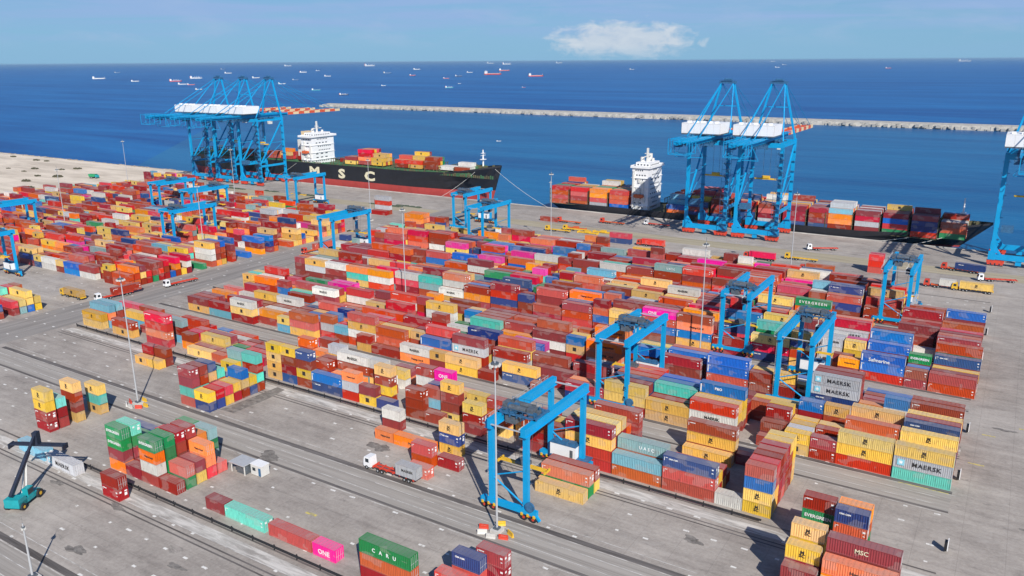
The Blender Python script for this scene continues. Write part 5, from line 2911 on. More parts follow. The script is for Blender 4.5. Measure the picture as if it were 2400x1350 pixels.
# ------------------------------------------------------------------ shipping containers
HC = 2.87
def corr(mb, x0, x1, y, z0, z1, d, sgn, pitch=.42, mi=0):
    n = max(4, int((x1-x0)/pitch)); st = (x1-x0)/n; vs = []; fs = []
    xs = []
    for i in range(n):
        a = x0+i*st; xs += [(a, 0), (a+st*.3, 0), (a+st*.5, d), (a+st*.8, d)]
    xs.append((x1, 0))
    for x, dd in xs: vs += [(x, y+sgn*dd, z0), (x, y+sgn*dd, z1)]
    fs = [(2*i, 2*i+2, 2*i+3, 2*i+1) for i in range(len(xs)-1)]
    if sgn < 0: fs = [f[::-1] for f in fs]
    mb.add(vs, fs, mi)
def cont_meshes(L, code):
    W, D_, H_ = (12.19 if L == 4 else 6.06), 2.44, HC-.07; m = CM[code]
    b = MB()
    corr(b, .15, W-.15, .05, .16, H_-.12, .07, 1); corr(b, .15, W-.15, D_-.05, .16, H_-.12, .07, -1)
    b.box(.1, .14, .12, W-.16, D_-.14, H_-.06)
    n = int(W/1.0)
    for i in range(n): b.box(.4+i*(W-.8)/n, .16, H_-.06, .4+(i+.55)*(W-.8)/n, D_-.16, H_-.02)
    f = MB()
    for x in (0, W-.16):
        for y in (0, D_-.16): f.box(x, y, 0, x+.16, y+.16, H_)
    for y in (0, D_-.12):
        f.box(.16, y, .0, W-.16, y+.12, .16); f.box(.16, y, H_-.12, W-.16, y+.12, H_)
    for x in (0, W-.12):
        f.box(x, .16, 0, x+.12, D_-.16, .16); f.box(x, .16, H_-.12, x+.12, D_-.16, H_)
    d = MB(); d.box(0, 0, 0, .06, 1.04, H_-.32)
    for z in (.3, 1.2, 2.0): d.box(.06, .1, z, .08, .94, z+.1)
    l = MB()
    for y in (.28, .76): l.tube((.10, y, 0), (.10, y, H_-.34), .03, n=6); l.box(.07, y-.1, .95, .13, y+.25, 1.02)
    one = MB()
    for src in (b, f): one.add(src.v, src.f)
    one.box(W-.14, .16, .16, W-.06, 1.2, H_-.12); one.box(W-.14, 1.24, .16, W-.06, D_-.16, H_-.12)
    for y in (.45, .95, 1.5, 2.0): one.box(W-.06, y, .16, W-.02, y+.05, H_-.12)
    return dict(body=b.mesh('body', [m]), frame=f.mesh('frame', [m]), door=d.mesh('door', [m]), bar=l.mesh('locking_bar', [M_GALV]), one=one.mesh('shipping_container', [m]))
CMESH = {}
def logo(code, L):
    if code in 'yY': return [('M\nSC', .95, M_TEXTD, .5, .52, 1.0)]
    if code == 'g': return ([('MAERSK', 1.5, M_TEXTD, .57, .48, 1.15)] if L == 4 else [('MAERSK', .85, M_TEXTD, .57, .55, 1.1)])
    if code == 'O': return [('Hapag-Lloyd', .95 if L == 4 else .62, M_TEXTD, .58, .5, 1.0)]
    if code == 'm': return [('ONE', 1.5, M_TEXTW, .5 if L == 2 else .3, .45, 1.0)]
    if code == 'e': return [('EVERGREEN', .95 if L == 2 else 1.3, M_TEXTW, .5, .55, 1.0 if L == 2 else 1.5)]
    if code == 'n': return [('CMA CGM', .45, M_TEXTW, .2 if L == 4 else .3, .72, 1.0)]
    if code == 'w' and L == 4: return [('MAERSK', 1.1, M_TEXTD, .5, .5, 1.0)]
    if code in 'R': return [('HAMBURG SUD', .4, M_TEXTW, .2 if L == 4 else .3, .78, 1.0)]
    if code == 'r': return [('TRITON', .3, M_TEXTW, .12 if L == 4 else .2, .8, 1.0)]
    if code == 'd': return [('UASC', 1.1, M_TEXTW, .6, .45, 1.6)]
    return []
def star_mesh():
    b = MB(); b.box(-.75, -.02, -.75, .75, .02, .75)
    pts = []
    for i in range(14):
        t = math.pi*2*i/14+math.pi/2; r = .55 if i % 2 == 0 else .25; pts.append((r*math.cos(t), r*math.sin(t)))
    b.prism(pts, 1, -.05, -.02, 1); return b.mesh('emblem', [M_STAR, M_TEXTW])
STARM = star_mesh()
BLUELINE = MB().box(0, -.03, .3, .28, 0, 2.4).mesh('stripe', [M_TEXTW])
_mk = MB()
_mk.box(.28, -.03, 1.7, .38, 0, 2.3); _mk.box(.5, -.03, 2.2, .9, 0, 2.32); _mk.box(5.25, -.03, 1.9, 5.75, 0, 2.25); _mk.box(5.35, -.03, 1.2, 5.7, 0, 1.35)
_mk.box(6.06, .35, 1.9, 6.09, .8, 2.3); _mk.box(6.06, 1.5, 1.0, 6.09, 2.1, 1.7); _mk.box(6.06, 1.55, 1.95, 6.09, 2.15, 2.25)
MARK2 = _mk.mesh('marking', [M_TEXTW])
_mk = MB()
_mk.box(.3, -.03, 1.5, .42, 0, 2.3); _mk.box(.6, -.03, 2.2, 1.1, 0, 2.32); _mk.box(11.3, -.03, 1.9, 11.7, 0, 2.2); _mk.box(11.3, -.03, 1.1, 11.7, 0, 1.3)
_mk.box(12.19, .35, 1.9, 12.22, .8, 2.3); _mk.box(12.19, 1.5, 1.0, 12.22, 2.1, 1.7); _mk.box(12.19, 1.55, 1.95, 12.22, 2.15, 2.25)
MARK4 = _mk.mesh('marking', [M_TEXTW])
def make_container(x, y, z, L, code, label, full, rv, special=None, rz=0.0, group='shipping containers stacked on the yard'):
    k = (L, code)
    if k not in CMESH: CMESH[k] = cont_meshes(L, code)
    me = CMESH[k]; W = 12.19 if L == 4 else 6.06
    if full:
        r = empty('shipping_container', (x, y, z)); ps = [link('body', me['body'], r), link('frame', me['frame'], r)]
        for yy in (.17, 1.23):
            dd = link('door', me['door'], r, (W-.10, yy, .16)); ps.append(dd); link('locking_bar', me['bar'], dd)
    else:
        r = link('shipping_container', me['one'], None, (x, y, z)); ps = [r]
    if rz: r.rotation_euler = (0, 0, rz)
    for p in ps: p['rnd'] = rv
    tag(r, label, 'container', group)
    for body, size, mat, fx, fz, sp in (logo(code, L) if special is None else special):
        if body == 'TRITON' and rv < .35: continue
        if body == 'HAMBURG SUD' and rv < .3: continue
        link('lettering', text_mesh(body, size, mat, sp, .02), r, (W*fx, -.02, (HC-.07)*fz))
    if code in 'rocRnbts' and rv > .4: link('marking', MARK2 if L == 2 else MARK4, r)
    if code == 'g' and L == 4: link('emblem', STARM, r, (W*.13, -.05, 1.45))
    if code in 'b' and L == 4 and full: link('stripe', BLUELINE, r, (.25, 0, 0))
    return r
def stuff_mesh(items):
    """every container too far off to be built singly, as one object"""
    tmpl = {}
    for L in (2, 4):
        W, D_, H_ = (12.19 if L == 4 else 6.06), 2.44, HC-.07; b = MB()
        b.box(.06, .06, .1, W-.06, D_-.06, H_-.04)
        for x in (0, W-.16): b.box(x, 0, 0, x+.16, .16, H_)
        b.box(W-.16, D_-.16, 0, W, D_, H_)
        b.box(.16, 0, H_-.14, W-.16, .14, H_); b.box(.16, 0, 0, W-.16, .14, .16); b.box(W-.14, .16, H_-.14, W, D_-.16, H_)
        b.box(W-.06, 1.19, .2, W-.03, 1.25, H_-.14)
        tmpl[L] = (np.array(b.v), np.array([f for f in b.f]))
    q = MB(); q.box(-.62, -.03, -.62, .62, .0, .62); em = (np.array(q.v), np.array(q.f))
    q = MB(); q.box(-2.6, -.03, -.4, 2.6, 0, .4); tx = (np.array(q.v), np.array(q.f))
    V = []; F = []; MI = []; RV = []; o = 0
    mats = [CM[k] for k in CODES] + [M_TEXTD, M_TEXTW]
    for (x, y, z, L, c, rv) in items:
        v, f = tmpl[L]; V.append(v+(x, y, z)); F.append(f+o); o += len(v); MI.append(np.full(len(f), CODES.index(c))); RV.append(np.full(len(f), rv))
        W = 12.19 if L == 4 else 6.06
        if c in 'yY' and (x*7+y*3) % 3 < 2.3:
            v, f = em; V.append(v+(x+W/2, y, z+1.5)); F.append(f+o); o += len(v); MI.append(np.full(len(f), len(CODES))); RV.append(np.full(len(f), rv))
    V = np.concatenate(V); F = np.concatenate(F); MI = np.concatenate(MI); RV = np.concatenate(RV)
    me = bpy.data.meshes.new('distant_containers')
    me.vertices.add(len(V)); me.vertices.foreach_set('co', V.astype(np.float32).ravel())
    me.loops.add(F.size); me.loops.foreach_set('vertex_index', F.ravel().astype(np.int32))
    me.polygons.add(len(F)); me.polygons.foreach_set('loop_start', np.arange(0, F.size, 4, dtype=np.int32)); me.polygons.foreach_set('loop_total', np.full(len(F), 4, dtype=np.int32))
    me.polygons.foreach_set('material_index', MI.astype(np.int32))
    me.polygons.foreach_set('use_smooth', np.zeros(len(F), dtype=bool))
    for m in mats: me.materials.append(m)
    at = me.attributes.new('rnd', 'FLOAT', 'FACE'); at.data.foreach_set('value', RV.astype(np.float32))
    me.update(); me.validate()
    ob = link('distant_containers', me); tag(ob, 'mass of stacked coloured containers filling the far rows of the yard and ship decks', 'containers', kind='stuff'); return ob
def load_containers():
    items = []; hero = {}
    ST = []
    for ln in STACKS.strip().split('\n'):
        q = ln.split(); ST.append(dict(x=float(q[0]), y=float(q[1]), z=float(q[2]), L=int(q[3]), c=''.join(CODES[int(k)] for k in q[4:])))
    hl = [tuple(map(int, ln.split())) for ln in HEROES.strip().split('\n')]
    names = container_labels(ST, hl)
    for a, l, full in hl: hero[(a, l)] = (full, names[(a, l)])
    for i, s in enumerate(ST):
        x, y, z, L, codes = s['x'], s['y'], s['z'], s['L'], s['c']
        for l, c in enumerate(codes):
            rv = rnd.random(); ox, oy = (rnd.uniform(-.05, .05), rnd.uniform(-.06, .06)) if l == 0 else (ox+rnd.uniform(-.03, .03), oy+rnd.uniform(-.03, .03))
            if (i, l) in hero:
                full, lab = hero[(i, l)]
                make_container(x+ox, y+oy, z+l*HC, L, c, lab, full, rv, SPECIAL.get((x, y, l)), group='containers on the ships' if y > 455 else 'shipping containers stacked on the yard')
            else: items.append((x+ox, y+oy, z+l*HC, L, c, rv))
    stuff_mesh(items)
SPECIAL = {(-33.2, 250.6, 2): [('Safmarine', 1.5, M_TEXTW, .42, .3, 1.0)], (-64.6, 195.8, 3): [('P&O', 1.0, M_TEXTW, .42, .6, 1.0)],
           (-95.0, 96.3, 2): [('C  A  R  U', 1.1, M_TEXTW, .5, .5, 1.2)], (-20.2, 137.8, 3): [('MSC', 1.2, M_TEXTC, .48, .5, 1.0)],
           (-28.2, 190, 0): [('HAMBURG SUD', .5, M_TEXTW, .1, .8, 1.0)]}
# ------------------------------------------------------------------ yard gantry cranes
def make_rtg(trolley=.12, hoist=9.0):
    """rubber-tyred gantry: legs at x +-5.5, span 26 m along y"""
    r = empty('gantry_crane')
    S = 25.6
    for y in (0, S):
        for x in (-4.3, 4.3):
            l = MB(); l.beam((x, y, 2.6), (x, y, 20.2), 1.2, .95); l.box(x-.9, y-.55, 2.5, x+.9, y+.6, 3.0); l.build('leg', M_BLUE, r)
        s = MB(); s.box(-6.9, y-.6, 1.6, 6.9, y+.6, 2.7); s.beam((6.6, y, 1.8), (7.6, y, .6), .5, .5)
        s.box(-7.3, y-.3, .9, -6.9, y+.3, 2.4)
        s.build('sill_beam', M_BLUE, r)
        b = MB(); b.tube((4.3, y, 11.5), (-4.3, y, 8.2), .16, n=8); b.tube((-4.3, y, 8.2), (4.3, y, 3.0), .2, n=8); b.build('diagonal_brace', M_BLUE2, r)
        for x in (-5.0, 5.0):
            q = MB(); q.box(x-1.7, y-.35, 1.0, x+1.7, y+.35, 1.75); q.box(x-.4, y-.5, 1.2, x+.4, y+.5, 1.9, 0)
            for dx in (-1.5, 0, 1.5): q.box(x+dx-.25, y-.75, 1.25, x+dx+.25, y-.35, 1.9, 1)
            bo = q.build('bogie', [M_RED, M_YEL], r)
            for dx in (-1.15, 1.15):
                wv = MB(); wv.tube((x+dx, y-.45, .8), (x+dx, y+.45, .8), .8, n=16); wv.tube((x+dx, y-.5, .8), (x+dx, y+.5, .8), .32, n=10, mi=1)
                wv.build('wheel', [M_BLK, M_RED], bo)
    for x in (-4.3, 4.3):
        g = MB(); g.box(x-.6, -1.4, 19.8, x+.6, S+1.6, 21.6); g.box(x-.85, -1.4, 19.65, x+.85, S+1.6, 19.8)
        g.prism([(0, 20.0), (1.8, 20.0), (0, 17.6)], 0, x-.38, x+.38); g.prism([(S, 20.0), (S-1.8, 20.0), (S, 17.6)], 0, x-.38, x+.38)
        g.build('girder', M_BLUE, r)
    wk = MB()
    for side in (-5.4,):
        wk.box(side-.45, -1.2, 20.4, side+.45, S+1.4, 20.5)
        for i in range(19): wk.beam((side-.45, -1.2+i*1.55, 20.5), (side-.45, -1.2+i*1.55, 21.6), .06)
        wk.beam((side-.45, -1.2, 21.6), (side-.45, S+1.4, 21.6), .07); wk.beam((side-.45, -1.2, 21.05), (side-.45, S+1.4, 21.05), .05)
    wk.box(-3.8, -1.3, 20.6, 3.8, -.9, 20.75); wk.box(-3.8, S+.9, 20.3, 3.8, S+1.4, 20.5)
    wk.build('walkway', M_GALV, r)
    ty = trolley*S+2.8
    t = MB(); t.box(-4.9, ty-2.9, 21.7, 4.9, ty-2.4, 22.0); t.box(-4.9, ty+2.4, 21.7, 4.9, ty+2.9, 22.0)
    t.box(-4.7, ty-2.9, 21.7, -4.2, ty+2.9, 22.1); t.box(4.2, ty-2.9, 21.7, 4.7, ty+2.9, 22.1)
    t.box(-3.4, ty-2.2, 21.9, -.6, ty+2.0, 22.15); t.box(.6, ty-1.4, 21.9, 3.2, ty+1.8, 22.1)
    t.tube((-2.6, ty-1.3, 22.8), (1.6, ty-1.3, 22.8), .65, n=12, mi=1); t.tube((-2.6, ty+1.2, 22.7), (1.6, ty+1.2, 22.7), .6, n=12, mi=1)
    t.box(1.9, ty-1.9, 22.1, 3.4, ty+.2, 23.5, 1); t.box(-4.3, ty-1.6, 22.0, -3.0, ty+.6, 23.6, 1); t.box(-2.8, ty-.5, 22.1, -1.2, ty+.5, 23.2)
    for i in range(7):
        t.beam((-4.6+i*1.53, ty-2.9, 22), (-4.6+i*1.53, ty-2.9, 23.1), .06); t.beam((-4.6+i*1.53, ty+2.9, 22), (-4.6+i*1.53, ty+2.9, 23.1), .06)
    t.beam((-4.6, ty-2.9, 23.1), (4.6, ty-2.9, 23.1), .07); t.beam((-4.6, ty+2.9, 23.1), (4.6, ty+2.9, 23.1), .07)
    q = random.Random(9)
    for i in range(26):
        a, b_ = q.uniform(-4.4, 3.8), q.uniform(-2.7, 2.2); t.box(a, ty+b_, 22.0, a+q.uniform(.2, 1.3), ty+b_+q.uniform(.2, 1.0), 22.3+q.uniform(0, 1.3), q.choice((0, 1)))
    for x in (-3.5, -1.7, 0, 1.7, 3.5): t.box(x-.15, ty-2.9, 21.2, x+.15, ty+2.9, 21.6)
    t.box(-3, ty-2.6, 19.6, -.4, ty-.6, 21.2, 1); t.box(-2.6, ty+.4, 18.9, -.9, ty+1.9, 21.2)
    tr = t.build('trolley', [M_DKBL, M_MACH], r)
    fs = MB()
    for i in range(14): yy = ty+2.9+i*(S-ty-2.9)/14; fs.beam((3.4, yy, 19.9), (3.4, yy+.6, 18.9), .12); fs.beam((3.4, yy+.6, 18.9), (3.4, yy+1.2, 19.9), .12)
    fs.beam((3.4, 0, 19.9), (3.4, S, 19.9), .1); fs.build('cable_festoon', M_BLK, r)
    cr = MB(); cr.tube((5.6, -1.0, 3.8), (5.6, -.6, 3.8), 1.1, n=16); cr.box(5.2, -.6, 2.7, 6.0, .4, 3.6); cr.build('cable_reel', M_DKBL, r)
    la = MB()
    for i in range(26): la.box(-5.3, -.3, 3+i*.66, -5.1, .3, 3.06+i*.66)
    la.beam((-5.2, -.3, 3), (-5.2, -.3, 20), .07); la.beam((-5.2, .3, 3), (-5.2, .3, 20), .07); la.build('ladder', M_GALV, r)
    c = MB(); c.box(1.2, ty-3.9, 17.2, 3.0, ty-2.3, 19.5); c.beam((1.6, ty-2.4, 19.4), (1.6, ty-2.4, 21.6), .15); c.beam((2.8, ty-2.4, 19.4), (2.8, ty-2.4, 21.6), .15)
    cb = c.build('operator_cab', M_OFFW, r); MB().box(1.3, ty-3.93, 17.5, 2.9, ty-3.9, 19.2).build('window', M_GLASS, cb)
    s = MB(); s.box(-6.0, ty-.5, hoist, 6.0, ty-.15, hoist+.4); s.box(-6.0, ty+.15, hoist, 6.0, ty+.5, hoist+.4)
    for x in (-6.05, 5.75): s.box(x, ty-1.2, hoist-.2, x+.3, ty+1.2, hoist+.4)
    s.box(-1.6, ty-.9, hoist+.4, 1.6, ty+.9, hoist+1.2, 1); s.box(-.8, ty-.6, hoist+1.2, .8, ty+.6, hoist+1.7, 1)
    for x in (-1.4, 1.4):
        for dy in (-.8, .8): s.beam((x, ty+dy, hoist+1.2), (x*1.6, ty+dy, 21.6), .06, mi=1)
    s.build('spreader', [M_YEL, M_MACH], r)
    e = MB(); e.box(-3.4, S-1.9, 3.2, 3.4, S+1.0, 6.2); eh = e.build('electrical_house', M_WHITE, r)
    MB().box(1.9, S-1.94, 3.4, 2.7, S-1.9, 5.3).build('door', M_MACH, eh)
    ro = MB(); ro.box(-3.5, S-2.0, 6.2, 3.5, S+1.1, 6.35)
    for i in range(3): ro.box(-3.0+i*2.1, S-1.0, 6.35, -1.7+i*2.1, S+.6, 6.7)
    ro.box(-3.5, S-2.0, 2.9, 6.4, S+1.5, 3.15)
    ro.build('roof_units', M_DKBL, eh)
    return r
RTG = make_rtg()
RTG2 = make_rtg(.72, 10.0)
RTG3 = make_rtg(.42, 8.0)
def collect(root):
    out = []
    def w(o):
        ch = [x for x in COL.objects if x.parent == o]; KIDS[o.name] = ch
        for c in ch: w(c)
    w(root)
for o in (RTG, RTG2, RTG3): collect(o)
RG = 'blue rubber-tyred gantry cranes straddling the container rows'
def place(proto, used, loc, label, cat, group, rz=0):
    r = proto if proto.name not in used else copy_tree(proto)
    used.add(proto.name); r.location = loc; r.rotation_euler = (0, 0, rz); tag(r, label, cat, group); return r
used = set()
RTGS = [(RTG, -83.0, 129.8, 0, 'nearest blue gantry crane standing on bare concrete beside a tall light mast'),
 (RTG3, -87.5, 190.4, 0, 'blue gantry crane over dark stacks directly behind the nearest gantry crane'),
 (RTG2, -45.4, 217.6, 0, 'blue gantry crane with machinery at its far end behind the grey lettered containers'),
 (RTG, -72.3, 251.0, 0, 'blue gantry crane standing beside the tall light mast in the right yard'),
 (RTG3, -32.0, 311.5, 0, 'rearmost blue gantry crane at the right, legs among white containers'),
 (RTG2, -283.5, 279.5, 0, 'blue gantry crane at the road edge left of centre with trolley at far end'),
 (RTG, -269.5, 371.0, 0, 'blue gantry crane behind the orange containers near the quay, left of two'),
 (RTG3, -236.5, 339.5, 0, 'blue gantry crane near the quay, right of two, over an orange truck load'),
 (RTG, -406.0, 371.0, 0, 'blue gantry crane alone on the apron in front of the left ship'),
 (RTG3, -463.0, 310.0, 0, 'farthest blue gantry crane in the left yard below the three quay cranes'),
 (RTG2, -418.0, 300.0, 0, 'blue gantry crane in the left yard, partly behind a nearer one'),
 (RTG, -369.0, 252.0, 0, 'blue gantry crane in the left yard beside the white reefer stacks'),
 (RTG2, -388.5, 157.0, 0, 'nearer of the two blue gantry cranes cut by the left picture edge'),
 (RTG, -467.0, 209.0, 0, 'farther of the two blue gantry cranes cut by the left picture edge')]
for p, x, y, z, lab in RTGS: place(p, used, (x, y, z), lab, 'gantry crane', RG)
# ------------------------------------------------------------------ quay cranes
def make_sts():
    r = empty('quay_crane'); YL, YW = 431.0, 456.5
    for y in (YL, YW):
        for x in (-11, 11):
            l = MB(); l.beam((x, y, 3.0), (x, y, 52.5), 1.7, 1.5); l.box(x-1.5, y-1.0, 3.0, x+1.5, y+1.0, 7.0)
            l.prism([(x, 7), (x-(1 if x > 0 else -1)*4.2, 5.0), (x, 11)], 1, y-.5, y+.5)
            l.build('leg', M_BLUE, r)
        s = MB(); s.box(-12.5, y-.9, 3.2, 12.5, y+.9, 5.6); s.box(-1.2, y-.6, 1.2, 1.2, y+.6, 3.2); s.build('sill_beam', M_BLUE, r)
        t = MB(); t.box(-11, y-.8, 49.6, 11, y+.8, 52.0); t.build('cross_beam', M_BLUE, r)
        for x in (-9.2, 9.2):
            q = MB(); q.box(x-3.6, y-.7, 1.5, x+3.6, y+.7, 2.9)
            for dx in (-2.6, -.9, .9, 2.6): q.box(x+dx-.6, y-.8, .7, x+dx+.6, y+.8, 1.6)
            bo = q.build('bogie', M_RED, r)
            for dx in (-3, -1.8, -.6, .6, 1.8, 3):
                MB().tube((x+dx, y-.35, .42), (x+dx, y+.35, .42), .42, n=10).build('wheel', M_MACH, bo)
    for x in (-11, 11):
        b = MB(); b.beam((x, YL, 15.5), (x, YW, 15.5), 1.2, 1.5); b.build('portal_beam', M_BLUE, r)
        b = MB(); b.beam((x, YW, 50), (x, YL+.6, 17), .8, .8); b.build('diagonal_brace', M_BLUE, r)
        b = MB(); b.beam((x, YL, 50.6), (x, YW, 50.6), 1.0, 1.4); b.build('top_beam', M_BLUE, r)
    # stair tower on one landside leg
    st = MB()
    for i in range(14):
        z = 4+i*3.3; a, b_ = ((-1.6, 1.6) if i % 2 else (1.6, -1.6))
        st.beam((11+a, YL-1.6, z), (11+b_, YL-1.6, z+3.3), .9, .15); st.box(8.6, YL-2.3, z-.08, 13.4, YL-.9, z)
        st.beam((11+a, YL-2.2, z+1), (11+b_, YL-2.2, z+4.3), .08)
    for x in (8.6, 13.4): st.beam((x, YL-2.2, 4), (x, YL-2.2, 50), .14)
    st.build('stair_tower', M_DKBL, r)
    # girders, boom, backreach
    for x in (-3.4, 3.4):
        g = MB(); g.box(x-.6, 388, 52.6, x+.6, 470, 55.0); g.build('girder', M_BLUE, r)
        bm_ = MB()
        for i in range(10):
            y = 470+i*6; bm_.box(x-.55, y, 53.0, x+.55, y+6, 55.0, i % 2)
        bm_.build('boom', [M_ORNG_R, M_TEXTC2], r)
    lt = MB(); lt.box(-.2, 388, 54.5, .2, 470, 54.7); lt.box(-.2, 470, 54.5, .2, 530, 54.7, 1)
    for i in range(23):
        y = 388+i*6; lt.beam((-3.4, y, 54.6), (3.4, y, 54.6), .4, mi=0 if y < 468 else 1)
        if y < 518: lt.beam((-3.4, y, 54.6), (3.4, y+6, 54.6), .25, mi=0 if y < 468 else 1)
    lt.beam((-3.4, 529.7, 54), (3.4, 529.7, 54), .8, mi=1)
    lt.build('boom_bracing', [M_BLUE, M_ORNG_R], r)
    br = MB()
    for x in (-5.6, 5.6):
        br.box(x-.5, 386, 54.9, x+.5, 468, 55.05)
        br.beam((x, 386, 56.1), (x, 468, 56.1), .12)
        for i in range(21): br.beam((x, 386+i*4.1, 55), (x, 386+i*4.1, 56.1), .08)
    for y in (385, 389, 394):
        br.beam((-5.5, y, 48.6), (-5.5, y, 56.2), .3); br.beam((5.5, y, 48.6), (5.5, y, 56.2), .3); br.beam((-5.5, y, 48.6), (5.5, y, 48.6), .3); br.beam((-5.5, y, 56.2), (5.5, y, 56.2), .3)
    br.beam((-5.5, 385, 48.6), (-5.5, 394, 52), .2); br.beam((5.5, 385, 48.6), (5.5, 394, 52), .2)
    br.beam((-7.5, 400, 46), (7.5, 400, 46), .35); br.beam((-7.5, 400, 46), (-4, 400, 52.6), .2); br.beam((7.5, 400, 46), (4, 400, 52.6), .2)
    br.build('walkway', M_BLUE2, r)
    h = MB(); h.box(-12.4, 421, 56.2, 8.6, 437, 61.6); h.box(-12.4, 421, 55.6, 8.6, 437, 56.2, 1)
    for i in range(5): h.box(-10.5+i*3.8, 424, 61.6, -8.9+i*3.8, 426.5, 62.5)
    hs_ = h.build('machinery_house', [M_WHITE, M_MACH], r)
    rb = MB()
    for i in range(7): rb.box(-12.45+i*3.5, 420.96, 56.3, -12.3+i*3.5, 421, 61.5)
    rb.box(-12.45, 420.97, 61.3, 8.6, 421, 61.5); rb.build('wall_ribs', M_OFFW, hs_)
    # A-frame and stays
    for s_ in (-1, 1):
        a = MB(); a.beam((11*s_, YW, 52), (3.4*s_, YW, 81.5), 1.0, 1.0); a.build('apex_leg', M_BLUE, r)
        a = MB(); a.beam((3.4*s_, YW-.5, 81.5), (11*s_, YL, 53), .55, .55); a.beam((3.4*s_, YW-.5, 81.5), (3.4*s_, 405, 56), .4, .4); a.build('backstay', M_BLUE2, r)
        a = MB(); a.tube((3.4*s_, YW+.5, 81.5), (3.4*s_, 500, 55.2), .16, n=6); a.tube((3.4*s_, YW+.5, 81.5), (3.4*s_, 524, 55.2), .16, n=6); a.build('forestay', M_BLUE2, r)
    ap = MB(); ap.box(-4.6, YW-1.4, 81.2, 4.6, YW+1.4, 82.6); ap.box(-3.2, YW-1.8, 82.6, 3.0, YW+1.6, 82.9)
    for x in (-3, -1, 1, 3): ap.beam((x, YW-1.6, 82.9), (x, YW-1.6, 84.2), .12)
    ap.tube((-2, YW, 83.3), (2, YW, 83.3), .6, n=10); ap.build('apex_platform', M_DKBL, r)
    ce = MB(); ce.beam((-6.5, YW, 69), (6.5, YW, 69), .5); ce.build('apex_tie', M_BLUE, r)
    q = random.Random(4); cl = MB()
    for i in range(40):
        a, y_ = q.uniform(-8, 8), q.uniform(398, 458); cl.box(a, y_, 50.4+q.uniform(0, 1.5), a+q.uniform(.5, 2), y_+q.uniform(.5, 2.5), 52.4)
    for i in range(18): y_ = 400+i*3.6; cl.beam((4.4, y_, 52.5), (4.4, y_+1.8, 50.6), .22); cl.beam((4.4, y_+1.8, 50.6), (4.4, y_+3.6, 52.5), .22)
    cl.build('under_girder_gear', M_DKBL, r)
    for s_ in (-1, 1):
        vb = MB(); vb.beam((11*s_, YL+.5, 33), (11*s_, YW, 33), .35); vb.beam((11*s_, YL+.5, 17), (11*s_, YW, 33), .3); vb.build('side_brace', M_BLUE2, r)
    # trolley, cab and spreader over the quay
    t = MB(); t.box(-4, 441, 50.8, 4, 449, 52.5); t.box(-3, 442, 49.8, 3, 448, 50.8); tr = t.build('trolley', M_DKBL, r)
    c = MB(); c.box(3.4, 448.5, 47.0, 5.8, 451.5, 50.2); c.build('operator_cab', M_OFFW, r)
    s = MB(); s.box(-6.0, 444.2, 31, 6.0, 445.8, 31.7); s.box(-2, 443.8, 31.7, 2, 446.2, 33)
    for x in (-1.8, 1.8): s.beam((x, 445, 33), (x, 445, 49.8), .12, mi=1)
    s.build('spreader', [M_YEL, M_MACH], r)
    eb = MB(); eb.box(-9, YL-1.2, 16.3, -4, YL+3, 19.2); eb.build('drive_cabin', M_DKBL, r)
    for x in (-11, 11): pass
    lad = MB()
    for i in range(8): lad.box(-12.9, YW-1.2, 8+i*5.4, -9.1, YW-.6, 8.2+i*5.4)
    for i in range(8): lad.box(9.1, YW-1.6, 8+i*5.4, 12.9, YW-.9, 8.2+i*5.4)
    lad.build('platforms', M_DKBL, r)
    return r
M_ORNG_R = plain('boom_red', (.62, .09, .03), .5, 0, .15, .5)
M_TEXTC2 = plain('boom_cream', (.72, .55, .33), .5, 0, .15, .5)
STS = make_sts(); collect(STS); used = set()
SG = 'blue ship-to-shore quay cranes'
for x, lab in ((-145.0, 'left of the two blue quay cranes working the right ship'), (-117.0, 'right of the two blue quay cranes, stair tower showing, over the right ship'),
               (4.9, 'blue quay crane cut by the right edge of the picture'), (-515.5, 'rightmost of three blue quay cranes beside the left ship stern'),
               (-545.5, 'middle one of three blue quay cranes at the left'), (-576.0, 'leftmost of three blue quay cranes next to the pale sand')):
    place(STS, used, (x, 0, 0), lab, 'quay crane', SG)
# ------------------------------------------------------------------ light masts
def make_mast(H_=38.0):
    r = empty('light_mast')
    p = MB(); p.tube((0, 0, .6), (0, 0, H_), .24, .12, n=12); p.build('pole', M_GALV, r)
    b = MB(); b.box(-1.1, -1.1, 0, 1.1, 1.1, .7); b.box(-.6, -.6, .7, .6, .6, 1.1, 1); b.build('plinth', [M_CONC, M_MACH], r)
    h = MB(); h.tube((0, 0, H_-.9), (0, 0, H_-.6), .8, n=14); h.tube((0, 0, H_), (0, 0, H_+1.6), .05, n=5)
    hd = h.build('head_frame', M_MACH, r)
    for i in range(8):
        t = 2*math.pi*i/8; x, y = .95*math.cos(t), .95*math.sin(t)
        MB().box(x-.2, y-.2, H_-1.3, x+.2, y+.2, H_-.9).build('floodlight', M_OFFW, hd)
    return r
MAST = make_mast(); collect(MAST); used = set()
MASTS = [(-204.6, 123.2, 'tall thin light mast on bare concrete at left with a long thin shadow'), (-81.6, 122.8, 'tall thin light mast in front of the nearest gantry crane'),
 (-81.8, 246, 'tall light mast among stacks in the middle of the right yard'), (-207, 246, 'tall light mast rising from the middle of the main yard'),
 (-81.6, 364, 'tall light mast on the apron before the right pair of quay cranes'), (-334, 367, 'tall light mast on the apron in front of the left ship hull'),
 (-458, 367, 'tall light mast standing before the three left quay cranes'), (-334, 246, 'tall light mast at the road edge of the left yard'),
 (-455, 246, 'tall light mast standing in the left yard stacks'), (-581, 367, 'tall light mast near the pale sand at far left'), (-207, 367, 'tall light mast on the apron behind the main yard centre')]
for x, y, lab in MASTS: place(MAST, used, (x, y, 0), lab, 'light mast', 'tall light masts of the yard')
low = make_mast(12.0)
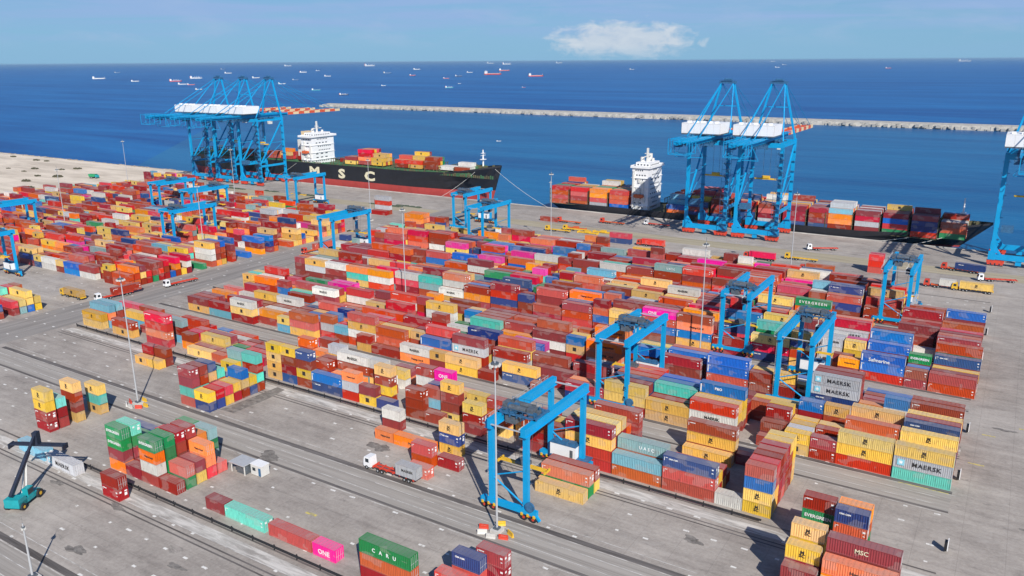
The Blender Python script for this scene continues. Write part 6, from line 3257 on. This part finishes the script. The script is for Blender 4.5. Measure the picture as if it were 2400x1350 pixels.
for o_ in [x for x in COL.objects if x.parent == low and x.name.startswith('head')]: o_.scale = (.35, .35, 1)
low.location = (-147.6, 63.2, 0); tag(low, 'short light pole at the bottom left corner of the yard', 'light pole')
def barrier(x, y, rz, c, lab):
    r = empty('traffic_barrier', (x, y, 0), rz)
    b = MB(); b.prism([(-.3, 0), (.3, 0), (.15, .35), (.1, 1.0), (-.1, 1.0), (-.15, .35)], 0, -1.0, 1.0); b.build('block', c, r)
    MB().prism([(-.13, .45), (.13, .45), (.12, .75), (-.12, .75)], 0, -.5, .5).build('band', M_OFFW, r)
    tag(r, lab, 'barrier', 'traffic barriers round the light mast feet'); return r
for (mx, my), nm in (((-204.6, 123.2), 'left light mast'), ((-81.6, 122.8), 'light mast by the nearest gantry')):
    for i, (dx, dy, c, cn, w_) in enumerate(((-3.0, -.4, M_RED, 'red', 'left of'), (-2.2, -2.2, M_OFFW, 'white', 'at the left front of'), (2.6, -1.6, M_RED, 'red', 'right of'), (3.2, .2, M_YEL, 'yellow', 'farther right of'), (0.2, -2.6, M_CONC, 'grey', 'in front of'), (-.6, 2.4, M_YEL, 'yellow', 'behind'))):
        barrier(mx+dx, my+dy, rnd.uniform(-.6, .6), c, f'{cn} traffic barrier {w_} the {nm}')
# ------------------------------------------------------------------ ships
def hull_mesh(stations, zred, yc, matk, matr, deckm, nm='hull'):
    """stations: (x_deck, x_keel, half beam at deck, half beam low, deck z)"""
    vs = []; mats = [matk, matr, deckm]; fs = []; mi = []
    n = len(stations)
    for (xd, xk, bd, bl, zd) in stations:
        for s in (-1, 1):
            zs = [(-4.0, 0, bl), (zred, (zred+4)/(zd+4), None), ((zred+zd)/2, None, None), (zd, 1, bd), (zd+1.1, 1, bd)]
            for k, z in enumerate((-4.0, zred, (zred+zd)/2, zd, zd+1.1)):
                t = min(1, (z+4)/(zd+4)); e = t**1.6
                vs.append((xk+(xd-xk)*t, yc+s*(bl+(bd-bl)*e), z))
    def id_(i, s, k): return i*10+s*5+k
    for i in range(n-1):
        for s in (0, 1):
            for k in range(4):
                fs.append((id_(i,s,k), id_(i+1,s,k), id_(i+1,s,k+1), id_(i,s,k+1))); mi.append(1 if k == 0 else 0)
        fs.append((id_(i,0,3), id_(i+1,0,3), id_(i+1,1,3), id_(i,1,3))); mi.append(2)
    for i in (0, n-1):
        for k in range(4): fs.append((id_(i,0,k), id_(i,1,k), id_(i,1,k+1), id_(i,0,k+1))); mi.append(1 if k == 0 else 0)
    m = MB(); m.v = vs; m.f = fs; m.m = mi
    return m, mats
def windows(parent, x, y0, y1, z, n, side='y'):
    m = MB()
    for i in range(n):
        a = y0+(y1-y0)*(i+.2)/n; b = y0+(y1-y0)*(i+.7)/n
        if side == 'y': m.box(a, x-.06, z, b, x, z+.75)
        else: m.box(x, a, z, x+.06, b, z+.75)
    m.build('window_row', M_GLASS, parent)
def big_letter(ch, size, x, y, z, root, mat, sx_=1.0):
    link('lettering', text_mesh(ch, size, mat, 1.0, .045*size), root, (x, y, z)).scale = (sx_, 1, 1)
# left ship: black hull, high in the water, red belly
s1 = empty('container_ship', (0, 0, 0)); tag(s1, 'black container ship with red belly riding high beside the left quay cranes', 'container ship', 'container ships moored at the quay')
st1 = [(-640, -636, 13, 8, 15), (-625, -622, 15.5, 12, 15), (-590, -590, 16, 15.6, 15), (-380, -380, 16, 15.8, 15), (-352, -354, 16, 13, 16.0), (-336, -341, 14.5, 7.5, 18), (-324, -331, 10.5, 2.6, 20), (-316.5, -324, 5.5, .8, 21), (-312, -320, .6, .2, 21.6)]
hm, ms = hull_mesh(st1, 4.6, 481, M_HULLK, M_HULLR, M_DECKG)
hm.build('hull', ms, s1)
for ch, x in (('M', -480.5), ('S', -451), ('C', -422)): big_letter(ch, 9.6, x, 464.9, 9.3, s1, M_TEXTC, 1.55)
big_letter('MSC CLARA', 1.8, -339.5, 467.8, 15.2, s1, M_TEXTC)
def superstructure(root, x0, x1, y0, y1, z0, z1, wing, mast, mat=M_WHITE):
    s = MB(); s.box(x0, y0, z0, x1, y1, z1)
    nl = int((z1-z0)/2.9)
    for i in range(1, nl, 2): s.box(x0-.5, y0-.7, z0+i*2.9, x1+.5, y1+.7, z0+i*2.9+.18)
    o = s.build('superstructure', mat, root)
    b = MB(); b.box(x0-1.0, y0-wing, z1, x1+1.2, y1+wing, z1+.4); b.box(x0+1, y0+3, z1+.4, x1-.5, y1-3, z1+3.2)
    for yy in (y0-wing, y1+wing-.1): b.box(x0-1, yy, z1+.4, x1+1.2, yy+.1, z1+1.5)
    b.box(x0-1, y0-wing, z1+.4, x0-.9, y1+wing, z1+1.5); b.box(x1+1.1, y0-wing, z1+.4, x1+1.2, y1+wing, z1+1.5)
    b.build('bridge', mat, o)
    q = random.Random(int(-x0))
    for i in range(nl):
        if q.random() < .7: windows(o, y0, x0+1+q.uniform(0, 2), x1-1-q.uniform(0, 3), z0+i*2.9+1.5, q.randint(2, 4), 'y')
        windows(o, x1, y0+2+q.uniform(0, 5), y1-2-q.uniform(0, 6), z0+i*2.9+1.5, q.randint(3, 7), 'x')
    lf = MB(); lf.prism([(x0+2, z0+9.2), (x0+2.8, z0+8.3), (x0+8, z0+8.3), (x0+9, z0+9.2), (x0+8.2, z0+10.4), (x0+2.8, z0+10.4)], 1, y0-2.4, y0-.5); lf.build('lifeboat', M_ORNG, o)
    gr_ = MB()
    for i in range(10):
        a = q.uniform(x0, x1-2); gr_.box(a, y0-.5-q.uniform(0, .6), z0+q.uniform(0, z1-z0-3), a+q.uniform(.6, 2.4), y0, z0+q.uniform(0, z1-z0))
    gr_.build('stair_casings', M_OFFW, o)
    windows(o, x1-.5, y0+3.5, y1-3.5, z1+1.4, 9, 'x'); windows(o, y0+3, x0+1.6, x1-1, z1+1.4, 4, 'y')
    m = MB(); xm = (x0+x1)/2; ym = (y0+y1)/2
    m.beam((xm, ym, z1+3), (xm, ym, mast), 1.1); m.beam((xm, ym-5, z1+6.5), (xm, ym+5, z1+6.5), .5); m.beam((xm-2, ym, z1+8), (xm+2, ym, z1+8), .5)
    m.tube((xm-2.6, ym-2, z1+3.2), (xm-2.6, ym-2, z1+6), 1.3, n=10); m.tube((xm+2, ym+4, z1+3.2), (xm+2, ym+4, z1+5), .9, n=10)
    m.build('radar_mast', M_OFFW, o)
    return o
superstructure(s1, -495, -483, 466.5, 491, 15, 36.0, 2.4, 48)
fn = MB(); fn.box(-507, 474, 15, -497.5, 488, 33); fn.box(-505.5, 477, 33, -498.5, 485, 39.5, 1); fn.build('funnel', [M_OFFW, M_TEXTC2], s1)
dk = MB()
rr = random.Random(3)
for i in range(10):
    x = -462+i*13.3 if i else -462
    if x > -340: break
    dk.box(x, 466.5, 15.1, x+12.2, 495.5, 17.3 if i > 4 else 17.0)
    for j in range(12): dk.box(x-.9, 466+j*2.6, 15.1, x-.5, 466.4+j*2.6, 20.4, 1)
    dk.box(x-.95, 466, 20.2, x-.45, 496, 20.6, 1); dk.box(x-.95, 466, 17.8, x-.45, 496, 18.1, 1)
    for j in range(26): 
        a = x+rr.uniform(0, 11.5); b = rr.uniform(466.4, 494); dk.box(a, b, 17, a+rr.uniform(.3, 1.4), b+rr.uniform(.3, 1.6), 17.3+rr.uniform(.1, 1.0), rr.choice((0, 1, 1)))
for i in range(10):
    x = -628+i*12.6; dk.box(x, 467, 15.1, x+11.5, 495, 17.0)
    dk.box(x-.9, 466, 20.2, x-.4, 496, 20.6, 1)
    for j in range(12): dk.box(x-.9, 466+j*2.6, 15.1, x-.5, 466.4+j*2.6, 20.4, 1)
dk.build('deck_fittings', [M_DECKG, M_DECKO], s1)
rl = MB()
for i in range(120): x = -500+i*1.6; rl.box(x, 465.05, 15, x+.9, 465.5, 16.9+rr.uniform(-.5, .8), rr.choice((0, 1)))
rl.build('side_walkway', [M_DECKG, M_DECKO], s1)
fm = MB(); fm.tube((-327.5, 481, 18), (-327.5, 481, 33), .7, .4, n=10); fm.box(-329, 479, 26, -326, 483, 26.4); fm.box(-328.6, 479.6, 30.4, -326.4, 482.4, 30.7); fm.beam((-327.5,478,29),(-327.5,484,29),.3); fm.build('foremast', M_WHITE, s1)
wd = MB()
for i in range(16): a, b = rr.uniform(-340, -319), rr.uniform(477, 485); wd.box(a, b, 18.5, a+rr.uniform(.8, 2.6), b+rr.uniform(.8, 2.2), 20.5+rr.uniform(.3, 1.6), rr.choice((0, 1)))
wd.build('windlass', [M_DECKG, M_DECKO], s1)
# right ship: low black hull
s2 = empty('container_ship', (0, 0, 0)); tag(s2, 'low black container ship fully stacked with containers beneath the right quay cranes', 'container ship', 'container ships moored at the quay')
st2 = [(-265, -258, 12, 7, 3.0), (-258, -250, 15, 11, 3.0), (-235, -232, 16, 15.6, 3.0), (-70, -70, 16, 15.8, 3.0), (-48, -52, 15.6, 12.5, 4.2), (-32, -39, 13, 6.5, 7.6), (-20, -31, 8.0, 2.2, 9.4), (-12, -26, 3.4, .8, 10.4), (-8.2, -24, .5, .2, 10.8)]
hm, ms = hull_mesh(st2, -1.6, 480, M_HULLK, M_HULLR, M_DECKO); hm.build('hull', ms, s2)
big_letter('MSC SHANNON', 1.2, -38.5, 465.6, 3.4, s2, M_TEXTC)
superstructure(s2, -205.0, -194.0, 466.0, 487.0, 3.0, 29.5, 1.0, 41)
fn = MB(); fn.box(-206.9, 473, 3, -205.6, 484, 28); fn.tube((-201, 483, 32), (-201, 483, 37), 2.0, n=12); fn.build('funnel', [M_OFFW], s2)
for x in [-262.4+14*i for i in range(4)]+[-182+14*i for i in range(7)]+[-87.4+13.9*i for i in range(5)]:
    lb = MB()
    for j in range(11): lb.box(x-.6, 464.4+j*2.6, 3, x-.3, 464.7+j*2.6, 12.5)
    for z in (6, 9.2, 12.3): lb.box(x-.65, 464.4, z, x-.2, 493, z+.25)
    lb.build('lashing_bridge', M_DECKO, s2)
for a_, b_ in ((-262, -207), (-183, -32)): MB().box(a_, 464.4, 2.9, b_, 495, 3.19).build('hatch_cover', M_DECKO, s2)
fm = MB(); fm.tube((-22.5, 480, 8), (-22.5, 480, 23.5), .6, .3, n=10); fm.box(-23.8, 478.5, 15.5, -21.2, 481.5, 15.8); fm.beam((-22.5, 477.5, 18), (-22.5, 482.5, 18), .3); fm.build('foremast', M_WHITE, s2)
wd = MB()
for i in range(14): a, b = rr.uniform(-31, -14), rr.uniform(476, 484); wd.box(a, b, 8.5, a+rr.uniform(.8, 2.2), b+rr.uniform(.8, 2), 10.6+rr.uniform(.2, 1.2), rr.choice((0, 1)))
wd.build('windlass', [M_DECKG, M_DECKO], s2)
sm = MB(); sm.tube((-263.5, 466, 3), (-263.5, 466, 17), .3, .2, n=8); sm.beam((-264.5, 466, 16), (-262.3, 466, 16), .4); sm.build('stern_mast', M_GALV, s2)
def rope(p, q, sag, lab):
    m = MB(); P = [Vector(p)+(Vector(q)-Vector(p))*(i/10) - Vector((0, 0, sag*4*(i/10)*(1-i/10))) for i in range(11)]
    for a, b in zip(P, P[1:]): m.tube(a, b, .11, n=5, caps=False)
    tag(m.build('mooring_line', M_OFFW), lab, 'rope', 'mooring lines from the ships to the quay')
rope((-314, 476, 20.5), (-262, 459.8, .5), 1.5, 'long mooring line from the left ship bow down to the quay on the right')
rope((-327, 470, 18.5), (-350, 459.8, .5), 1.0, 'mooring line slanting back from the left ship bow')
rope((-500, 464.5, 15), (-528, 459.8, .5), 1.0, 'mooring line from the left ship stern quarter to the quay')
rope((-14, 478, 10), (-42, 459.8, .5), .8, 'mooring line from the right ship bow running back to the quay')
rope((-20, 474, 9), (-58, 459.8, .5), .6, 'lower mooring line from the right ship bow')
# small working boat in the harbour
def vessel(x, y, L, hullm, upm, label, rz=0.0, kind=0):
    r = empty('anchored_ship', (x, y, -2.6), rz); h = L*.055; b = L*.075
    st = [(-L*.5, -L*.48, b*.8, b*.6, h), (-L*.4, -L*.4, b, b, h), (L*.36, L*.34, b, b*.9, h*1.05), (L*.46, L*.42, b*.6, b*.3, h*1.3), (L*.5, L*.46, .3, .1, h*1.4)]
    vs = []; m = MB()
    for xd, xk, bd, bl, zd in st:
        for s in (-1, 1): vs += [(xk, s*bl, -1), (xd, s*bd, zd)]
    m.v = vs
    for i in range(len(st)-1):
        o = i*4; m.f += [(o, o+4, o+5, o+1), (o+2, o+3, o+7, o+6), (o+1, o+5, o+7, o+3)]; m.m += [0, 0, 0]
    m.f += [(0, 1, 3, 2), (16, 18, 19, 17)]; m.m += [0, 0]; m.build('hull', hullm, r)
    s = MB(); s.box(-L*.46, -b*.75, h, -L*.32, b*.75, h+L*.12); s.box(-L*.44, -b*.95, h+L*.12, -L*.34, b*.95, h+L*.15); s.build('superstructure', upm, r)
    f = MB(); f.box(-L*.49, -b*.25, h, -L*.455, b*.25, h+L*.15); f.build('funnel', M_ORNG if kind % 2 else M_MACH, r)
    d = MB(); d.beam((L*.42, 0, h), (L*.42, 0, h+L*.12), L*.012)
    if kind == 1:
        for q in (-.15, .02, .19): d.beam((q*L, 0, h), (q*L, 0, h+L*.13), L*.014); d.beam((q*L, 0, h+L*.11), (q*L+L*.1, 0, h+L*.08), L*.01)
        for q in (-.22, -.05, .12, .28): d.box(q*L-L*.06, -b*.7, h, q*L+L*.06, b*.7, h+L*.02)
    else: d.box(-L*.3, -b*.1, h, L*.4, b*.1, h+L*.018)
    d.build('deck_gear', upm if kind == 1 else M_OFFW, r)
    tag(r, label, 'ship', 'ships lying at anchor offshore'); return r
VH = [(M_OFFW, 'white'), (M_RED, 'red'), (M_TEAL, 'green-hulled'), (M_DKBL, 'bluish'), (M_HULLK, 'dark-hulled')]
SEAP = ['left sea', 'middle sea', 'right sea']; seen = {}
for ln in VESSELS.strip().split('\n'):
    x, y, L, c, kd, rz, part = map(float, ln.split()); m_, nm = VH[int(c)]
    kk = (nm, int(part)); seen[kk] = seen.get(kk, 0)+1
    lab = 'tiny white boat alone in the calm water between the two moored ships' if part == 3 else f'{nm} ship at anchor, {ORD[seen[kk]-1]} {nm} from the left, {SEAP[int(part)]}'
    vessel(x, y, L, m_, M_WHITE if nm != 'bluish' else M_OFFW, lab, rz, int(kd))
# ------------------------------------------------------------------ vehicles
def wheels(mb_list, root, xs, y, r, w, mat=M_BLK):
    for x in xs:
        m = MB(); m.tube((x, y, r), (x, y+w, r), r, n=14); m.tube((x, y-.02, r), (x, y+w+.02, r), r*.45, n=10, mi=1); m.build('wheel', [mat, M_GALV], root)
def make_truck(cabm, chm, L=12.3, lit=True):
    """terminal tractor and container chassis, nose towards -x; chassis top z 1.3"""
    r = empty('truck')
    c = MB(); c.prism([(-4.6, .7), (-4.6, 1.7), (-4.3, 3.1), (-2.5, 3.25), (-2.3, .7)], 1, -1.15, 1.15); cb = c.build('cab', cabm, r)
    MB().prism([(-4.66, 1.8), (-4.38, 2.9), (-4.33, 2.9), (-4.6, 1.8)], 1, -1.0, 1.0).build('windscreen', M_GLASS, cb)
    g = MB(); g.box(-3.95, -1.18, 1.85, -2.9, -1.15, 2.8); g.box(-3.95, 1.15, 1.85, -2.9, 1.18, 2.8); g.build('side_window', M_GLASS, cb)
    for y in (-1.0, .7): MB().box(-4.68, y, .85, -4.6, y+.3, 1.1).build('headlight', M_TEXTW, cb)
    f = MB(); f.box(-4.2, -.5, .6, 2.2, .5, .95); f.tube((-1.9, .9, 1.0), (-.8, .9, 1.0), .35, n=10); f.build('frame', M_MACH, r)
    wheels(None, r, (-3.6, -.2, 1.1), -1.15, .5, .35); wheels(None, r, (-3.6, -.2, 1.1), .8, .5, .35)
    t = MB()
    for y in (-.75, .45): t.box(-1.6, y, .95, L-1.6, y+.3, 1.28)
    for i in range(7): x = -1.6+i*(L-.3)/6; t.box(x, -1.2, 1.0, x+.25, 1.2, 1.26)
    t.box(-1.7, -1.22, .95, -1.45, 1.22, 1.45); t.box(L-1.75, -1.22, .8, L-1.55, 1.22, 1.28)
    t.build('trailer_chassis', chm, r)
    wheels(None, r, (L-4.3, L-3.0), -1.2, .5, .4); wheels(None, r, (L-4.3, L-3.0), .8, .5, .4)
    return r
TA = make_truck(M_WHITE, M_RED); TB = make_truck(M_RED, M_ORNG); TC = make_truck(M_YEL, M_YEL)
for t in (TA, TB, TC): collect(t)
used = set(); VG = 'terminal tractors with trailers in the yard'
R90 = math.radians(90)
TR = [(TA, -119.2, 129.9, 0, 'white cabbed terminal truck with red chassis beside the nearest gantry crane, carrying one pale container'),
 (TA, -313.2, 181.5, R90*.93, 'white cabbed truck pulling a red container along the road at left'),
 (TA, -307.5, 209.5, R90*.93, 'white cabbed truck with empty orange-red trailer on the road at left'),
 (TB, -302.5, 285.5, R90*.9, 'red truck carrying a rust-orange container up the road beside a gantry crane'),
 (TB, -161.5, 387.2, 0, 'truck with one bright-red container on the apron left of the right quay cranes'),
 (TB, -104.9, 387.2, 0, 'truck with bright-red container on the apron between two light masts'),
 (TB, -75.5, 375.2, 0, 'truck with rust-orange container on the apron right of the tall mast'),
 (TC, -13.3, 375.7, 0, 'trailer with long tan-yellow container near the right end of the apron'),
 (TB, -24.0, 376.2, 0, 'truck with small white container near the right end of the apron'),
 (TC, -330.8, 175.7, 0, 'yellow trailer with deep-yellow container standing left of the road'),
 (TB, -440.0, 388.2, 0, 'truck with brownish-red container on the apron below the left ship letters'),
 (TB, -228.5, 421.5, 0, 'empty orange trailer on the apron behind the stern of the right ship'),
 (TA, -83.0, 422.5, .5, 'small white cabbed truck on the apron right of the right quay cranes'),
 (TC, -87.3, 396.0, 0, 'empty yellow trailer on the apron right of the tall mast'),
 (TB, -20.5, 411.5, -.15, 'dark loaded truck beneath the right ship bow'),
 (TA, -5.2, 398.5, .3, 'white cabbed truck near the right edge crane'),
 (TC, -214.0, 402.5, .1, 'yellow empty trailer near the stern of the right ship'),
 (TB, -205.0, 432.0, 0, 'orange-red trailer beside the right ship stern'), (TA, -180.0, 440.0, 0, 'white cabbed truck waiting alongside the right ship superstructure'),
 (TC, -222.0, 396.0, .05, 'yellow trailer left of the orange one on the middle apron')]
for p, x, y, rz, lab in TR: place(p, used, (x, y, .02), lab, 'truck', VG, rz)
# containers riding on the trucks that stand askew
make_container(-313.2+1.15, 184.0-.1, 1.32, 4, 'r', 'brownish-red container on the white cabbed truck travelling on the left road', True, .5, rz=R90*.93)
make_container(-302.5+1.15, 288.0, 1.32, 4, 'o', 'rust-orange container on the red truck beside the road-edge gantry crane', False, .6, rz=R90*.9)
make_container(-20.5+1, 410.2, 1.32, 4, 'n', 'dark container on the truck beneath the right ship bow', False, .2, rz=-.15)
make_container(-205.2, 90.4, 0.0, 4, 's', 'sky-blue container on the ground behind the teal reach stacker at the left edge', True, .9, rz=-.02)
make_container(-191.4, 90.0, 0.0, 4, 'g', 'pale-grey container with dark lettering on the ground right of the reach stacker', True, .8, rz=-.02)
# reach stacker at the left edge
M_NAVY = plain('dark_navy_paint', (.018, .024, .045), .5, 0, .3, 1)
rs = empty('reach_stacker', (-177.6, 77.6, .02), math.radians(118)); tag(rs, 'teal reach stacker with raised dark boom and long spreader at the left edge', 'reach stacker')
b = MB(); b.box(-4.2, -1.7, .9, 3.0, 1.7, 1.9); b.prism([(-4.4, .9), (-4.4, 2.9), (-2.0, 2.9), (-1.6, 1.9), (-1.6, .9)], 1, -1.7, 1.7); b.build('chassis', M_TEAL, rs)
c = MB(); c.box(-1.0, -1.6, 1.9, .9, -.3, 3.7); cc = c.build('cab', M_TEAL, rs); g = MB(); g.box(.9, -1.5, 2.3, .95, -.4, 3.5); g.box(-.9, -1.65, 2.3, .8, -1.6, 3.5); g.build('window', M_GLASS, cc)
for x, s in ((2.3, 1.0), (-3.3, .8)):
    for y in (-2.1, 1.3): m = MB(); m.tube((x, y, s), (x, y+.85, s), s, n=16); m.tube((x, y-.03, s), (x, y+.88, s), s*.42, n=10, mi=1); m.build('wheel', [M_BLK, M_YEL], rs)
m = MB(); m.beam((-3.6, .5, 3.2), (4.2, .5, 10.2), .7, .8); m.beam((3.4, .5, 9.5), (7.6, .5, 13.4), .5, .55); m.build('boom', M_NAVY, rs)
m = MB(); m.tube((.6, .0, 1.8), (2.6, .3, 8.2), .18, n=8); m.tube((.6, 1.0, 1.8), (2.6, .7, 8.2), .18, n=8); m.build('lift_cylinder', M_OFFW, rs)
m = MB(); m.box(6.8, 0, 10.5, 8.2, 1.1, 13.4); m.box(6.9, -6.0, 10.1, 7.25, 7.0, 10.5); m.box(7.9, -6.0, 10.1, 8.25, 7.0, 10.5)
for y in (-6.1, 6.8): m.box(6.6, y, 9.3, 8.5, y+.3, 10.5)
m.build('spreader', M_NAVY, rs)
# gate hut and site office beside the coloured cluster
h = empty('site_hut', (-149.9, 111.0, 0)); tag(h, 'low grey open hut with flat white roof right of the coloured container cluster', 'hut')
m = MB()
for x in (0.1, 4.6):
    for y in (0.1, 3.4): m.box(x, y, 0, x+.2, y+.2, 2.5)
m.build('post', M_OFFW, h); MB().box(-.2, -.3, 2.5, 5.0, 3.9, 2.7).build('roof', M_GALV, h)
m = MB(); m.box(1.6, .5, 0, 4.6, 3.4, 2.3); m.box(.5, 1, 0, 1.6, 2.4, 1.1); m.build('wall', M_MACH, h)
h = empty('site_office', (-144.6, 112.6, 0)); tag(h, 'small cream cabin with a door beside the white roofed hut', 'cabin')
MB().box(0, 0, .1, 3.6, 2.4, 2.7).build('wall', M_OFFW, h); MB().box(-.1, -.1, 2.7, 3.7, 2.5, 2.85).build('roof', M_WHITE, h)
MB().box(2.6, -.05, .2, 3.4, 0, 2.2).build('door', M_DKBL, h); MB().box(.6, -.05, 1.2, 1.6, 0, 2.0).build('window', M_GLASS, h)
# crane power rails: posts and conductor bar along the runways
for k in range(5):
    yO = 96.0+60.7*k; xl = -289 if yO > 150 else -205
    r = empty('power_rail', (0, yO-2.1, 0)); tag(r, ['low dark power rail along the lane at bottom left, ending by the teal container', 'low dark power rail running along the front of the main container yard', 'low power rail along the third container row', 'low power rail along the fourth container row', 'low power rail at the back of the yard'][k], 'rail', 'crane power rails along the container rows')
    x1 = -97 if k == 0 else (-36 if k == 1 else -5)
    m = MB(); m.box(xl, -.18, .55, x1, .18, .85); m.build('conductor_bar', M_BLK, r)
    if k < 2:
        n = int((x1-xl)/6.2)
        for i in range(min(n, 99)): MB().box(xl+i*(x1-xl)/n, -.1, 0, xl+i*(x1-xl)/n+.2, .1, 1.25).build('post', M_BLK, r)
# row sign boards at the right-hand end of the rows
for i, (x, y) in enumerate(((-2.2, 163.5), (-2.4, 196.5), (-2.4, 225.5), (-2.4, 256), (-2.4, 286.5), (-2.4, 316), (-2.4, 347))):
    r = empty('row_sign', (x, y, 0)); tag(r, ['first', 'second', 'third', 'fourth', 'fifth', 'sixth', 'rearmost'][i]+' white row sign counted from the front, at the right end of the yard', 'sign', 'white row signs at the yard edge')
    MB().box(-.1, -.1, 0, .1, .1, 1.4).build('post', M_MACH, r); MB().box(.25, -.7, .5, .4, .7, 2.7).build('board', M_WHITE, r); MB().box(-.3, -.65, .4, .25, .65, 2.3).build('cabinet', M_HULLK, r)
# reefer rack beside the white boxes
for i, (x, y, lab) in enumerate(((-46.8, 252, 'pale reefer rack between the right gantry cranes'), (-26.9, 312, 'pale reefer rack below the rearmost right gantry crane'))):
    r = empty('reefer_rack', (x, y, 0)); tag(r, lab, 'rack', 'steel reefer racks'); m = MB()
    for z in (0, 2.9, 5.8): m.box(0, 0, z+2.6, .9, 16, z+2.75)
    for yy in range(0, 17, 4): m.box(0, yy, 0, .12, yy+.12, 9.4); m.box(.8, yy, 0, .92, yy+.12, 9.4)
    m.build('frame', M_GALV, r)
# scrub, boulders and a green machine on the sand
def shrub(x, y, s_, c, lab, nm='shrub'):
    m = MB(); q = random.Random(int(x*13+y))
    for i in range(70):
        a = q.uniform(0, 6.3); rr_ = s_*math.sqrt(q.random()); zz = q.uniform(.1, .55)*s_*(1-rr_/s_*.6)
        px, py = x+rr_*math.cos(a)*1.8, y+rr_*math.sin(a); l = s_*.22
        m.add([(px-l, py, zz-l*.5), (px+l, py+l*.5, zz), (px, py-l*.4, zz+l)], [(0, 1, 2)])
        m.add([(px, py-l, zz-l*.5), (px+l*.3, py+l, zz), (px-l*.5, py, zz+l)], [(0, 1, 2)])
    tag(m.build(nm, c), lab, nm, 'scrub on the pale sand')
M_SCR = plain('dry_scrub', (.09, .085, .05), .9, 0, .5, .6)
WHERE = ['at the left edge of', 'near the top of', 'in the upper middle of', 'left of the green truck on', 'right of the green truck on', 'below the green truck on', 'low on', 'at the lower left of', 'in the middle of', 'near the front of', 'at the right of', 'furthest right on']
for (x, y, s_), wh in zip(SHRUBS, WHERE): shrub(x, y, s_*.6, M_SCR, f'dark low scrub {wh} the pale sand')
dg = empty('dump_truck', (-668, 391, 0), .3); tag(dg, 'green dump truck standing on the pale sand', 'truck')
MB().prism([(-3, 1.4), (-3.6, 3.6), (3.6, 3.6), (2.4, 1.4)], 1, -1.6, 1.6).build('dump_body', plain('green_truck_paint', (.03, .30, .12)), dg); MB().prism([(3.0, .9), (3.0, 3.2), (4.6, 3.0), (5.1, 1.9), (5.1, .9)], 1, -1.4, 1.4).build('cab', M_TEAL, dg); wheels(None, dg, (-1.8, 0, 4), -1.7, .8, .5); wheels(None, dg, (-1.8, 0, 4), 1.2, .8, .5)
# spare spreaders on the apron
for i, (x, y, c, lab) in enumerate(((-208, 399.5, M_YEL, 'yellow spare spreader frame lying on the apron, left one'), (-219.5, 407, M_ORNG, 'orange spare spreader frame lying on the apron near the right ship stern'), (-201, 405, M_YEL, 'yellow spare spreader frame lying on the apron, right one'))):
    m = MB(); m.box(x, y, .2, x+12, y+.4, .7); m.box(x, y+1.6, .2, x+12, y+2.0, .7); m.box(x-.2, y-.4, 0, x+.3, y+2.4, 1.0); m.box(x+11.7, y-.4, 0, x+12.2, y+2.4, 1.0); m.box(x+4.5, y-.2, .5, x+7.5, y+2.2, 1.5)
    tag(m.build('spare_spreader', c), lab, 'spreader')
M_NET = plain('green_net', (.07, .09, .055), .95, 0, .6, .8)
for x, y, L, W_, lab in ((-362, 414, 15, 2.2, 'long dark green net pile on the apron before the left ship bow'), (-345, 418, 10, 1.8, 'shorter dark net pile right of the long one on the apron'), (-513, 413, 10, 2.2, 'dark green net pile below the left quay cranes'),
                         (-478, 417, 8, 2, 'dark green net pile right of the left quay cranes'), (-440, 418, 8, 2, 'dark net pile near the left ship stern letters'), (-535, 420, 9, 2, 'dark net pile at the left end of the apron')):
    q = random.Random(int(-x)); m = MB(); n = 24
    for i in range(n):
        a = x+(i-n/2)/n*L*1.9+q.uniform(-.5, .5); b_ = y+q.uniform(-W_, W_)*.5; s_ = q.uniform(.5, 1.3)
        m.prism([(b_-s_, 0), (b_-s_*.5, s_*.45), (b_+s_*.4, s_*.5), (b_+s_, 0)], 0, a-s_*1.2, a+s_*1.2)
    tag(m.build('net_pile', M_NET), lab, 'net pile', 'heaps of dark netting on the apron')
load_containers()
# the air over the sea: thin, even haze
def add_haze():
    m = bpy.data.materials.new('sea_air'); m.use_nodes = True; nt = m.node_tree; nt.nodes.clear()
    v = N(nt, 'ShaderNodeVolumePrincipled'); v.inputs['Color'].default_value = (.48, .74, .98, 1); v.inputs['Density'].default_value = HAZE; v.inputs['Anisotropy'].default_value = .1
    o = N(nt, 'ShaderNodeOutputMaterial'); nt.links.new(v.outputs[0], o.inputs['Volume'])
    hz = MB().box(-50000, -400, -13.5, 40000, 60000, 96.5).build('haze', m); hz['kind'] = 'stuff'
if HAZE > 0: add_haze()
